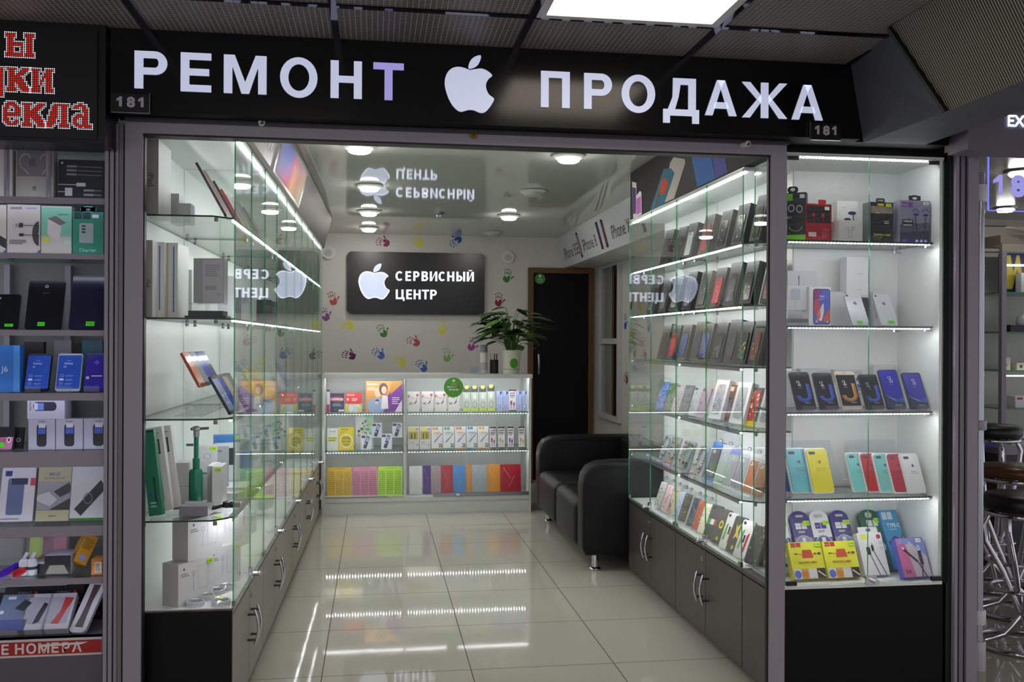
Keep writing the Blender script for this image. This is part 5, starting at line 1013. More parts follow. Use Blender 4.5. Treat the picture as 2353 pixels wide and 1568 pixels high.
item('tablet_box', 'greyed box with small print standing on the dark display stand', 'box', 479, 3.475, LZ[1] + .0545, .108, .16, .05, '#a9abb0', [('r', .3, 0, .97, .97, '#c0c2c6'), ('n', .38, .6, .9, .88, 6, '#9a9ca4'), ('n', .38, .3, .8, .4, 3, '#8a8c94'), ('t', 'CE', .82, .2, .05, '#6a6c74')], rz=-.12, side='#9c9ea2')
item('phone_box', 'plain white box behind the greyed box on the second left shelf', 'box', 518, 3.74, LZ[1], .06, .17, .05, '#dfe2e3')
# third shelf: phones in a stepped rack
rk = MB().box(-.08, -.1, 0, .02, .4, .002, CLEAR)
for y in (-.1, .1, .3, .398): rk.poly([(.02, y, .002), (-.08, y, .002), (-.08, y, .12), (-.03, y, .098), (.02, y, .06)], CLEAR)
tag(rk.build('phone_rack', None, (-.63, 3.58, LZ[2] - .0004)), 'clear stepped rack carrying the leaning phones on the third left shelf', 'rack')
for i in range(4):
    c = ['#20222a', '#24264a', '#4a463c', '#2c3036'][i]; s_ = ['#8a9cc8', '#2f3aa0', '#b0a890', '#7a828c'][i]
    item('dummy_phone', ['white-screened phone at the front of the lower leaning row', 'blue-screened phone second in the lower leaning row', 'sand-screened phone third in the lower leaning row', 'grey-screened phone fourth in the lower leaning row'][i], 'phone', 0, 3.50 + i * .105, LZ[2] + .003, .072, .155, .009, c, [], .52, PI / 2 - .15, X=-.505, cr=.1, r=.2, group='leaning phones on the third left shelf', parts=[('screen', .0005, (.04, .08, .96, .92), mat(s_, .12), [('s', .05, .1, .95, .6, ['#d8e0f0', s_], 6, i)], .03)])
    item('dummy_phone', ['copper phone at the front of the raised back row', 'graphite phone second in the raised back row', 'indigo phone third in the raised back row', 'dark blue phone fourth in the raised back row'][i], 'phone', 0, 3.52 + i * .105, LZ[2] + .1, .07, .14, .009, ['#b05a3c', '#5a646c', '#2a2c78', '#2c3450'][i], [], .5, PI / 2 - .15, X=-.615, cr=.1, r=.2, group='leaning phones on the third left shelf', parts=[('screen', .0005, (.04, .08, .96, .92), mat(['#c88a70', '#7a8088', '#3f44a8', '#4a5470'][i], .12), [], .03)])
for i, (y, c, lb) in enumerate([(4.28, '#d8dc4a', 'lime yellow case in the second unit'), (4.42, '#e0a07a', 'salmon case in the second unit'), (4.56, '#e0c84a', 'amber case in the second unit'), (4.7, '#a8d88a', 'pale green case in the second unit'), (4.84, '#c8ccd0', 'clear case in the second unit'), (5.2, '#d8d8dc', 'white case in the third unit'), (5.5, '#3f56a0', 'navy blue case in the third unit')]):
    item('phone_case', lb + ' of the left row', 'phone case', 0, y, LZ[2] + .002, .075, .155, .01, c, [('q', .1, .87, .4, .95, .06, '#55585a')], .5, PI / 2 - .15, X=-.515 + (y - 3.4) * .0165, cr=.14, r=.3, group='cases on the third left shelf')
# fourth shelf
item('selfie_stick_box', 'tall green selfie stick box leaning at the left edge of the fourth shelf', 'box', 360, 3.42, LZ[3], .045, .3, .04, '#1f7a5c', [('r', .55, .1, .75, .45, '#124a38'), ('r', .2, .22, .4, .27, '#3a4ab0'), ('n', .2, .1, .8, .18, 2, '#8ac8b0')], .05, parts=[('lid_edge', .0006, (.0, .97, 1, 1), '#14523c', [])])
bpy.data.objects[-1]
for px, Y, lb, st_ in ((379, 3.50, 'white selfie stick box with a blue stick picture, left of its twin', '#4a6a8a'), (399, 3.56, 'white selfie stick box with a dark stick picture and phone', '#3a3c46')):
    o = item('selfie_stick_box', lb, 'box', px, Y, LZ[3], .056, .3, .04, '#dcdedd', [('q', .2, .68, .75, .86, .05, '#3a3c3e'), ('r', .28, .7, .67, .84, '#8a9a7a'), ('l', .5, .68, .52, .56, .06, '#2a2c30'), ('q', .4, .12, .6, .5, .08, st_), ('n', .15, .9, .8, .95, 2, '#8a8c90')], .05, side='#cfd2d0')
    o.rotation_euler[1] = -.14; o.location.z += .008
o = [q for q in bpy.data.objects if q.get('label', '').startswith('tall green selfie')][0]; o.rotation_euler[1] = -.12; o.location.z += .006
item('cable_box', 'lower grey-white box left of the green monopod', 'box', 417, 3.58, LZ[3], .055, .085, .09, '#a6a8a4', side='#d8dad6')
item('cable_box', 'upper grey-white box stacked left of the green monopod', 'box', 417, 3.58, LZ[3] + .086, .055, .085, .09, '#abada8', side='#d8dad6')
t = thing('monopod', 'dark green monopod bottle with a silver clamp head on the fourth left shelf', 'monopod', (wx(452, 3.6), 3.6, LZ[3]))
GM = mat('#0f7358', .3)
MB().lathe((0, 0, 0), [(.022, 0), (.024, .004), (.024, .135), (.019, .145)], GM, 20).build('grip', t, sm=40); MB().lathe((0, 0, 0), [(.013, .1452), (.013, .185), (.009, .187), (.009, .265)], GM, 16).build('tube', t, sm=40)
MB().lathe((0, 0, 0), [(.011, .2652), (.011, .285), (.016, .29), (.016, .3), (.006, .305)], STEEL, 14).tube([(-.02, 0, .293), (.045, 0, .296)], .005, STEEL, 8).tube([(-.035, 0, .235), (-.01, 0, .235)], .005, STEEL, 8).build('clamp_head', t, sm=40)
item('speaker_box', 'white speaker box with a lime tag behind the monopod', 'box', 478, 3.78, LZ[3] + .11, .075, .1, .06, '#d7dadd', [('g', .5, .6, .2, .12, .2, 0, 6.28, '#a8acb2')], rz=.3, parts=[TAG(.6, .82, .95, .97)], side='#c5c8cb')
item('cable_box', 'white box carrying the white speaker box', 'box', 478, 3.78, LZ[3], .09, .1, .06, '#dcdee0', rz=.3, side='#c8cacc')
item('power_bank_box', 'grey box with black cables beside the blue power bank box', 'box', 505, 3.86, LZ[3] + .04, .075, .16, .04, '#a9b4b8', [('l', .3, .5, .6, .3, .05, '#22242a'), ('l', .4, .45, .75, .2, .05, '#22242a'), ('q', .6, .1, .9, .3, .04, '#2a2c34'), ('t', 'ANKER', .4, .88, .05, '#5a646c', .02, .5)], rz=.3)
item('power_bank_box', 'blue and white box with a power bank picture', 'box', 524, 4.0, LZ[3] + .04, .1, .19, .05, '#dde1e6', [('r', 0, .84, 1, 1, '#3f7cc0'), ('q', .5, .35, .8, .72, .05, '#3a3c42')], rz=.3, side='#3f7cc0', parts=[TAG(.78, .9, .98, .98)])
tag(MB().box(-.1, -.05, 0, .1, .12, .0385, mat('#d5d8da', .4)).build('box_riser', None, (wx(517, 3.93), 3.88, LZ[3]), .0), 'low white riser under the power bank boxes', 'riser')
item('tablet_box', 'pale grey box right of the monopod with a lime tag', 'box', 487, 3.64, LZ[3], .03, .15, .12, '#b2b5b3', side='#dfe2e0')
item('tablet_box', 'white box with a lime tag right of the pale grey box', 'box', 500, 3.60, LZ[3], .035, .152, .12, '#dcdfdd', side='#c5c8c6', parts=[TAG(.3, .88, .9, .97)])
item('watch_box', 'grey box with a slanted clear lid at the front of the fourth left shelf', 'box', 446, 3.44, LZ[3], .1, .035, .08, '#8e8c96', side='#a7a5ad', rz=-.1, parts=[('clear_lid', .003, (.02, .97, .98, 1.5), CLEAR, [('r', .1, .2, .9, .8, '#c8ccd2')], .03, -.03)])
item('watch_box', 'white box with a slanted clear lid behind the grey one', 'box', 512, 3.72, LZ[3], .11, .035, .08, '#c9cccf', side='#dfe2e4', rz=-.3, parts=[('clear_lid', .003, (.02, .97, .98, 1.5), CLEAR, [('r', .1, .2, .9, .8, '#e8eaee')], .03, -.03)])
t = thing('mini_tripod', 'black folding mini tripod lying at the front right of the fourth left shelf', 'tripod', (wx(497, 3.5), 3.50, LZ[3]))
BK = mat('#17181b', .3)
for a in (0, .5, 1.0): MB().tube([(-.05, -.012 + a * .03, .008 + a * .014), (.0, -.006 + a * .01, .018), (.03, 0, .026)], .006, BK, 8).build('leg', t, sm=50)
MB().lathe((.04, 0, .016), [(.004, 0), (.016, .004), (.016, .022), (.004, .026)], BK, 14).tube([(.05, 0, .03), (.085, 0, .028)], [.014, .011], BK, 12).build('ball_head', t, sm=50)
# case floor: power adapter boxes and cable bags
def adapter(px, Y, z, lb, rz=.42):
    DD = [('a', .16, .86, .07, '#55565a'), ('n', .07, .68, .32, .78, 2, '#8a8b90'), ('l', .42, .28, .42, .72, .012, '#a9adc0'), ('o', .38, .66, .47, .76, .008, '#9da2b8'), ('o', .55, .3, .84, .86, .008, '#b4b8c8'), ('l', .84, .62, .97, .66, .008, '#b4b8c8')]
    return item('adapter_box', lb, 'box', px, Y, z, .165, .146, .076, '#dadcde', DD, rz=rz, side='#b4b5b2', parts=[TAG(.8, .86, .96, .96)], group='white power adapter boxes on the floor of the left row')
def adp(X, Y, z, lb): 
    o = adapter(400, Y, z, lb, 1.12); o.location.x = X; return o
def adp(px, Y, z, lb):
    o = adapter(400, Y + .067, z, lb, .95); o.location.x = wx(px, Y) + .048; return o
adp(412, 3.375, LB, 'white adapter box at the bottom front of the left case')
adp(434, 3.42, LB + .1465, 'white adapter box stacked on the front one')
adp(482, 3.60, LB, 'white adapter box behind the front stack, lower')
adp(488, 3.66, LB + .1465, 'white adapter box behind the front stack, upper')
rb = random.Random(4)
for i, (px, Y) in enumerate([(451, 3.40), (474, 3.475), (511, 3.40), (499, 3.55), (520, 3.60), (524, 3.74)]):
    t = thing('cable_bag', 'clear bag of coiled white cable, %s from the front of the left case floor' % ORD[i] if i != 2 else 'clear bag of coiled white cable with a lime tag at the glass corner', 'cable', (wx(px, Y), Y, LB), i * 1.1, group='bagged white cables on the floor of the left row')
    b = MB()
    for q in range(3): b.tube([(.03 * math.cos(a / 14 * 2 * PI + q), .03 * math.sin(a / 14 * 2 * PI + q), .004 + .0045 * q) for a in range(15)], .0028, mat('#d5d7dc', .35), 6)
    b.build('cable', t, sm=60)
    b = MB(); n = 14; r0 = [(.047 + rb.uniform(-.006, .009)) for _ in range(n)]
    for k in range(n):
        a0, a1 = 2 * PI * k / n, 2 * PI * (k + 1) / n; k2 = (k + 1) % n
        p0 = (r0[k] * math.cos(a0), r0[k] * math.sin(a0), .002 + .006 * (k % 2)); p1 = (r0[k2] * math.cos(a1), r0[k2] * math.sin(a1), .002 + .006 * ((k + 1) % 2))
        q0 = (.025 * math.cos(a0), .025 * math.sin(a0), .019 + rb.uniform(-.002, .003)); q1 = (.025 * math.cos(a1), .025 * math.sin(a1), .018)
        b.poly([p0, p1, q1, q0], CLEAR); b.poly([q0, q1, (0, 0, .0175)], CLEAR)
    b.build('bag', t)
    MB().box(-.012, -.008, .0215, .012, .008, .022, mat(LIME if i == 2 else '#e6e7ea')).build('paper_tag', t)
# sparse stock deeper in the left row
for i, (y, z, w_, h_, c, lb) in enumerate([(4.35, LB, .12, .17, '#dfe1de', 'large white box on the floor of the second left unit'), (4.62, LB, .1, .1, '#d5d8d6', 'small white box on the floor of the second left unit'), (5.3, LB, .09, .13, '#e0e2d8', 'cream box on the floor of the third left unit'), (4.3, LZ[3], .09, .12, '#4a8ac4', 'blue box on the fourth shelf of the second left unit'), (4.5, LZ[3], .09, .1, '#5f9ad0', 'second blue box on the fourth shelf of the second left unit'), (4.75, LZ[3], .1, .06, '#e2e4e6', 'flat white box on the fourth shelf of the second left unit'), (4.4, LZ[1], .1, .15, '#c9ccd0', 'grey-white box on the second shelf of the second left unit'), (5.2, LZ[1], .09, .14, '#3a3c44', 'dark box on the second shelf of the third left unit'), (5.45, LZ[1], .09, .14, '#4b4d58', 'slate box on the second shelf of the third left unit'), (6.1, LZ[2], .09, .15, '#c9b0c0', 'pinkish box on the third shelf of the fourth left unit'), (6.4, LZ[3], .1, .14, '#dfe0da', 'cream box on the fourth shelf of the fourth left unit')]):
    item('stock_box', lb, 'box', 0, y, z, w_, h_, .05, c, [('n', .1, .6, .7, .8, 3, '#8a8c90')], 0, PI / 2 - .3, X=-.60 + (y - 3.4) * .0165, group='boxes deeper in the left row')
t = thing('glass_bowl', 'clear footed glass bowl with lime rim on the floor of the third left unit', 'bowl', (-.58, 5.1, LB))
MB().lathe((0, 0, 0), [(.03, 0), (.03, .005), (.012, .01), (.012, .03), (.05, .06), (.065, .1), (.06, .1), (.045, .062), (.004, .036)], CLEAR, 20).build('bowl_glass', t, sm=50); MB().lathe((0, 0, 0), [(.0655, .092), (.0655, .099)], mat('#a8d84a'), 20).build('rim', t, sm=50)

# ================================================================ COUNTER STOCK
def cit(name, label, cat, x0, x1, yt, yb, z, col, dec=(), Y=7.42, tilt=.12, d=.012, group=None, **k):
    """an item of the counter: its image columns give the width at depth Y, the rows its height"""
    w = wx(x1, Y) - wx(x0, Y); h = abs(wz(x0, yt, Y) - wz(x0, yb, Y))
    return item(name, label, cat, (x0 + x1) / 2, Y, z + .0008, w * .97, h, d, col, dec, tilt, 0, group=group, **k)
C1, C2, C0 = CSH[0], CSH[1], .1332
cit('leaflet', 'dark tariff leaflet with red oval lettering on the counter top shelf', 'leaflet', 759, 792, 906, 950, C1, '#2c3048', [('e', .45, .68, .46, .14, '#a8384a'), ('t', 'ТАРИФИЩЕ', .47, .68, .12, '#f0e8ea', .02), ('n', .15, .32, .85, .48, 3, '#8ab0b8'), ('r', .6, .04, 1, .14, '#d8d8dc'), ('t', 'теле2', .3, .15, .05, '#c8884a')], d=.003)
cit('leaflet', 'red and green leaflet promising 0 roubles beside the dark tariff leaflet', 'leaflet', 793, 833, 905, 950, C1, '#c23434', [('t', '0', .16, .66, .14, '#f4e8e8', .03), ('n', .4, .58, .8, .74, 3, '#f0d0d0'), ('n', .1, .84, .8, .94, 2, '#e8c0c0'), ('r', 0, 0, 1, .42, '#b8b85a'), ('s', .02, .02, .98, .44, ['#d8d05a', '#6a9a3a', '#e8e0c8', '#c8a03a'], 18, 2), ('e', .35, .2, .14, .2, '#c8d0e0'), ('e', .6, .2, .14, .22, '#b8c4d8')], d=.003)
cit('slim_box', 'thin grey and crimson box at the left end of the counter top shelf', 'box', 751, 758, 898, 950, C1, '#c9c9cc', [('r', 0, 0, 1, .35, '#a83a5a'), ('r', 0, .93, 1, 1, '#2a2a2c')], tilt=0)
cit('promo_poster', 'orange and purple promotional poster with two women on the counter top shelf', 'poster', 840, 926, 878, 949, C1, '#c98a4a', [('p', [(.45, 0), (1, 0), (1, 1), (.78, 1), (.6, .5)], '#6a2a86'), ('p', [(.66, .55), (1, .9), (1, 1), (.7, 1)], '#a8782a'), ('p', [(.8, 0), (1, 0), (1, .4)], '#e0d0e4'), ('t', 'Билеты', .18, .9, .07, '#f8f0e8', .02), ('n', .04, .7, .28, .8, 3, '#f4e4d0'), ('e', .3, .2, .26, .26, '#8aa0c4'), ('e', .33, .62, .1, .16, '#c8b090'), ('e', .33, .58, .07, .12, '#e0b898'), ('e', .48, .74, .12, .2, '#4a3838'), ('e', .5, .7, .075, .13, '#d8ac90'), ('p', [(.42, .1), (.62, .1), (.6, .5), (.45, .55)], '#e0d8dc'), ('q', .27, .28, .35, .4, .01, '#2a2a30'), ('e', .3, .3, .05, .05, '#dcb498'), ('n', .72, .25, .95, .5, 4, '#d8c0e0')], d=.003, Y=7.44, tilt=.06)
cit('promo_leaflet', 'yellow leaflet with a white ring and Russian zero-cost wording', 'leaflet', 778, 815, 984, 1037, C2, '#d8c422', [('t', 'НОЛЬ', .4, .9, .08, '#6a5a10', .02, .6), ('n', .12, .78, .45, .82, 1, '#7a6a18'), ('g', .5, .4, .42, .3, .12, 0, 2 * PI, '#f4f0e0'), ('t', 'НОЛЬ', .5, .52, .09, '#6a5618', .02, .6), ('t', 'внутри', .5, .39, .07, '#6a5618', .02, .6), ('t', 'сети', .5, .26, .08, '#6a5618', .02, .6)], d=.003)
cit('promo_leaflet', 'white leaflet with yellow highlighted wording left of the yellow one', 'leaflet', 752, 778, 986, 1037, C2, '#e4e5e2', [('t', 'Билайн', .5, .86, .06, '#55565a', 0, .8), ('r', .1, .52, .85, .6, '#d8dc3a'), ('t', 'безлимитный', .5, .56, .05, '#4a4a20', 0, .8), ('r', .1, .42, .8, .49, '#d8dc3a'), ('t', 'интернет', .45, .455, .05, '#4a4a20', 0, .6)], d=.003)
cit('promo_poster', 'mint and white poster with tangled green figures on the counter middle shelf', 'poster', 817, 860, 956, 1036, C2, '#dfe4e0', [('p', [(.5, 1), (1, 1), (1, .1), (.7, .5)], '#a8d8c0'), ('t', 'ВСТРЕЧАЙ', .5, .94, .04, '#6a8a3a', 0, .85), ('s', .12, .38, .88, .8, ['#5a9a4a', '#3a4a4a', '#8ac8a8', '#c8b84a', '#7a8a90'], 34, 12)], d=.003, Y=7.5)
for i, (a, b_, yt, yb) in enumerate([(830, 855, 1003, 1037), (855, 879, 978, 1012), (877, 902, 1000, 1036), (902, 926, 977, 1011)]):
    lift = i in (1, 3)
    cit('phone_card', ['white box with a keypad phone picture, front left of four', 'white box with a keypad phone picture, raised left of four', 'white box with a keypad phone picture, front right of four', 'white box with a keypad phone picture, raised right of four'][i], 'box', a, b_, yt, yb, C2 + (.084 if lift else 0), '#d9dbe4', [('r', .05, .78, .42, .94, '#3f4470'), ('p', [(.2, .12), (.5, .06), (.86, .84), (.56, .94)], '#3c4260'), ('p', [(.46, .55), (.68, .5), (.78, .8), (.56, .85)], '#a8b8dc'), ('e', .42, .4, .08, .05, '#c8ccd8')], Y=7.42 if not lift else 7.5, d=.03, group='keypad phone boxes on the counter middle shelf')
tag(MB().box(wx(852, 7.5), 7.485, C2 + .0006, wx(926, 7.5), 7.56, C2 + .083, CLEAR).build('clear_riser'), 'clear plastic step lifting two keypad phone boxes on the counter middle shelf', 'riser')
for i, (a, b_, c, lb) in enumerate([(753, 810, '#e2b83c', 'yellow-orange price sheet'), (811, 869, '#d98aa6', 'pink price sheet'), (869, 927, '#b6e23a', 'bright green price sheet')]):
    D = [('t', 'LG 150 200 250 руб', .5, .95, .035, '#4a3a30', 0, .7)]
    for cc in (.05, .38, .71):
        for k in range(12): D.append(('t', '%d-%d-%d' % (903 + k, 120 + 7 * k, 40 + k), cc + .11, .06 + k * .07, .034, '#3a2c28', .01, .27))
    cit('price_sheet', lb + ' on the counter floor', 'price sheet', a, b_, 1072, 1137, C0, c, D if i < 3 else D[:1] + [('n', .05, .1, .95, .9, 12, '#a87a5a')], d=.002, group='coloured price sheets in the counter', r=.6)
# right half, top shelf
G = 'cable boxes on the counter top shelf'
for i, (a, b_) in enumerate([(938, 965), (970, 997), (1000, 1027), (1030, 1057)]):
    cit('cable_box', ORD[i] + ' pale box with a short black cable picture, counter top shelf', 'box', a, b_, 903, 949, C1, '#cfc8c6', [('l', .1, .88, .25, .7, .03, '#2a2a30'), ('l', .25, .7, .6, .66, .03, '#2a2a30'), ('l', .85, .8, .7, .5, .03, '#2a2a30'), ('l', .75, .52, .55, .38, .09, '#2f2f5a'), ('r', .72, .78, .92, .88, '#a8344a'), ('e', .06, .76, .06, .08, '#c03040'), ('q', .1, .34, .38, .45, .02, '#8a8c86')], group=G, d=.02)
for i, x in enumerate((1073, 1091, 1110, 1129)):
    cit('clamshell_pack', ORD[i] + ' clear lime-capped clamshell pack on the counter top shelf', 'pack', x - 8, x + 9, 892 - (2 if i == 3 else 0), 948, C1, '#b9c2b4', [('r', 0, .78, 1, 1, '#3a3e3c'), ('r', .0, .0, 1, .12, '#b8cc3a'), ('e', .5, .98, .3, .07, '#c8d84a'), ('r', .2, .7, .8, .74, '#c8ccc8'), ('g', .5, .26, .34, .14, .25, 0, 6.28, '#8a9088'), ('q', .3, .5, .7, .68, .1, '#d8dcd8')], group='lime clamshell packs on the counter top shelf', d=.02, cr=.15)
for i, (a, b_) in enumerate([(1142, 1156), (1157, 1170), (1187, 1200), (1201, 1214)]):
    cit('cable_pack', ORD[i] + ' pale blue lightning-pattern pack on the counter top shelf', 'pack', a, b_, 902, 948, C1, '#a3aed6', [('l', .1, .6, .9, .95, .08, '#5a6ab8'), ('l', .1, .45, .8, .7, .06, '#7a8ac8'), ('r', .55, .85, .9, .98, '#2f3a86'), ('l', .3, .08, .3, .3, .06, '#c84a5a'), ('l', .6, .08, .6, .3, .06, '#4a5aa8')], group='pale blue packs on the counter top shelf', d=.015)
def safe(a, b_, yt, yb, z, c, lb):
    cit('cable_pack', lb, 'pack', a, b_, yt, yb, z, '#e4e2e4', [('r', 0, .93, 1, 1, '#1f1f22'), ('r', .3, .93, .7, .97, '#a82a4a'), ('t', 'SAFE', .5, .84, .09, '#1c1c20', .03, .85), ('t', 'SPEED', .5, .72, .07, '#1c1c20', .03, .85), ('t', 'CABLE', .42, .63, .05, c, .02, .6), ('r', .2, .3, .42, .48, c), ('l', .31, .3, .31, .1, .07, c), ('r', .6, .26, .8, .4, c), ('l', .7, .26, .7, .1, .07, c), ('r', 0, 0, 1, .04, '#1f1f22')], tilt=.1, d=.015, group='narrow black-capped cable packs in the counter')
safe(1170, 1187, 899, 948, C1, '#8a1a7a', 'narrow purple-printed cable pack standing among the pale blue packs')
for i, (a, b_) in enumerate([(938, 964), (965, 991)]):
    cit('cable_box', ['left', 'right'][i] + ' white box with a yellow window, middle counter shelf', 'box', a, b_, 984, 1036, C2, '#cfcacb', [('r', .12, .82, .7, .94, '#d8d04a'), ('e', .85, .88, .09, .04, '#a85a6a'), ('r', .1, .44, .9, .78, '#b0a23a'), ('l', .35, .7, .35, .46, .08, '#3a2a3a'), ('l', .65, .7, .65, .46, .08, '#3a2a3a'), ('g', .35, .2, .18, .12, .2, 0, PI, '#8a8a90'), ('e', .85, .2, .07, .03, '#6a6a70')], group='yellow-window boxes on the counter middle shelf', d=.02)
for i, (a, b_) in enumerate([(992, 1018), (1019, 1045), (1046, 1072), (1073, 1098), (1099, 1124)]):
    c = ['#e0943a', '#4a9a8a', '#e08a3a', '#3a8ab0', '#e0a03a'][i]
    cit('cable_box', ['first orange', 'teal', 'second orange', 'blue', 'third orange'][i] + '-marked white cable box, middle counter shelf', 'box', a, b_, 985, 1036, C2, '#e0e0e0', [('r', .1, .86, .32, .97, c), ('r', .36, .86, .6, .97, c), ('t', 'CABLE', .5, .72, .08, c, .02, .75), ('t', '1.0M', .45, .61, .05, c, 0, .5), ('l', .95, .7, .3, .3, .06, '#4a5a96'), ('l', .5, .5, .2, .28, .04, '#8a94b8'), ('t', '22', .82, .16, .16, '#1c1c22', .03, .3), ('r', 0, 0, 1, .03, c)], group='white cable boxes on the counter middle shelf', d=.02)
for i, (a, b_) in enumerate([(1127, 1141), (1146, 1161), (1168, 1182), (1193, 1207)]):
    safe(a, b_, 986, 1035, C2, ['#8a1a6a', '#b8a86a', '#7a1a7a', '#c8a84a'][i], ['first purple', 'first sand', 'second purple', 'second sand'][i] + '-printed narrow cable pack on the counter middle shelf')
for i, (a, b_, c, lb) in enumerate([(942, 972, '#d0d3d2', 'white flip case'), (974, 992, '#4a1f7a', 'purple flip case'), (992, 1015, '#a08a90', 'mauve flip case'), (1015, 1043, '#a81f2e', 'dark red flip case left of the blue one'), (1043, 1072, '#3f86c8', 'sky blue flip case'), (1071, 1087, '#d0862e', 'narrow orange flip case'), (1086, 1121, '#9aa4aa', 'silver flip case'), (1120, 1152, '#d8902e', 'wide orange flip case'), (1151, 1200, '#a82032', 'large crimson flip case at the right end')]):
    cit('flip_case', lb + ' on the counter floor', 'case', a, b_, 1072, 1137, C0 + .001, c, [('l', .15, .9, .5, .5, .012, '#d8d0d4'), ('l', .4, .2, .7, .6, .01, '#d0c8cc')], Y=7.40 + .012 * (i % 2), tilt=.16, d=.012, group='flip cases on the counter floor', r=.2, cr=.04)

# ================================================================ KIOSK STOCK (left edge)
def kit(name, label, cat, x0, x1, yt, yb, zrow, col, dec=(), Y=3.36, tilt=.0, d=.04, group=None, **k):
    w = wx(x1, Y) - wx(x0, Y); h = abs(wz(x0, yt, Y) - wz(x0, yb, Y))
    return item(name, label, cat, (x0 + x1) / 2, Y, kz(zrow) + .0008, w * .985, h, d, col, dec, tilt, 0, group=group, **k)
kit('gadget_box', 'white box at the left end of the kiosk top shelf', 'box', -60, 27, 350, 464, 465, '#b9b4ae', [('e', .85, .12, .03, .03, '#7a2a2a'), ('r', .8, .06, .92, .08, '#8a8680')])
kit('earphone_box', 'grey box with a white ear-hook headset picture, kiosk top shelf', 'box', 34, 122, 350, 464, 465, '#9a938c', [('r', .03, .46, .97, 1, '#6f6c70'), ('g', .26, .74, .16, .18, .12, .3, PI + .9, '#a8a6aa'), ('g', .78, .74, .16, .18, .12, -.9, PI - .3, '#a8a6aa'), ('l', .2, .62, .34, .5, .03, '#a09ea2'), ('l', .82, .62, .7, .5, .03, '#a09ea2'), ('q', .35, .66, .52, .82, .05, '#5c595e'), ('q', .45, .18, .54, .25, .01, '#5a5550'), ('t', 'mi', .495, .215, .035, '#b8b2aa')])
kit('cable_box', 'large black box with grey plug and cable pictures, kiosk top shelf', 'box', 132, 238, 371, 464, 465, '#17181b', [('a', .08, .92, .07, '#b8b8b8'), ('r', .18, .81, .4, .86, '#7a7d82'), ('l', .42, .83, .95, .825, .012, '#8a8d90'), ('r', .18, .71, .4, .76, '#7a7d82'), ('l', .42, .73, .95, .725, .012, '#8a8d90'), ('r', .18, .61, .4, .66, '#7a7d82'), ('l', .42, .63, .95, .62, .012, '#8a8d90'), ('l', .0, .38, .4, .38, .02, '#9a9da0'), ('r', .4, .34, .6, .43, '#b0b2b5'), ('l', .0, .2, .15, .2, .02, '#9a9da0'), ('r', .15, .1, .31, .3, '#a8aaad'), ('r', .56, .22, .78, .27, '#7a7d82'), ('r', .56, .11, .78, .16, '#7a7d82'), ('l', .78, .245, .95, .24, .015, '#8a8d90'), ('l', .78, .135, .95, .13, .015, '#8a8d90')])
kit('charger_box', 'beige box with a black strap picture cut off at the left edge of the kiosk', 'box', -60, 14, 479, 592, 593, '#b9b2a8', [('p', [(.6, .45), (1, .3), (1, .1), (.6, .25)], '#2a2a2c'), ('p', [(.85, 0), (1, 0), (1, .1)], '#2a5a9a')])
kit('cable_box', 'white cable box with a coiled black cable picture on the kiosk second shelf', 'box', 15, 92, 478, 592, 593, '#b8b0aa', [('t', 'ANKER', .27, .93, .05, '#1c1c1e', .02, .4), ('r', .56, .915, .88, .945, '#8a90b0'), ('e', 1.0, .42, .0, .0, '#222'), ('g', .96, .42, .2, .25, .9, PI * .5, PI * 1.5, '#3a3735'), ('r', .36, .54, .48, .63, '#2a2826'), ('l', .48, .585, .98, .58, .02, '#2a2826'), ('r', .36, .36, .5, .42, '#2a2826'), ('l', .5, .39, .98, .38, .02, '#2a2826'), ('r', .25, .55, .35, .61, '#8a8682'), ('n', .07, .2, .6, .3, 3, '#6a6560'), ('p', [(.86, 0), (1, 0), (1, .1)], '#2a5a9a')])
kit('charger_box', 'mint and white box with a square wall charger picture', 'box', 93, 164, 480, 592, 593, '#b5aea6', [('r', 0, .38, 1, .97, '#6fae95'), ('p', [(.22, .72), (.2, .42), (.5, .3), (.62, .38), (.68, .62), (.35, .7)], '#c0bab4'), ('p', [(.22, .74), (.48, .8), (.82, .66), (.62, .6)], '#6a6460'), ('e', .17, .3, .1, .06, '#c8c024'), ('r', .76, .3, .98, .22, '#a8c8b0'), ('n', .55, .82, .9, .86, 1, '#4a7a66')])
kit('charger_box', 'green three-port charger box with a hang tab at the kiosk post', 'box', 165, 237, 492, 592, 593, '#1f7a62', [('r', .05, .83, .3, .99, '#12302c'), ('r', .33, .83, .58, .99, '#12302c'), ('q', .22, .28, .68, .74, .06, '#8f9a9c'), ('r', .3, .65, .42, .69, '#2a3034'), ('r', .3, .58, .42, .62, '#2a3034'), ('r', .3, .51, .42, .55, '#2a3034'), ('q', .64, .86, .85, .94, .02, '#c8c0d0'), ('t', 'Charger', .5, .12, .08, '#8ab8a8', .02, .6)], parts=[('hang_tab', .001, (.25, .99, .75, 1.13), '#6fb4b8', [('e', .5, .45, .16, .22, '#4a5a5a')], .18, -.003)])
def ktab(x0, x1, yt, lb, tagx, c='#15161b', lx=.5):
    kit('tablet', lb, 'tablet', x0, x1, yt, 766, 768, c, [('e', .5 * lx + .25, .88, .05, .03, '#c8ccd4'), ('e', .5 * lx + .25, .88, .035, .02, '#15161b'), ('t', 'SAMSUNG', .5 * lx + .25, .74, .02, '#6a6c74', 0, .35)], tilt=.28, d=.01, cr=.05, r=.18, group='dark tablets on the kiosk third shelf', parts=[('price_tag', .0006, (tagx, .06, tagx + .2, .14), NEON, [('t', '8990', .5, .5, .5, '#1f5a10')])])
ktab(-60, 40, 682, 'small black tablet at the left edge of the kiosk third shelf', .7); ktab(55, 140, 648, 'black tablet with a camera in the middle of the kiosk third shelf', .35); ktab(156, 256, 634, 'large dark blue tablet cut by the kiosk post', .4, '#1e1f33', 3)
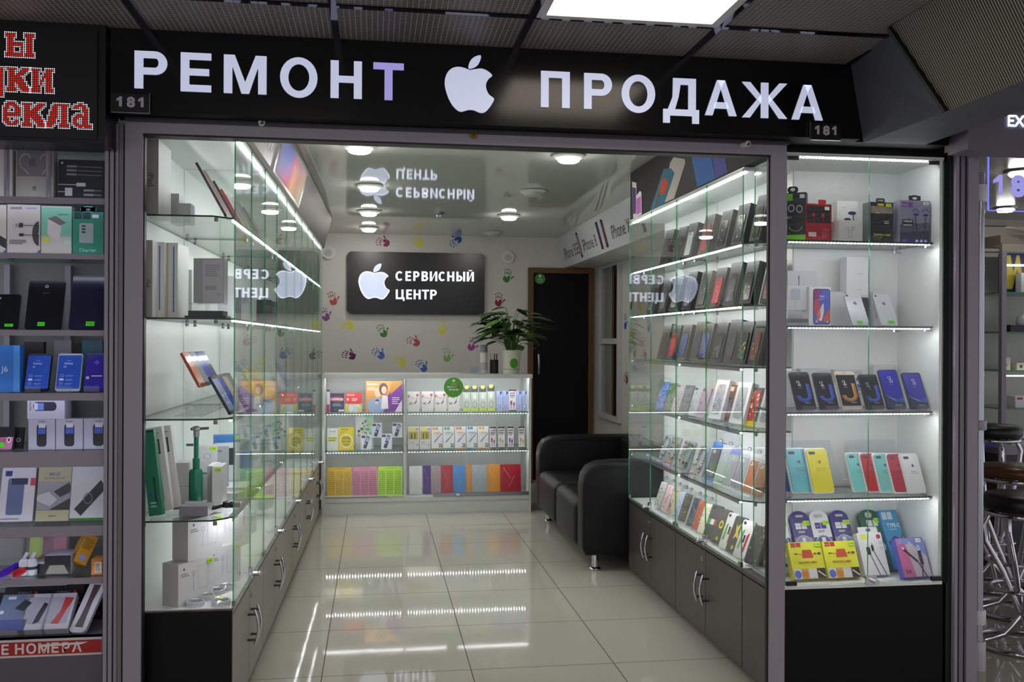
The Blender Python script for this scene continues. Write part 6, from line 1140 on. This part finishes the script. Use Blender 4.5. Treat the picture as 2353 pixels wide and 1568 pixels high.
kit('phone_box', 'large plain blue phone box at the left edge of the kiosk fourth shelf', 'box', -60, 47, 803, 911, 912, '#1d62ad', [('t', 'J6', .66, .5, .13, '#b8c4d8', .0, .4), ('r', .86, 0, 1, 1, '#3a7cc4')])
kit('phone_box', 'dark brown box standing behind the first blue-screened kiosk phone', 'box', 54, 100, 801, 911, 912, '#2a1a18', Y=3.52, d=.03)
kit('phone_box', 'grey box standing behind the second blue-screened kiosk phone', 'box', 124, 164, 797, 911, 912, '#7c7f84', Y=3.52, d=.03)
kit('phone_box', 'teal box standing behind the violet kiosk phone', 'box', 188, 236, 798, 911, 912, '#1d5a66', Y=3.52, d=.03)
def kph(x0, x1, lb, body, scr, t1):
    kit('dummy_phone', lb, 'phone', x0, x1, 818, 908, 912, body, [], tilt=.3, d=.009, cr=.1, r=.2, parts=[('screen', .0006, (.03, .06, .97, .95), mat(scr, .12), [('t', 'SAMSUNG', .45, .84, .02, '#c8d0f0', 0, .4), ('t', 'Galaxy', .45, .76, .065, '#d8e0f8', 0, .7), ('t', t1, .3, .66, .055, '#d8e0f8', 0, .4), ('o', .14, .35, .28, .42, .01, '#c8d4f4'), ('n', .38, .36, .75, .41, 2, '#8aa0e0'), ('q', .12, .24, .3, .3, .02, '#c8d4f4'), ('n', .38, .24, .7, .29, 2, '#8aa0e0'), ('o', .14, .12, .26, .18, .01, '#c8d4f4'), ('n', .38, .12, .75, .17, 2, '#8aa0e0')] if t1 else [('q', .05, .9, .35, .97, .02, '#14141e'), ('e', .5, .78, .12, .06, '#4a4ab8'), ('r', .3, .36, .8, .39, '#c8c8e0'), ('r', .05, .28, .2, .36, '#b8b8d8')], .04)])
    kp = (x0 + x1) / 2; stand(wx(kp - 4, 3.35), 3.347, kz(912), 0, .05, 'clear stand holding the ' + lb.split(',')[0], 'clear phone stands in the kiosk')
kph(54, 112, 'black-framed phone with a blue welcome screen', '#1a1c22', '#3458b8', 'J6'); kph(126, 184, 'silver-framed phone with a blue welcome screen', '#b0b4bc', '#3458b8', 'A6'); kph(191, 244, 'glossy violet phone seen from the back at the kiosk post', '#2c2878', '#3a2f96', '')
kit('flip_phone', 'pink phone with white keypad rings at the left edge of the kiosk', 'phone', -40, 32, 993, 1045, 1046, '#14151a', [('p', [(0, 0), (.94, 0), (.98, .55), (0, .5)], '#c878a0'), ('e', .84, .42, .07, .13, '#e8dce4'), ('e', .84, .42, .04, .08, '#5a3a4a'), ('s', .4, .05, .74, .5, ['#a85a80'], 8, 2)], tilt=.2, d=.012, parts=[('price_tag', .0006, (.45, .1, .7, .3), NEON, [])])
kit('flip_phone', 'black keypad phone leaning beside the pink one', 'phone', 29, 52, 996, 1045, 1046, '#101116', [('e', .55, .4, .25, .1, '#8a8c94'), ('e', .55, .4, .15, .06, '#2a2a30')], tilt=.25, d=.012, Y=3.38)
for i, (a, b_) in enumerate([(66, 128), (129, 192), (193, 262)]):
    kit('keypad_phone_box', ['left', 'middle', 'right'][i] + ' white box with a candybar phone picture, lower row of the kiosk stack', 'box', a, b_, 975, 1045, 1046, '#a9a6b8', [('t', 'DIGMA', .5, .93, .05, '#6a5a4a', .02, .35), ('q', .31, .1, .68, .84, .12, '#17181d'), ('r', .36, .52, .64, .7, '#3f5cb8'), ('r', .38, .72, .64, .86, '#c4c4d4')], group='keypad phone boxes in the kiosk', d=.06)
o = kit('keypad_phone_box', 'white box with a sideways phone picture, lying on top of the kiosk stack', 'box', 63, 150, 928, 973, 975, '#b5b2c6', [('q', .16, .42, .78, .88, .1, '#22243a'), ('r', .28, .46, .44, .82, '#6a82d0'), ('r', .18, .48, .28, .82, '#c8c8dc'), ('v', 'DIGMA', .08, .65, .06, '#6a5a4a')], group='keypad phone boxes in the kiosk', d=.07)
kit('power_bank_box', 'white box with a blue-grey power bank picture, left of the beige wrapped box', 'box', -4, 76, 1092, 1216, 1218, '#c0bcc4', [('r', .1, .84, .3, .94, '#2a2a6a'), ('q', .2, .12, .68, .8, .06, '#5a6488'), ('r', .3, .68, .78, .8, '#2a2e48'), ('n', .05, .04, .7, .07, 1, '#6a6870'), ('r', .86, .66, 1, .8, '#b83a4a')], tilt=.24, cr=.04)
kit('power_bank_box', 'beige power bank box in a shiny wrapper', 'box', 82, 160, 1086, 1216, 1218, '#8c8a90', [('r', 0, .7, 1, 1, '#a39c80'), ('t', 'MIGE', .5, .83, .06, '#6a6c8a', .02, .75), ('t', 'POWER BANK', .5, .755, .04, '#6a6658', 0, .75), ('p', [(.0, .45), (.35, .52), (.62, .38), (.4, .26), (0, .36)], '#b0b2b8'), ('p', [(.5, .52), (.95, .68), (1, .6), (.98, .5), (.7, .42)], '#3a3a40'), ('p', [(.4, .2), (1, .4), (1, .2)], '#3a3834'), ('r', 0, 0, 1, .19, '#a39c80'), ('t', 'SENSOR', .5, .09, .025, '#2a2a20', .02, .4)], tilt=.2)
kit('power_bank_box', 'white box with a black wireless power bank picture by the post', 'box', 160, 242, 1084, 1216, 1218, '#b8b8bc', [('r', .1, .94, .28, 1, '#6ab83a'), ('r', .32, .94, .5, 1, '#6ab83a'), ('p', [(.12, .2), (.32, .08), (1, .55), (.84, .7)], '#2c2d33'), ('g', .5, .38, .13, .1, .2, 0, 6.28, '#6a6c74'), ('r', 0, 0, 1, .04, '#2a6a1c')], tilt=.2)
# odd stock on the next shelf
for px, c, lb in ((5, '#4a1fb0', 'violet capped tube'), (38, '#b81f26', 'red tube')):
    t = thing('gadget_tube', lb + ' lying on the kiosk shelf', 'tube', (wx(px, 3.34), 3.34, kz(1337) + .013))
    MB().tube([(0, -.02, 0), (.05, .1, .02)], .0125, mat(c, .3), 14).tube([(0, -.0202, 0), (-.0002, -.0205, 0)], .010, mat('#120c0e'), 12).build('tube_body', t, sm=50)
    MB().tube([(.0504, .101, .0202), (.06, .125, .024)], .008, mat('#a8a8b8', .2), 10).build('tube_tip', t, sm=50)
for i, px in enumerate((58, 76)):
    t = thing('charger_plug', ['left', 'right'][i] + ' white round charger plug among the tubes on the kiosk shelf', 'charger', (wx(px, 3.37), 3.37, kz(1337) + .0008), .4)
    MB().lathe((0, 0, 0), [(.016, 0), (.017, .004), (.017, .045), (.01, .055)], mat('#c4c4d0', .2), 16).build('plug_body', t, sm=40); MB().lathe((0, 0, 0), [(.0175, .02), (.0175, .03)], mat('#2a2a3a'), 16).tube([(0, 0, .0552), (.01, 0, .075)], .006, mat('#b8b8c8', .2), 8).build('plug_band', t, sm=40)
kit('gadget_box', 'black and white box behind the open tray on the kiosk shelf', 'box', 70, 105, 1308, 1336, 1337, '#16161a', [('r', 0, .8, 1, 1, '#a8a8b4')], d=.08, Y=3.38, side='#8c8c98')
t = kit('phone_tray', 'open black and white phone tray box leaning on the kiosk shelf', 'box', 104, 165, 1292, 1336, 1337, '#15151a', [('p', [(.04, .04), (.2, .5), (.75, .5), (.92, .04)], '#8c867c')], d=.1, Y=3.36, side='#a9a9b6')
o = kit('bulb_box', 'yellow box tipped on its corner at the right of the kiosk shelf', 'box', 176, 208, 1262, 1332, 1337, '#c08a1e', [('n', .1, .5, .9, .9, 6, '#7a5a18'), ('e', .5, .2, .3, .1, '#8a8ac0')], d=.05, Y=3.38, side='#a87818'); o.rotation_euler = (-.35, .55, .5); o.location.z += .032; o.location.x -= .01
kit('battery_box', 'orange box with a barcode at the kiosk post', 'box', 212, 237, 1300, 1336, 1337, '#b86a1c', [('r', .3, .15, .95, .8, '#c8c0b0'), ('n', .35, .2, .9, .75, 8, '#2a2a2c')], d=.05, Y=3.345)
for i, (px, c) in enumerate([(95, '#b4cc4a'), (125, '#c86a8a'), (20, '#a8b0b8')]):
    item('bagged_case', ['lime', 'pink', 'clear'][i] + ' case in a crinkled bag at the back of the kiosk shelf', 'case', px, 3.5, kz(1337) + .0008, .08, .1, .02, CLEAR if i == 2 else c, [], .2, parts=[('bag', .002, (-.1, 0, 1.1, 1.1), CLEAR, [], .1)])
# lowest compartment
zb_ = kz(1472) + .001
MB().box(KX0, .0005, kz(1510), KXR - .001, .335, kz(1472), mat('#6a676c', .5)).build('base_top', kk)
def lay(name, lb, px, Y, w, L, hh, c, dec, rz=-.35, side='#b8b8c4', parts=(), cr=0, tilt=.85):
    return item(name, lb, 'box', px, Y, zb_, w, L, hh, c, dec, tilt, 0, X=wx(px, Y), side=side, parts=parts, cr=cr)
for i, (px, row) in enumerate([(-10, 0), (60, 0), (150, 0), (215, 0), (20, 1), (110, 1), (190, 1), (60, 2), (150, 2)]):
    item('gadget_box', '%s black box with a red dot in the %s row of the kiosk bottom stack' % (ORD[[0, 1, 2, 3, 0, 1, 2, 0, 1][i]], ['lowest', 'middle', 'upper'][row]), 'box', px, 3.50 + row * .0, zb_ + row * .041, .13 if i != 3 else .075, .0395, .1, '#15151a', [('e', .78, .5, .045, .14, '#a82a24'), ('t', 'FORMAT', .5, .5, .25, '#8a8a92', 0, .35)], group='black boxes in the kiosk bottom')
tag(MB().box(-.11, 0, 0, .11, .12, .004, mat('#9aa0a8', .2)).box(.09, .0, .0042, .105, .02, .008, mat('#2a2a30')).build('device_lid', None, (wx(80, 3.5), 3.50, zb_ + .124)), 'flat silver lid lying on the black boxes in the kiosk bottom', 'lid')
lay('watch_strap_box', 'blue-grey box with a black diamond print, left of four in the kiosk bottom', 20, 3.325, .1, .14, .03, '#5c6a86', [('r', 0, 0, 1, .3, '#3c4a8a'), ('p', [(.5, .6), (.75, .85), (1, .75), (.8, .52)], '#17181c'), ('r', .2, .86, .45, .94, '#c8c8d0'), ('e', .12, .5, .08, .05, '#c8ccd4')])
lay('watch_strap_box', 'white tray with a black watch strap, second of four in the kiosk bottom', 72, 3.325, .085, .14, .03, '#b4b2bd', [('r', .12, .15, .9, .9, '#9a98a4'), ('p', [(.5, .15), (.72, .2), (.9, .7), (.74, .75), (.6, .45)], '#22232a')])
lay('watch_strap_box', 'white tray with a red watch strap, third of four in the kiosk bottom', 127, 3.325, .085, .14, .03, '#b8b5bf', [('r', .12, .15, .9, .9, '#a09daa'), ('p', [(.3, .15), (.6, .14), (.75, .5), (.95, .85), (.6, .88), (.55, .5)], '#b03430')])
o = lay('watch_strap_tray', 'rounded white tray with a brown leather strap, right of four in the kiosk bottom', 178, 3.325, .06, .19, .012, '#c4c2c8', [('p', [(.25, .1), (.75, .1), (.7, .3), (.66, .6), (.75, .93), (.3, .93), (.35, .6), (.32, .3)], '#4c3c38')], cr=.25, tilt=.75); o.rotation_euler[2] = -.3

# ================================================================ NEIGHBOUR STALL (right edge)
YB = 6.6
struct(MB().box(2.201, YB, 0, 9, YB + .06, 2.34, mat('#a8a698', .5)).build('wall_back'))
struct(MB().box(2.201, 3.4, 2.30, 9, YB, 2.34, mat('#8f8c84', .25)).build('ceiling'))
sl = thing('slat_wall', 'cream slat wall panel in the neighbouring stall', 'wall panel', (0, YB - .02, 0))
b = MB(); x0, x1 = wx(2240, YB), wx(2310, YB); z = .75
while z < 2.25: b.box(x0, 0, z, x1, .018, z + .092, mat('#b5b2a2', .45)); b.box(x0, .012, z + .092, x1, .018, z + .1, mat('#3a382f')); z += .1
b.build('slats', sl)
def nz_(px, py, Y): return wz(px, py, Y)
Yn = 5.2
# round glazed column of the neighbour
t = thing('showcase_column', 'round chrome and glass showcase corner post behind the right pilaster', 'post', (wx(2250, 3.55), 3.55, 0))
MB().lathe((0, 0, 0), [(.019, .12), (.019, 2.05)], mat('#b9bcc6', .12, .5), 24).build('tube', t, sm=40)
for za, zb_, c in ((.0, .12, '#c9c9cf'), (.19, .25, '#e4e6ea'), (.99, 1.03, '#a9aab2'), (1.93, 2.0, '#dfe1e6')):
    MB().lathe((0, 0, za), [(.028, 0), (.03, .004), (.03, zb_ - za - .004), (.028, zb_ - za)], mat(c, .25), 24).build('collar', t, sm=40)
# hanging number sign
Ya = 3.6; x0, z0, z1 = wx(2271, Ya), wz(2271, 473, Ya), wz(2271, 347, Ya)
t = thing('acrylic_number_sign', 'clear acrylic number sign with lilac digits glowing blue along its edges', 'sign', (0, Ya, 0))
MB().box(x0, 0, z0, x0 + .34, .006, z1, CLEAR).build('acrylic_sheet', t)
BLU = led_mat('#6a78ff', .8); MB().box(x0 - .003, -.001, z0, x0, .007, z1, BLU).box(x0, -.001, z0 - .003, x0 + .34, .007, z0, BLU).build('lit_edge', t)
b = MB(); D8 = led_mat('#9c98e4', .5); zc = (z0 + z1) / 2 - .008; H = .085
cx = wx(2291, Ya); b.plate([(cx + .004, zc - H / 2), (cx + .022, zc - H / 2), (cx + .022, zc + H / 2), (cx + .006, zc + H / 2), (cx - .022, zc + H * .22), (cx - .022, zc + H * .06), (cx + .004, zc + H * .16)], -.001, D8)
b.text('8', wx(2338, Ya), zc, H, -.001, D8, .06, sx=1.1).text('2', wx(2338, Ya) + .085, zc, H, -.001, D8, .06, sx=1.1); b.build('digits', t)
for i, (px, py) in enumerate([(2340, 382), (2308, 467)]):
    r_ = ray(px, py); k = (2.3 - EYE) / r_[2]
    t = thing('ceiling_lamp', ['nearer', 'farther'][i] + ' round lit lamp in the neighbouring stall ceiling', 'ceiling lamp', (r_[0] * k, r_[1] * k, 2.3))
    MB().lathe((0, 0, 0), [(.085, -.001), (.08, -.012), (.06, -.016)], STEEL, 24).build('trim_ring', t, sm=40); MB().lathe((0, 0, 0), [(.058, -.017), (.05, -.03), (.001, -.031)], led_mat('#fffaf2', 30), 20).build('diffuser', t, sm=40)
# glazed cabinet with boxes
Yc = 5.0; xa = wx(2302, Yc); X1 = xa + .9
def zc_(py): return wz(2310, py, Yc)
kc = thing('stall_cabinet', 'aluminium glazed cabinet with small boxes in the neighbouring stall', 'cabinet', (0, Yc, 0))
MB().box(xa, 0, 0, xa + .03, .03, zc_(566), ALU).box(xa, 0, zc_(566), X1, .03, zc_(550), mat('#a39d8d', .4)).box(xa + .031, 0, zc_(1036), X1, .03, zc_(1018), ALU).build('frame', kc)
MB().box(xa + .031, .38, zc_(1018), X1, .4, zc_(566), mat('#a9aca4', .5)).box(xa, .03, zc_(566), xa + .012, .38, zc_(1018), GLASS).build('back_panel', kc)
MB().box(xa + .031, .005, .02, X1, .4, zc_(1037), mat('#26262c', .4)).build('base_body', kc)
zs = [zc_(p) for p in (660, 752, 842, 930)]
for z in zs: MB().pane(xa + .032, .04, z - .007, X1, .375, z, GSHELF).build('shelf', kc)
MB().box(xa + .032, .034, zc_(600), X1, .042, zc_(596), led_mat('#fdfaf0', 6)).build('led_strip', kc); MB().box(xa + .032, .034, zc_(856), X1, .042, zc_(853), led_mat('#fdfaf0', 6)).build('led_strip', kc)
def nit(name, lb, cat, pa, pb, yt, z, Y, d, c, dec=(), **k):
    w = wx(pb, Y) - wx(pa, Y); h = wz(pa, yt, Y) - z
    return item(name, lb, cat, (pa + pb) / 2, Y, z + .0008, w, abs(h), d, c, dec, **k)
t = nit('gift_bag', 'blue bag with a yellow M behind the cabinet glass', 'bag', 2308, 2420, 572, zs[0], Yc + .15, .06, '#1c2a5c', [('p', [(.04, .1), (.16, .1), (.26, .6), (.3, .1), (.4, .1), (.3, .95), (.24, .95), (.18, .5), (.12, .95), (.04, .95)], '#b5a83a')])
nit('camera_box', 'white box behind the glass next to the blue bag', 'box', 2346, 2400, 617, zs[0], Yc + .08, .05, '#c8cad0')
nit('router_box', 'flat black device box on the second shelf of the stall cabinet', 'box', 2322, 2380, 737, zs[1], Yc + .1, .1, '#16171a')
t = thing('dome_camera', 'small white dome camera standing on the flat black box', 'camera', (wx(2352, Yc + .14), Yc + .14, wz(2322, 737, Yc + .1) + .0012)); MB().lathe((0, 0, 0), [(.04, 0), (.045, .02), (.035, .055), (.01, .07)], mat('#c9cdd4', .3), 20).build('dome', t, sm=50); MB().lathe((0, -.035, .03), [(.012, 0), (.012, .02)], mat('#111'), 12).build('lens', t, sm=40)
nit('cable_box', 'long white box on the third shelf of the stall cabinet', 'box', 2337, 2400, 824, zs[2], Yc + .08, .08, '#c4c2b4', [('r', .1, .3, .2, .7, '#4a4a48')])
nit('cable_box', 'cream box with a gold seal at the left of the third cabinet shelf', 'box', 2310, 2322, 812, zs[2], Yc + .1, .05, '#b9b8a8', [('e', .4, .4, .2, .1, '#a88a3a')])
nit('cable_box', 'white box with a red label on the fourth shelf of the stall cabinet', 'box', 2334, 2400, 901, zs[3], Yc + .08, .08, '#d2d2da', [('r', .05, .7, .25, .9, '#a83048')])
nit('product_box', 'white lettered box on the floor of the stall cabinet', 'box', 2326, 2420, 983, zc_(1018), Yc + .08, .1, '#d5d6da', [('t', 'VSMART', .3, .45, .22, '#3a3a40', .02, .5)])
t = thing('open_carton', 'open tan carton standing on top of the stall cabinet', 'box', (wx(2325, Yc + .1), Yc + .08, zc_(550) + .001))
MB().box(-.09, 0, 0, .25, .2, .06, mat('#8f8578', .5)).build('box', t); MB().poly([(-.1, -.03, .10), (.1, -.06, .075), (.26, -.03, .115), (.08, .06, .12)], mat('#a39a90', .4)).poly([(-.1, -.03, .098), (.1, -.06, .073), (.26, -.03, .113), (.1, -.05, .045)], mat('#7a7066', .4)).build('flap', t)
nit('promo_poster', 'white poster with a yellow black striped sleeve and Russian wording', 'poster', 2266, 2302, 757, wz(2266, 843, 6.2), 6.2, .004, '#cfcfc6', [('p', [(.0, .82), (.3, .8), (1, .74), (1, .66), (.4, .66), (0, .72)], '#c9b21e')] + [('p', [(.1 + k * .16, .81 - k * .008), (.17 + k * .16, .81 - k * .008), (.22 + k * .16, .66), (.15 + k * .16, .66)], '#15140f') for k in range(5)] + [('r', 0, .42, 1, .54, '#c89a1e'), ('t', 'Подключи', .45, .48, .07, '#3a3014', 0, .8), ('t', 'к «Билайн»', .45, .36, .06, '#3a3830', 0, .8), ('t', 'здесь', .3, .27, .06, '#3a3830', 0, .4)])
tag(MB().box(wx(2252, 6.18), 6.15, wz(2266, 846, 6.18) - .02, wx(2306, 6.18), 6.5, wz(2266, 846, 6.18), mat('#b9bab4', .3)).box(wx(2252, 6.18), 6.17, 0, wx(2306, 6.18), 6.19, wz(2266, 846, 6.18) - .0205, mat('#a2a3a6', .4)).build('stall_counter'), 'grey stall counter carrying the striped-sleeve poster', 'counter')
Yp = 5.9
pb_ = MB().box(wx(2262, Yp), Yp, wz(2262, 1180, Yp), wx(2291, Yp), Yp + .01, wz(2262, 895, Yp), mat('#2a1fa0', .4)); pb_.text('P', wx(2269, Yp), wz(2266, 938, Yp), .06, Yp - .001, '#d8d8f0', .02).box(wx(2292, Yp), Yp, 0, wx(2298, Yp), Yp + .02, wz(2262, 895, Yp), ALU)
tag(pb_.build('roll_banner'), 'deep blue banner with a white letter beside the far stool', 'banner')
b = MB()
for i in range(7):
    a = wx(2262 + i * 4, 6.3); b.tube([(a, 6.53, wz(2270, 505, 6.3)), (a + .02 * (-1) ** i, 6.5, wz(2270, 530 + i * 4, 6.3)), (a + .03, 6.52, wz(2270, 560, 6.3)), (wx(2283, 6.3), 6.52, wz(2270, 600, 6.3)), (wx(2290, 6.3), 6.35, wz(2270, 640, 6.3))], .006, '#121214', 6)
b.box(wx(2262, 6.3), 6.5, wz(2262, 545, 6.3), wx(2276, 6.3), 6.56, wz(2262, 515, 6.3), mat('#1c4a7c')).box(wx(2291, 6.3), 6.52, wz(2290, 668, 6.3), wx(2296, 6.3), 6.56, wz(2290, 610, 6.3), mat('#1a1414'))
tag(b.build('cable_bundle'), 'tangle of black cables and a power brick hanging on the slat wall', 'cables', kind='stuff')
# stools
def stool(px, Yx, r, seat_z, th, leather, lb, wood=False):
    t = thing('bar_stool', lb, 'stool', (wx(px, Yx), Yx, 0), group='chrome stools in the neighbouring stall')
    MB().lathe((0, 0, seat_z - th), [(r * .9, 0), (r, .012), (r * 1.02, th * .5), (r, th - .02), (r * .9, th - .003), (.001, th + .004)], leather, 36).build('seat', t, sm=60)
    def ring(R, z, rr, nm): MB().tube([(R * math.cos(a * PI / 16), R * math.sin(a * PI / 16), z) for a in range(33)], rr, CHROME, 8).build(nm, t, sm=70)
    ring(r * .93, seat_z - th - .012, .011, 'seat_ring'); ring(r * 1.15, .012, .012, 'base_ring'); ring(r * .78, .26, .008, 'foot_ring')
    for k in range(4):
        a = PI / 4 + k * PI / 2 + .5; c, s = math.cos(a), math.sin(a); P = []
        for f, z in ((.55, seat_z - th - .01), (.85, seat_z - th - .02), (1.0, seat_z - th - .07), (.95, seat_z - th - .14), (.5, .33), (.1, .16), (-.45, .05), (-.95, .02)): P.append((r * f * c, r * f * s, z))
        MB().tube(smooth(P + P[-1:], 1) if 0 else P, .0125, CHROME, 10).build('leg', t, sm=70)
stool(2352, 3.80, .165, .68, .075, mat('#131316', .35), 'nearest bar stool with a thick black seat and curved chrome legs')
stool(2335, 4.28, .17, .74, .06, mat('#5a3a1e', .3), 'bar stool with a shiny brown seat behind the nearest black one')
stool(2280, 4.74, .15, .90, .07, mat('#101012', .4), 'farthest bar stool with a black seat beside the blue banner')
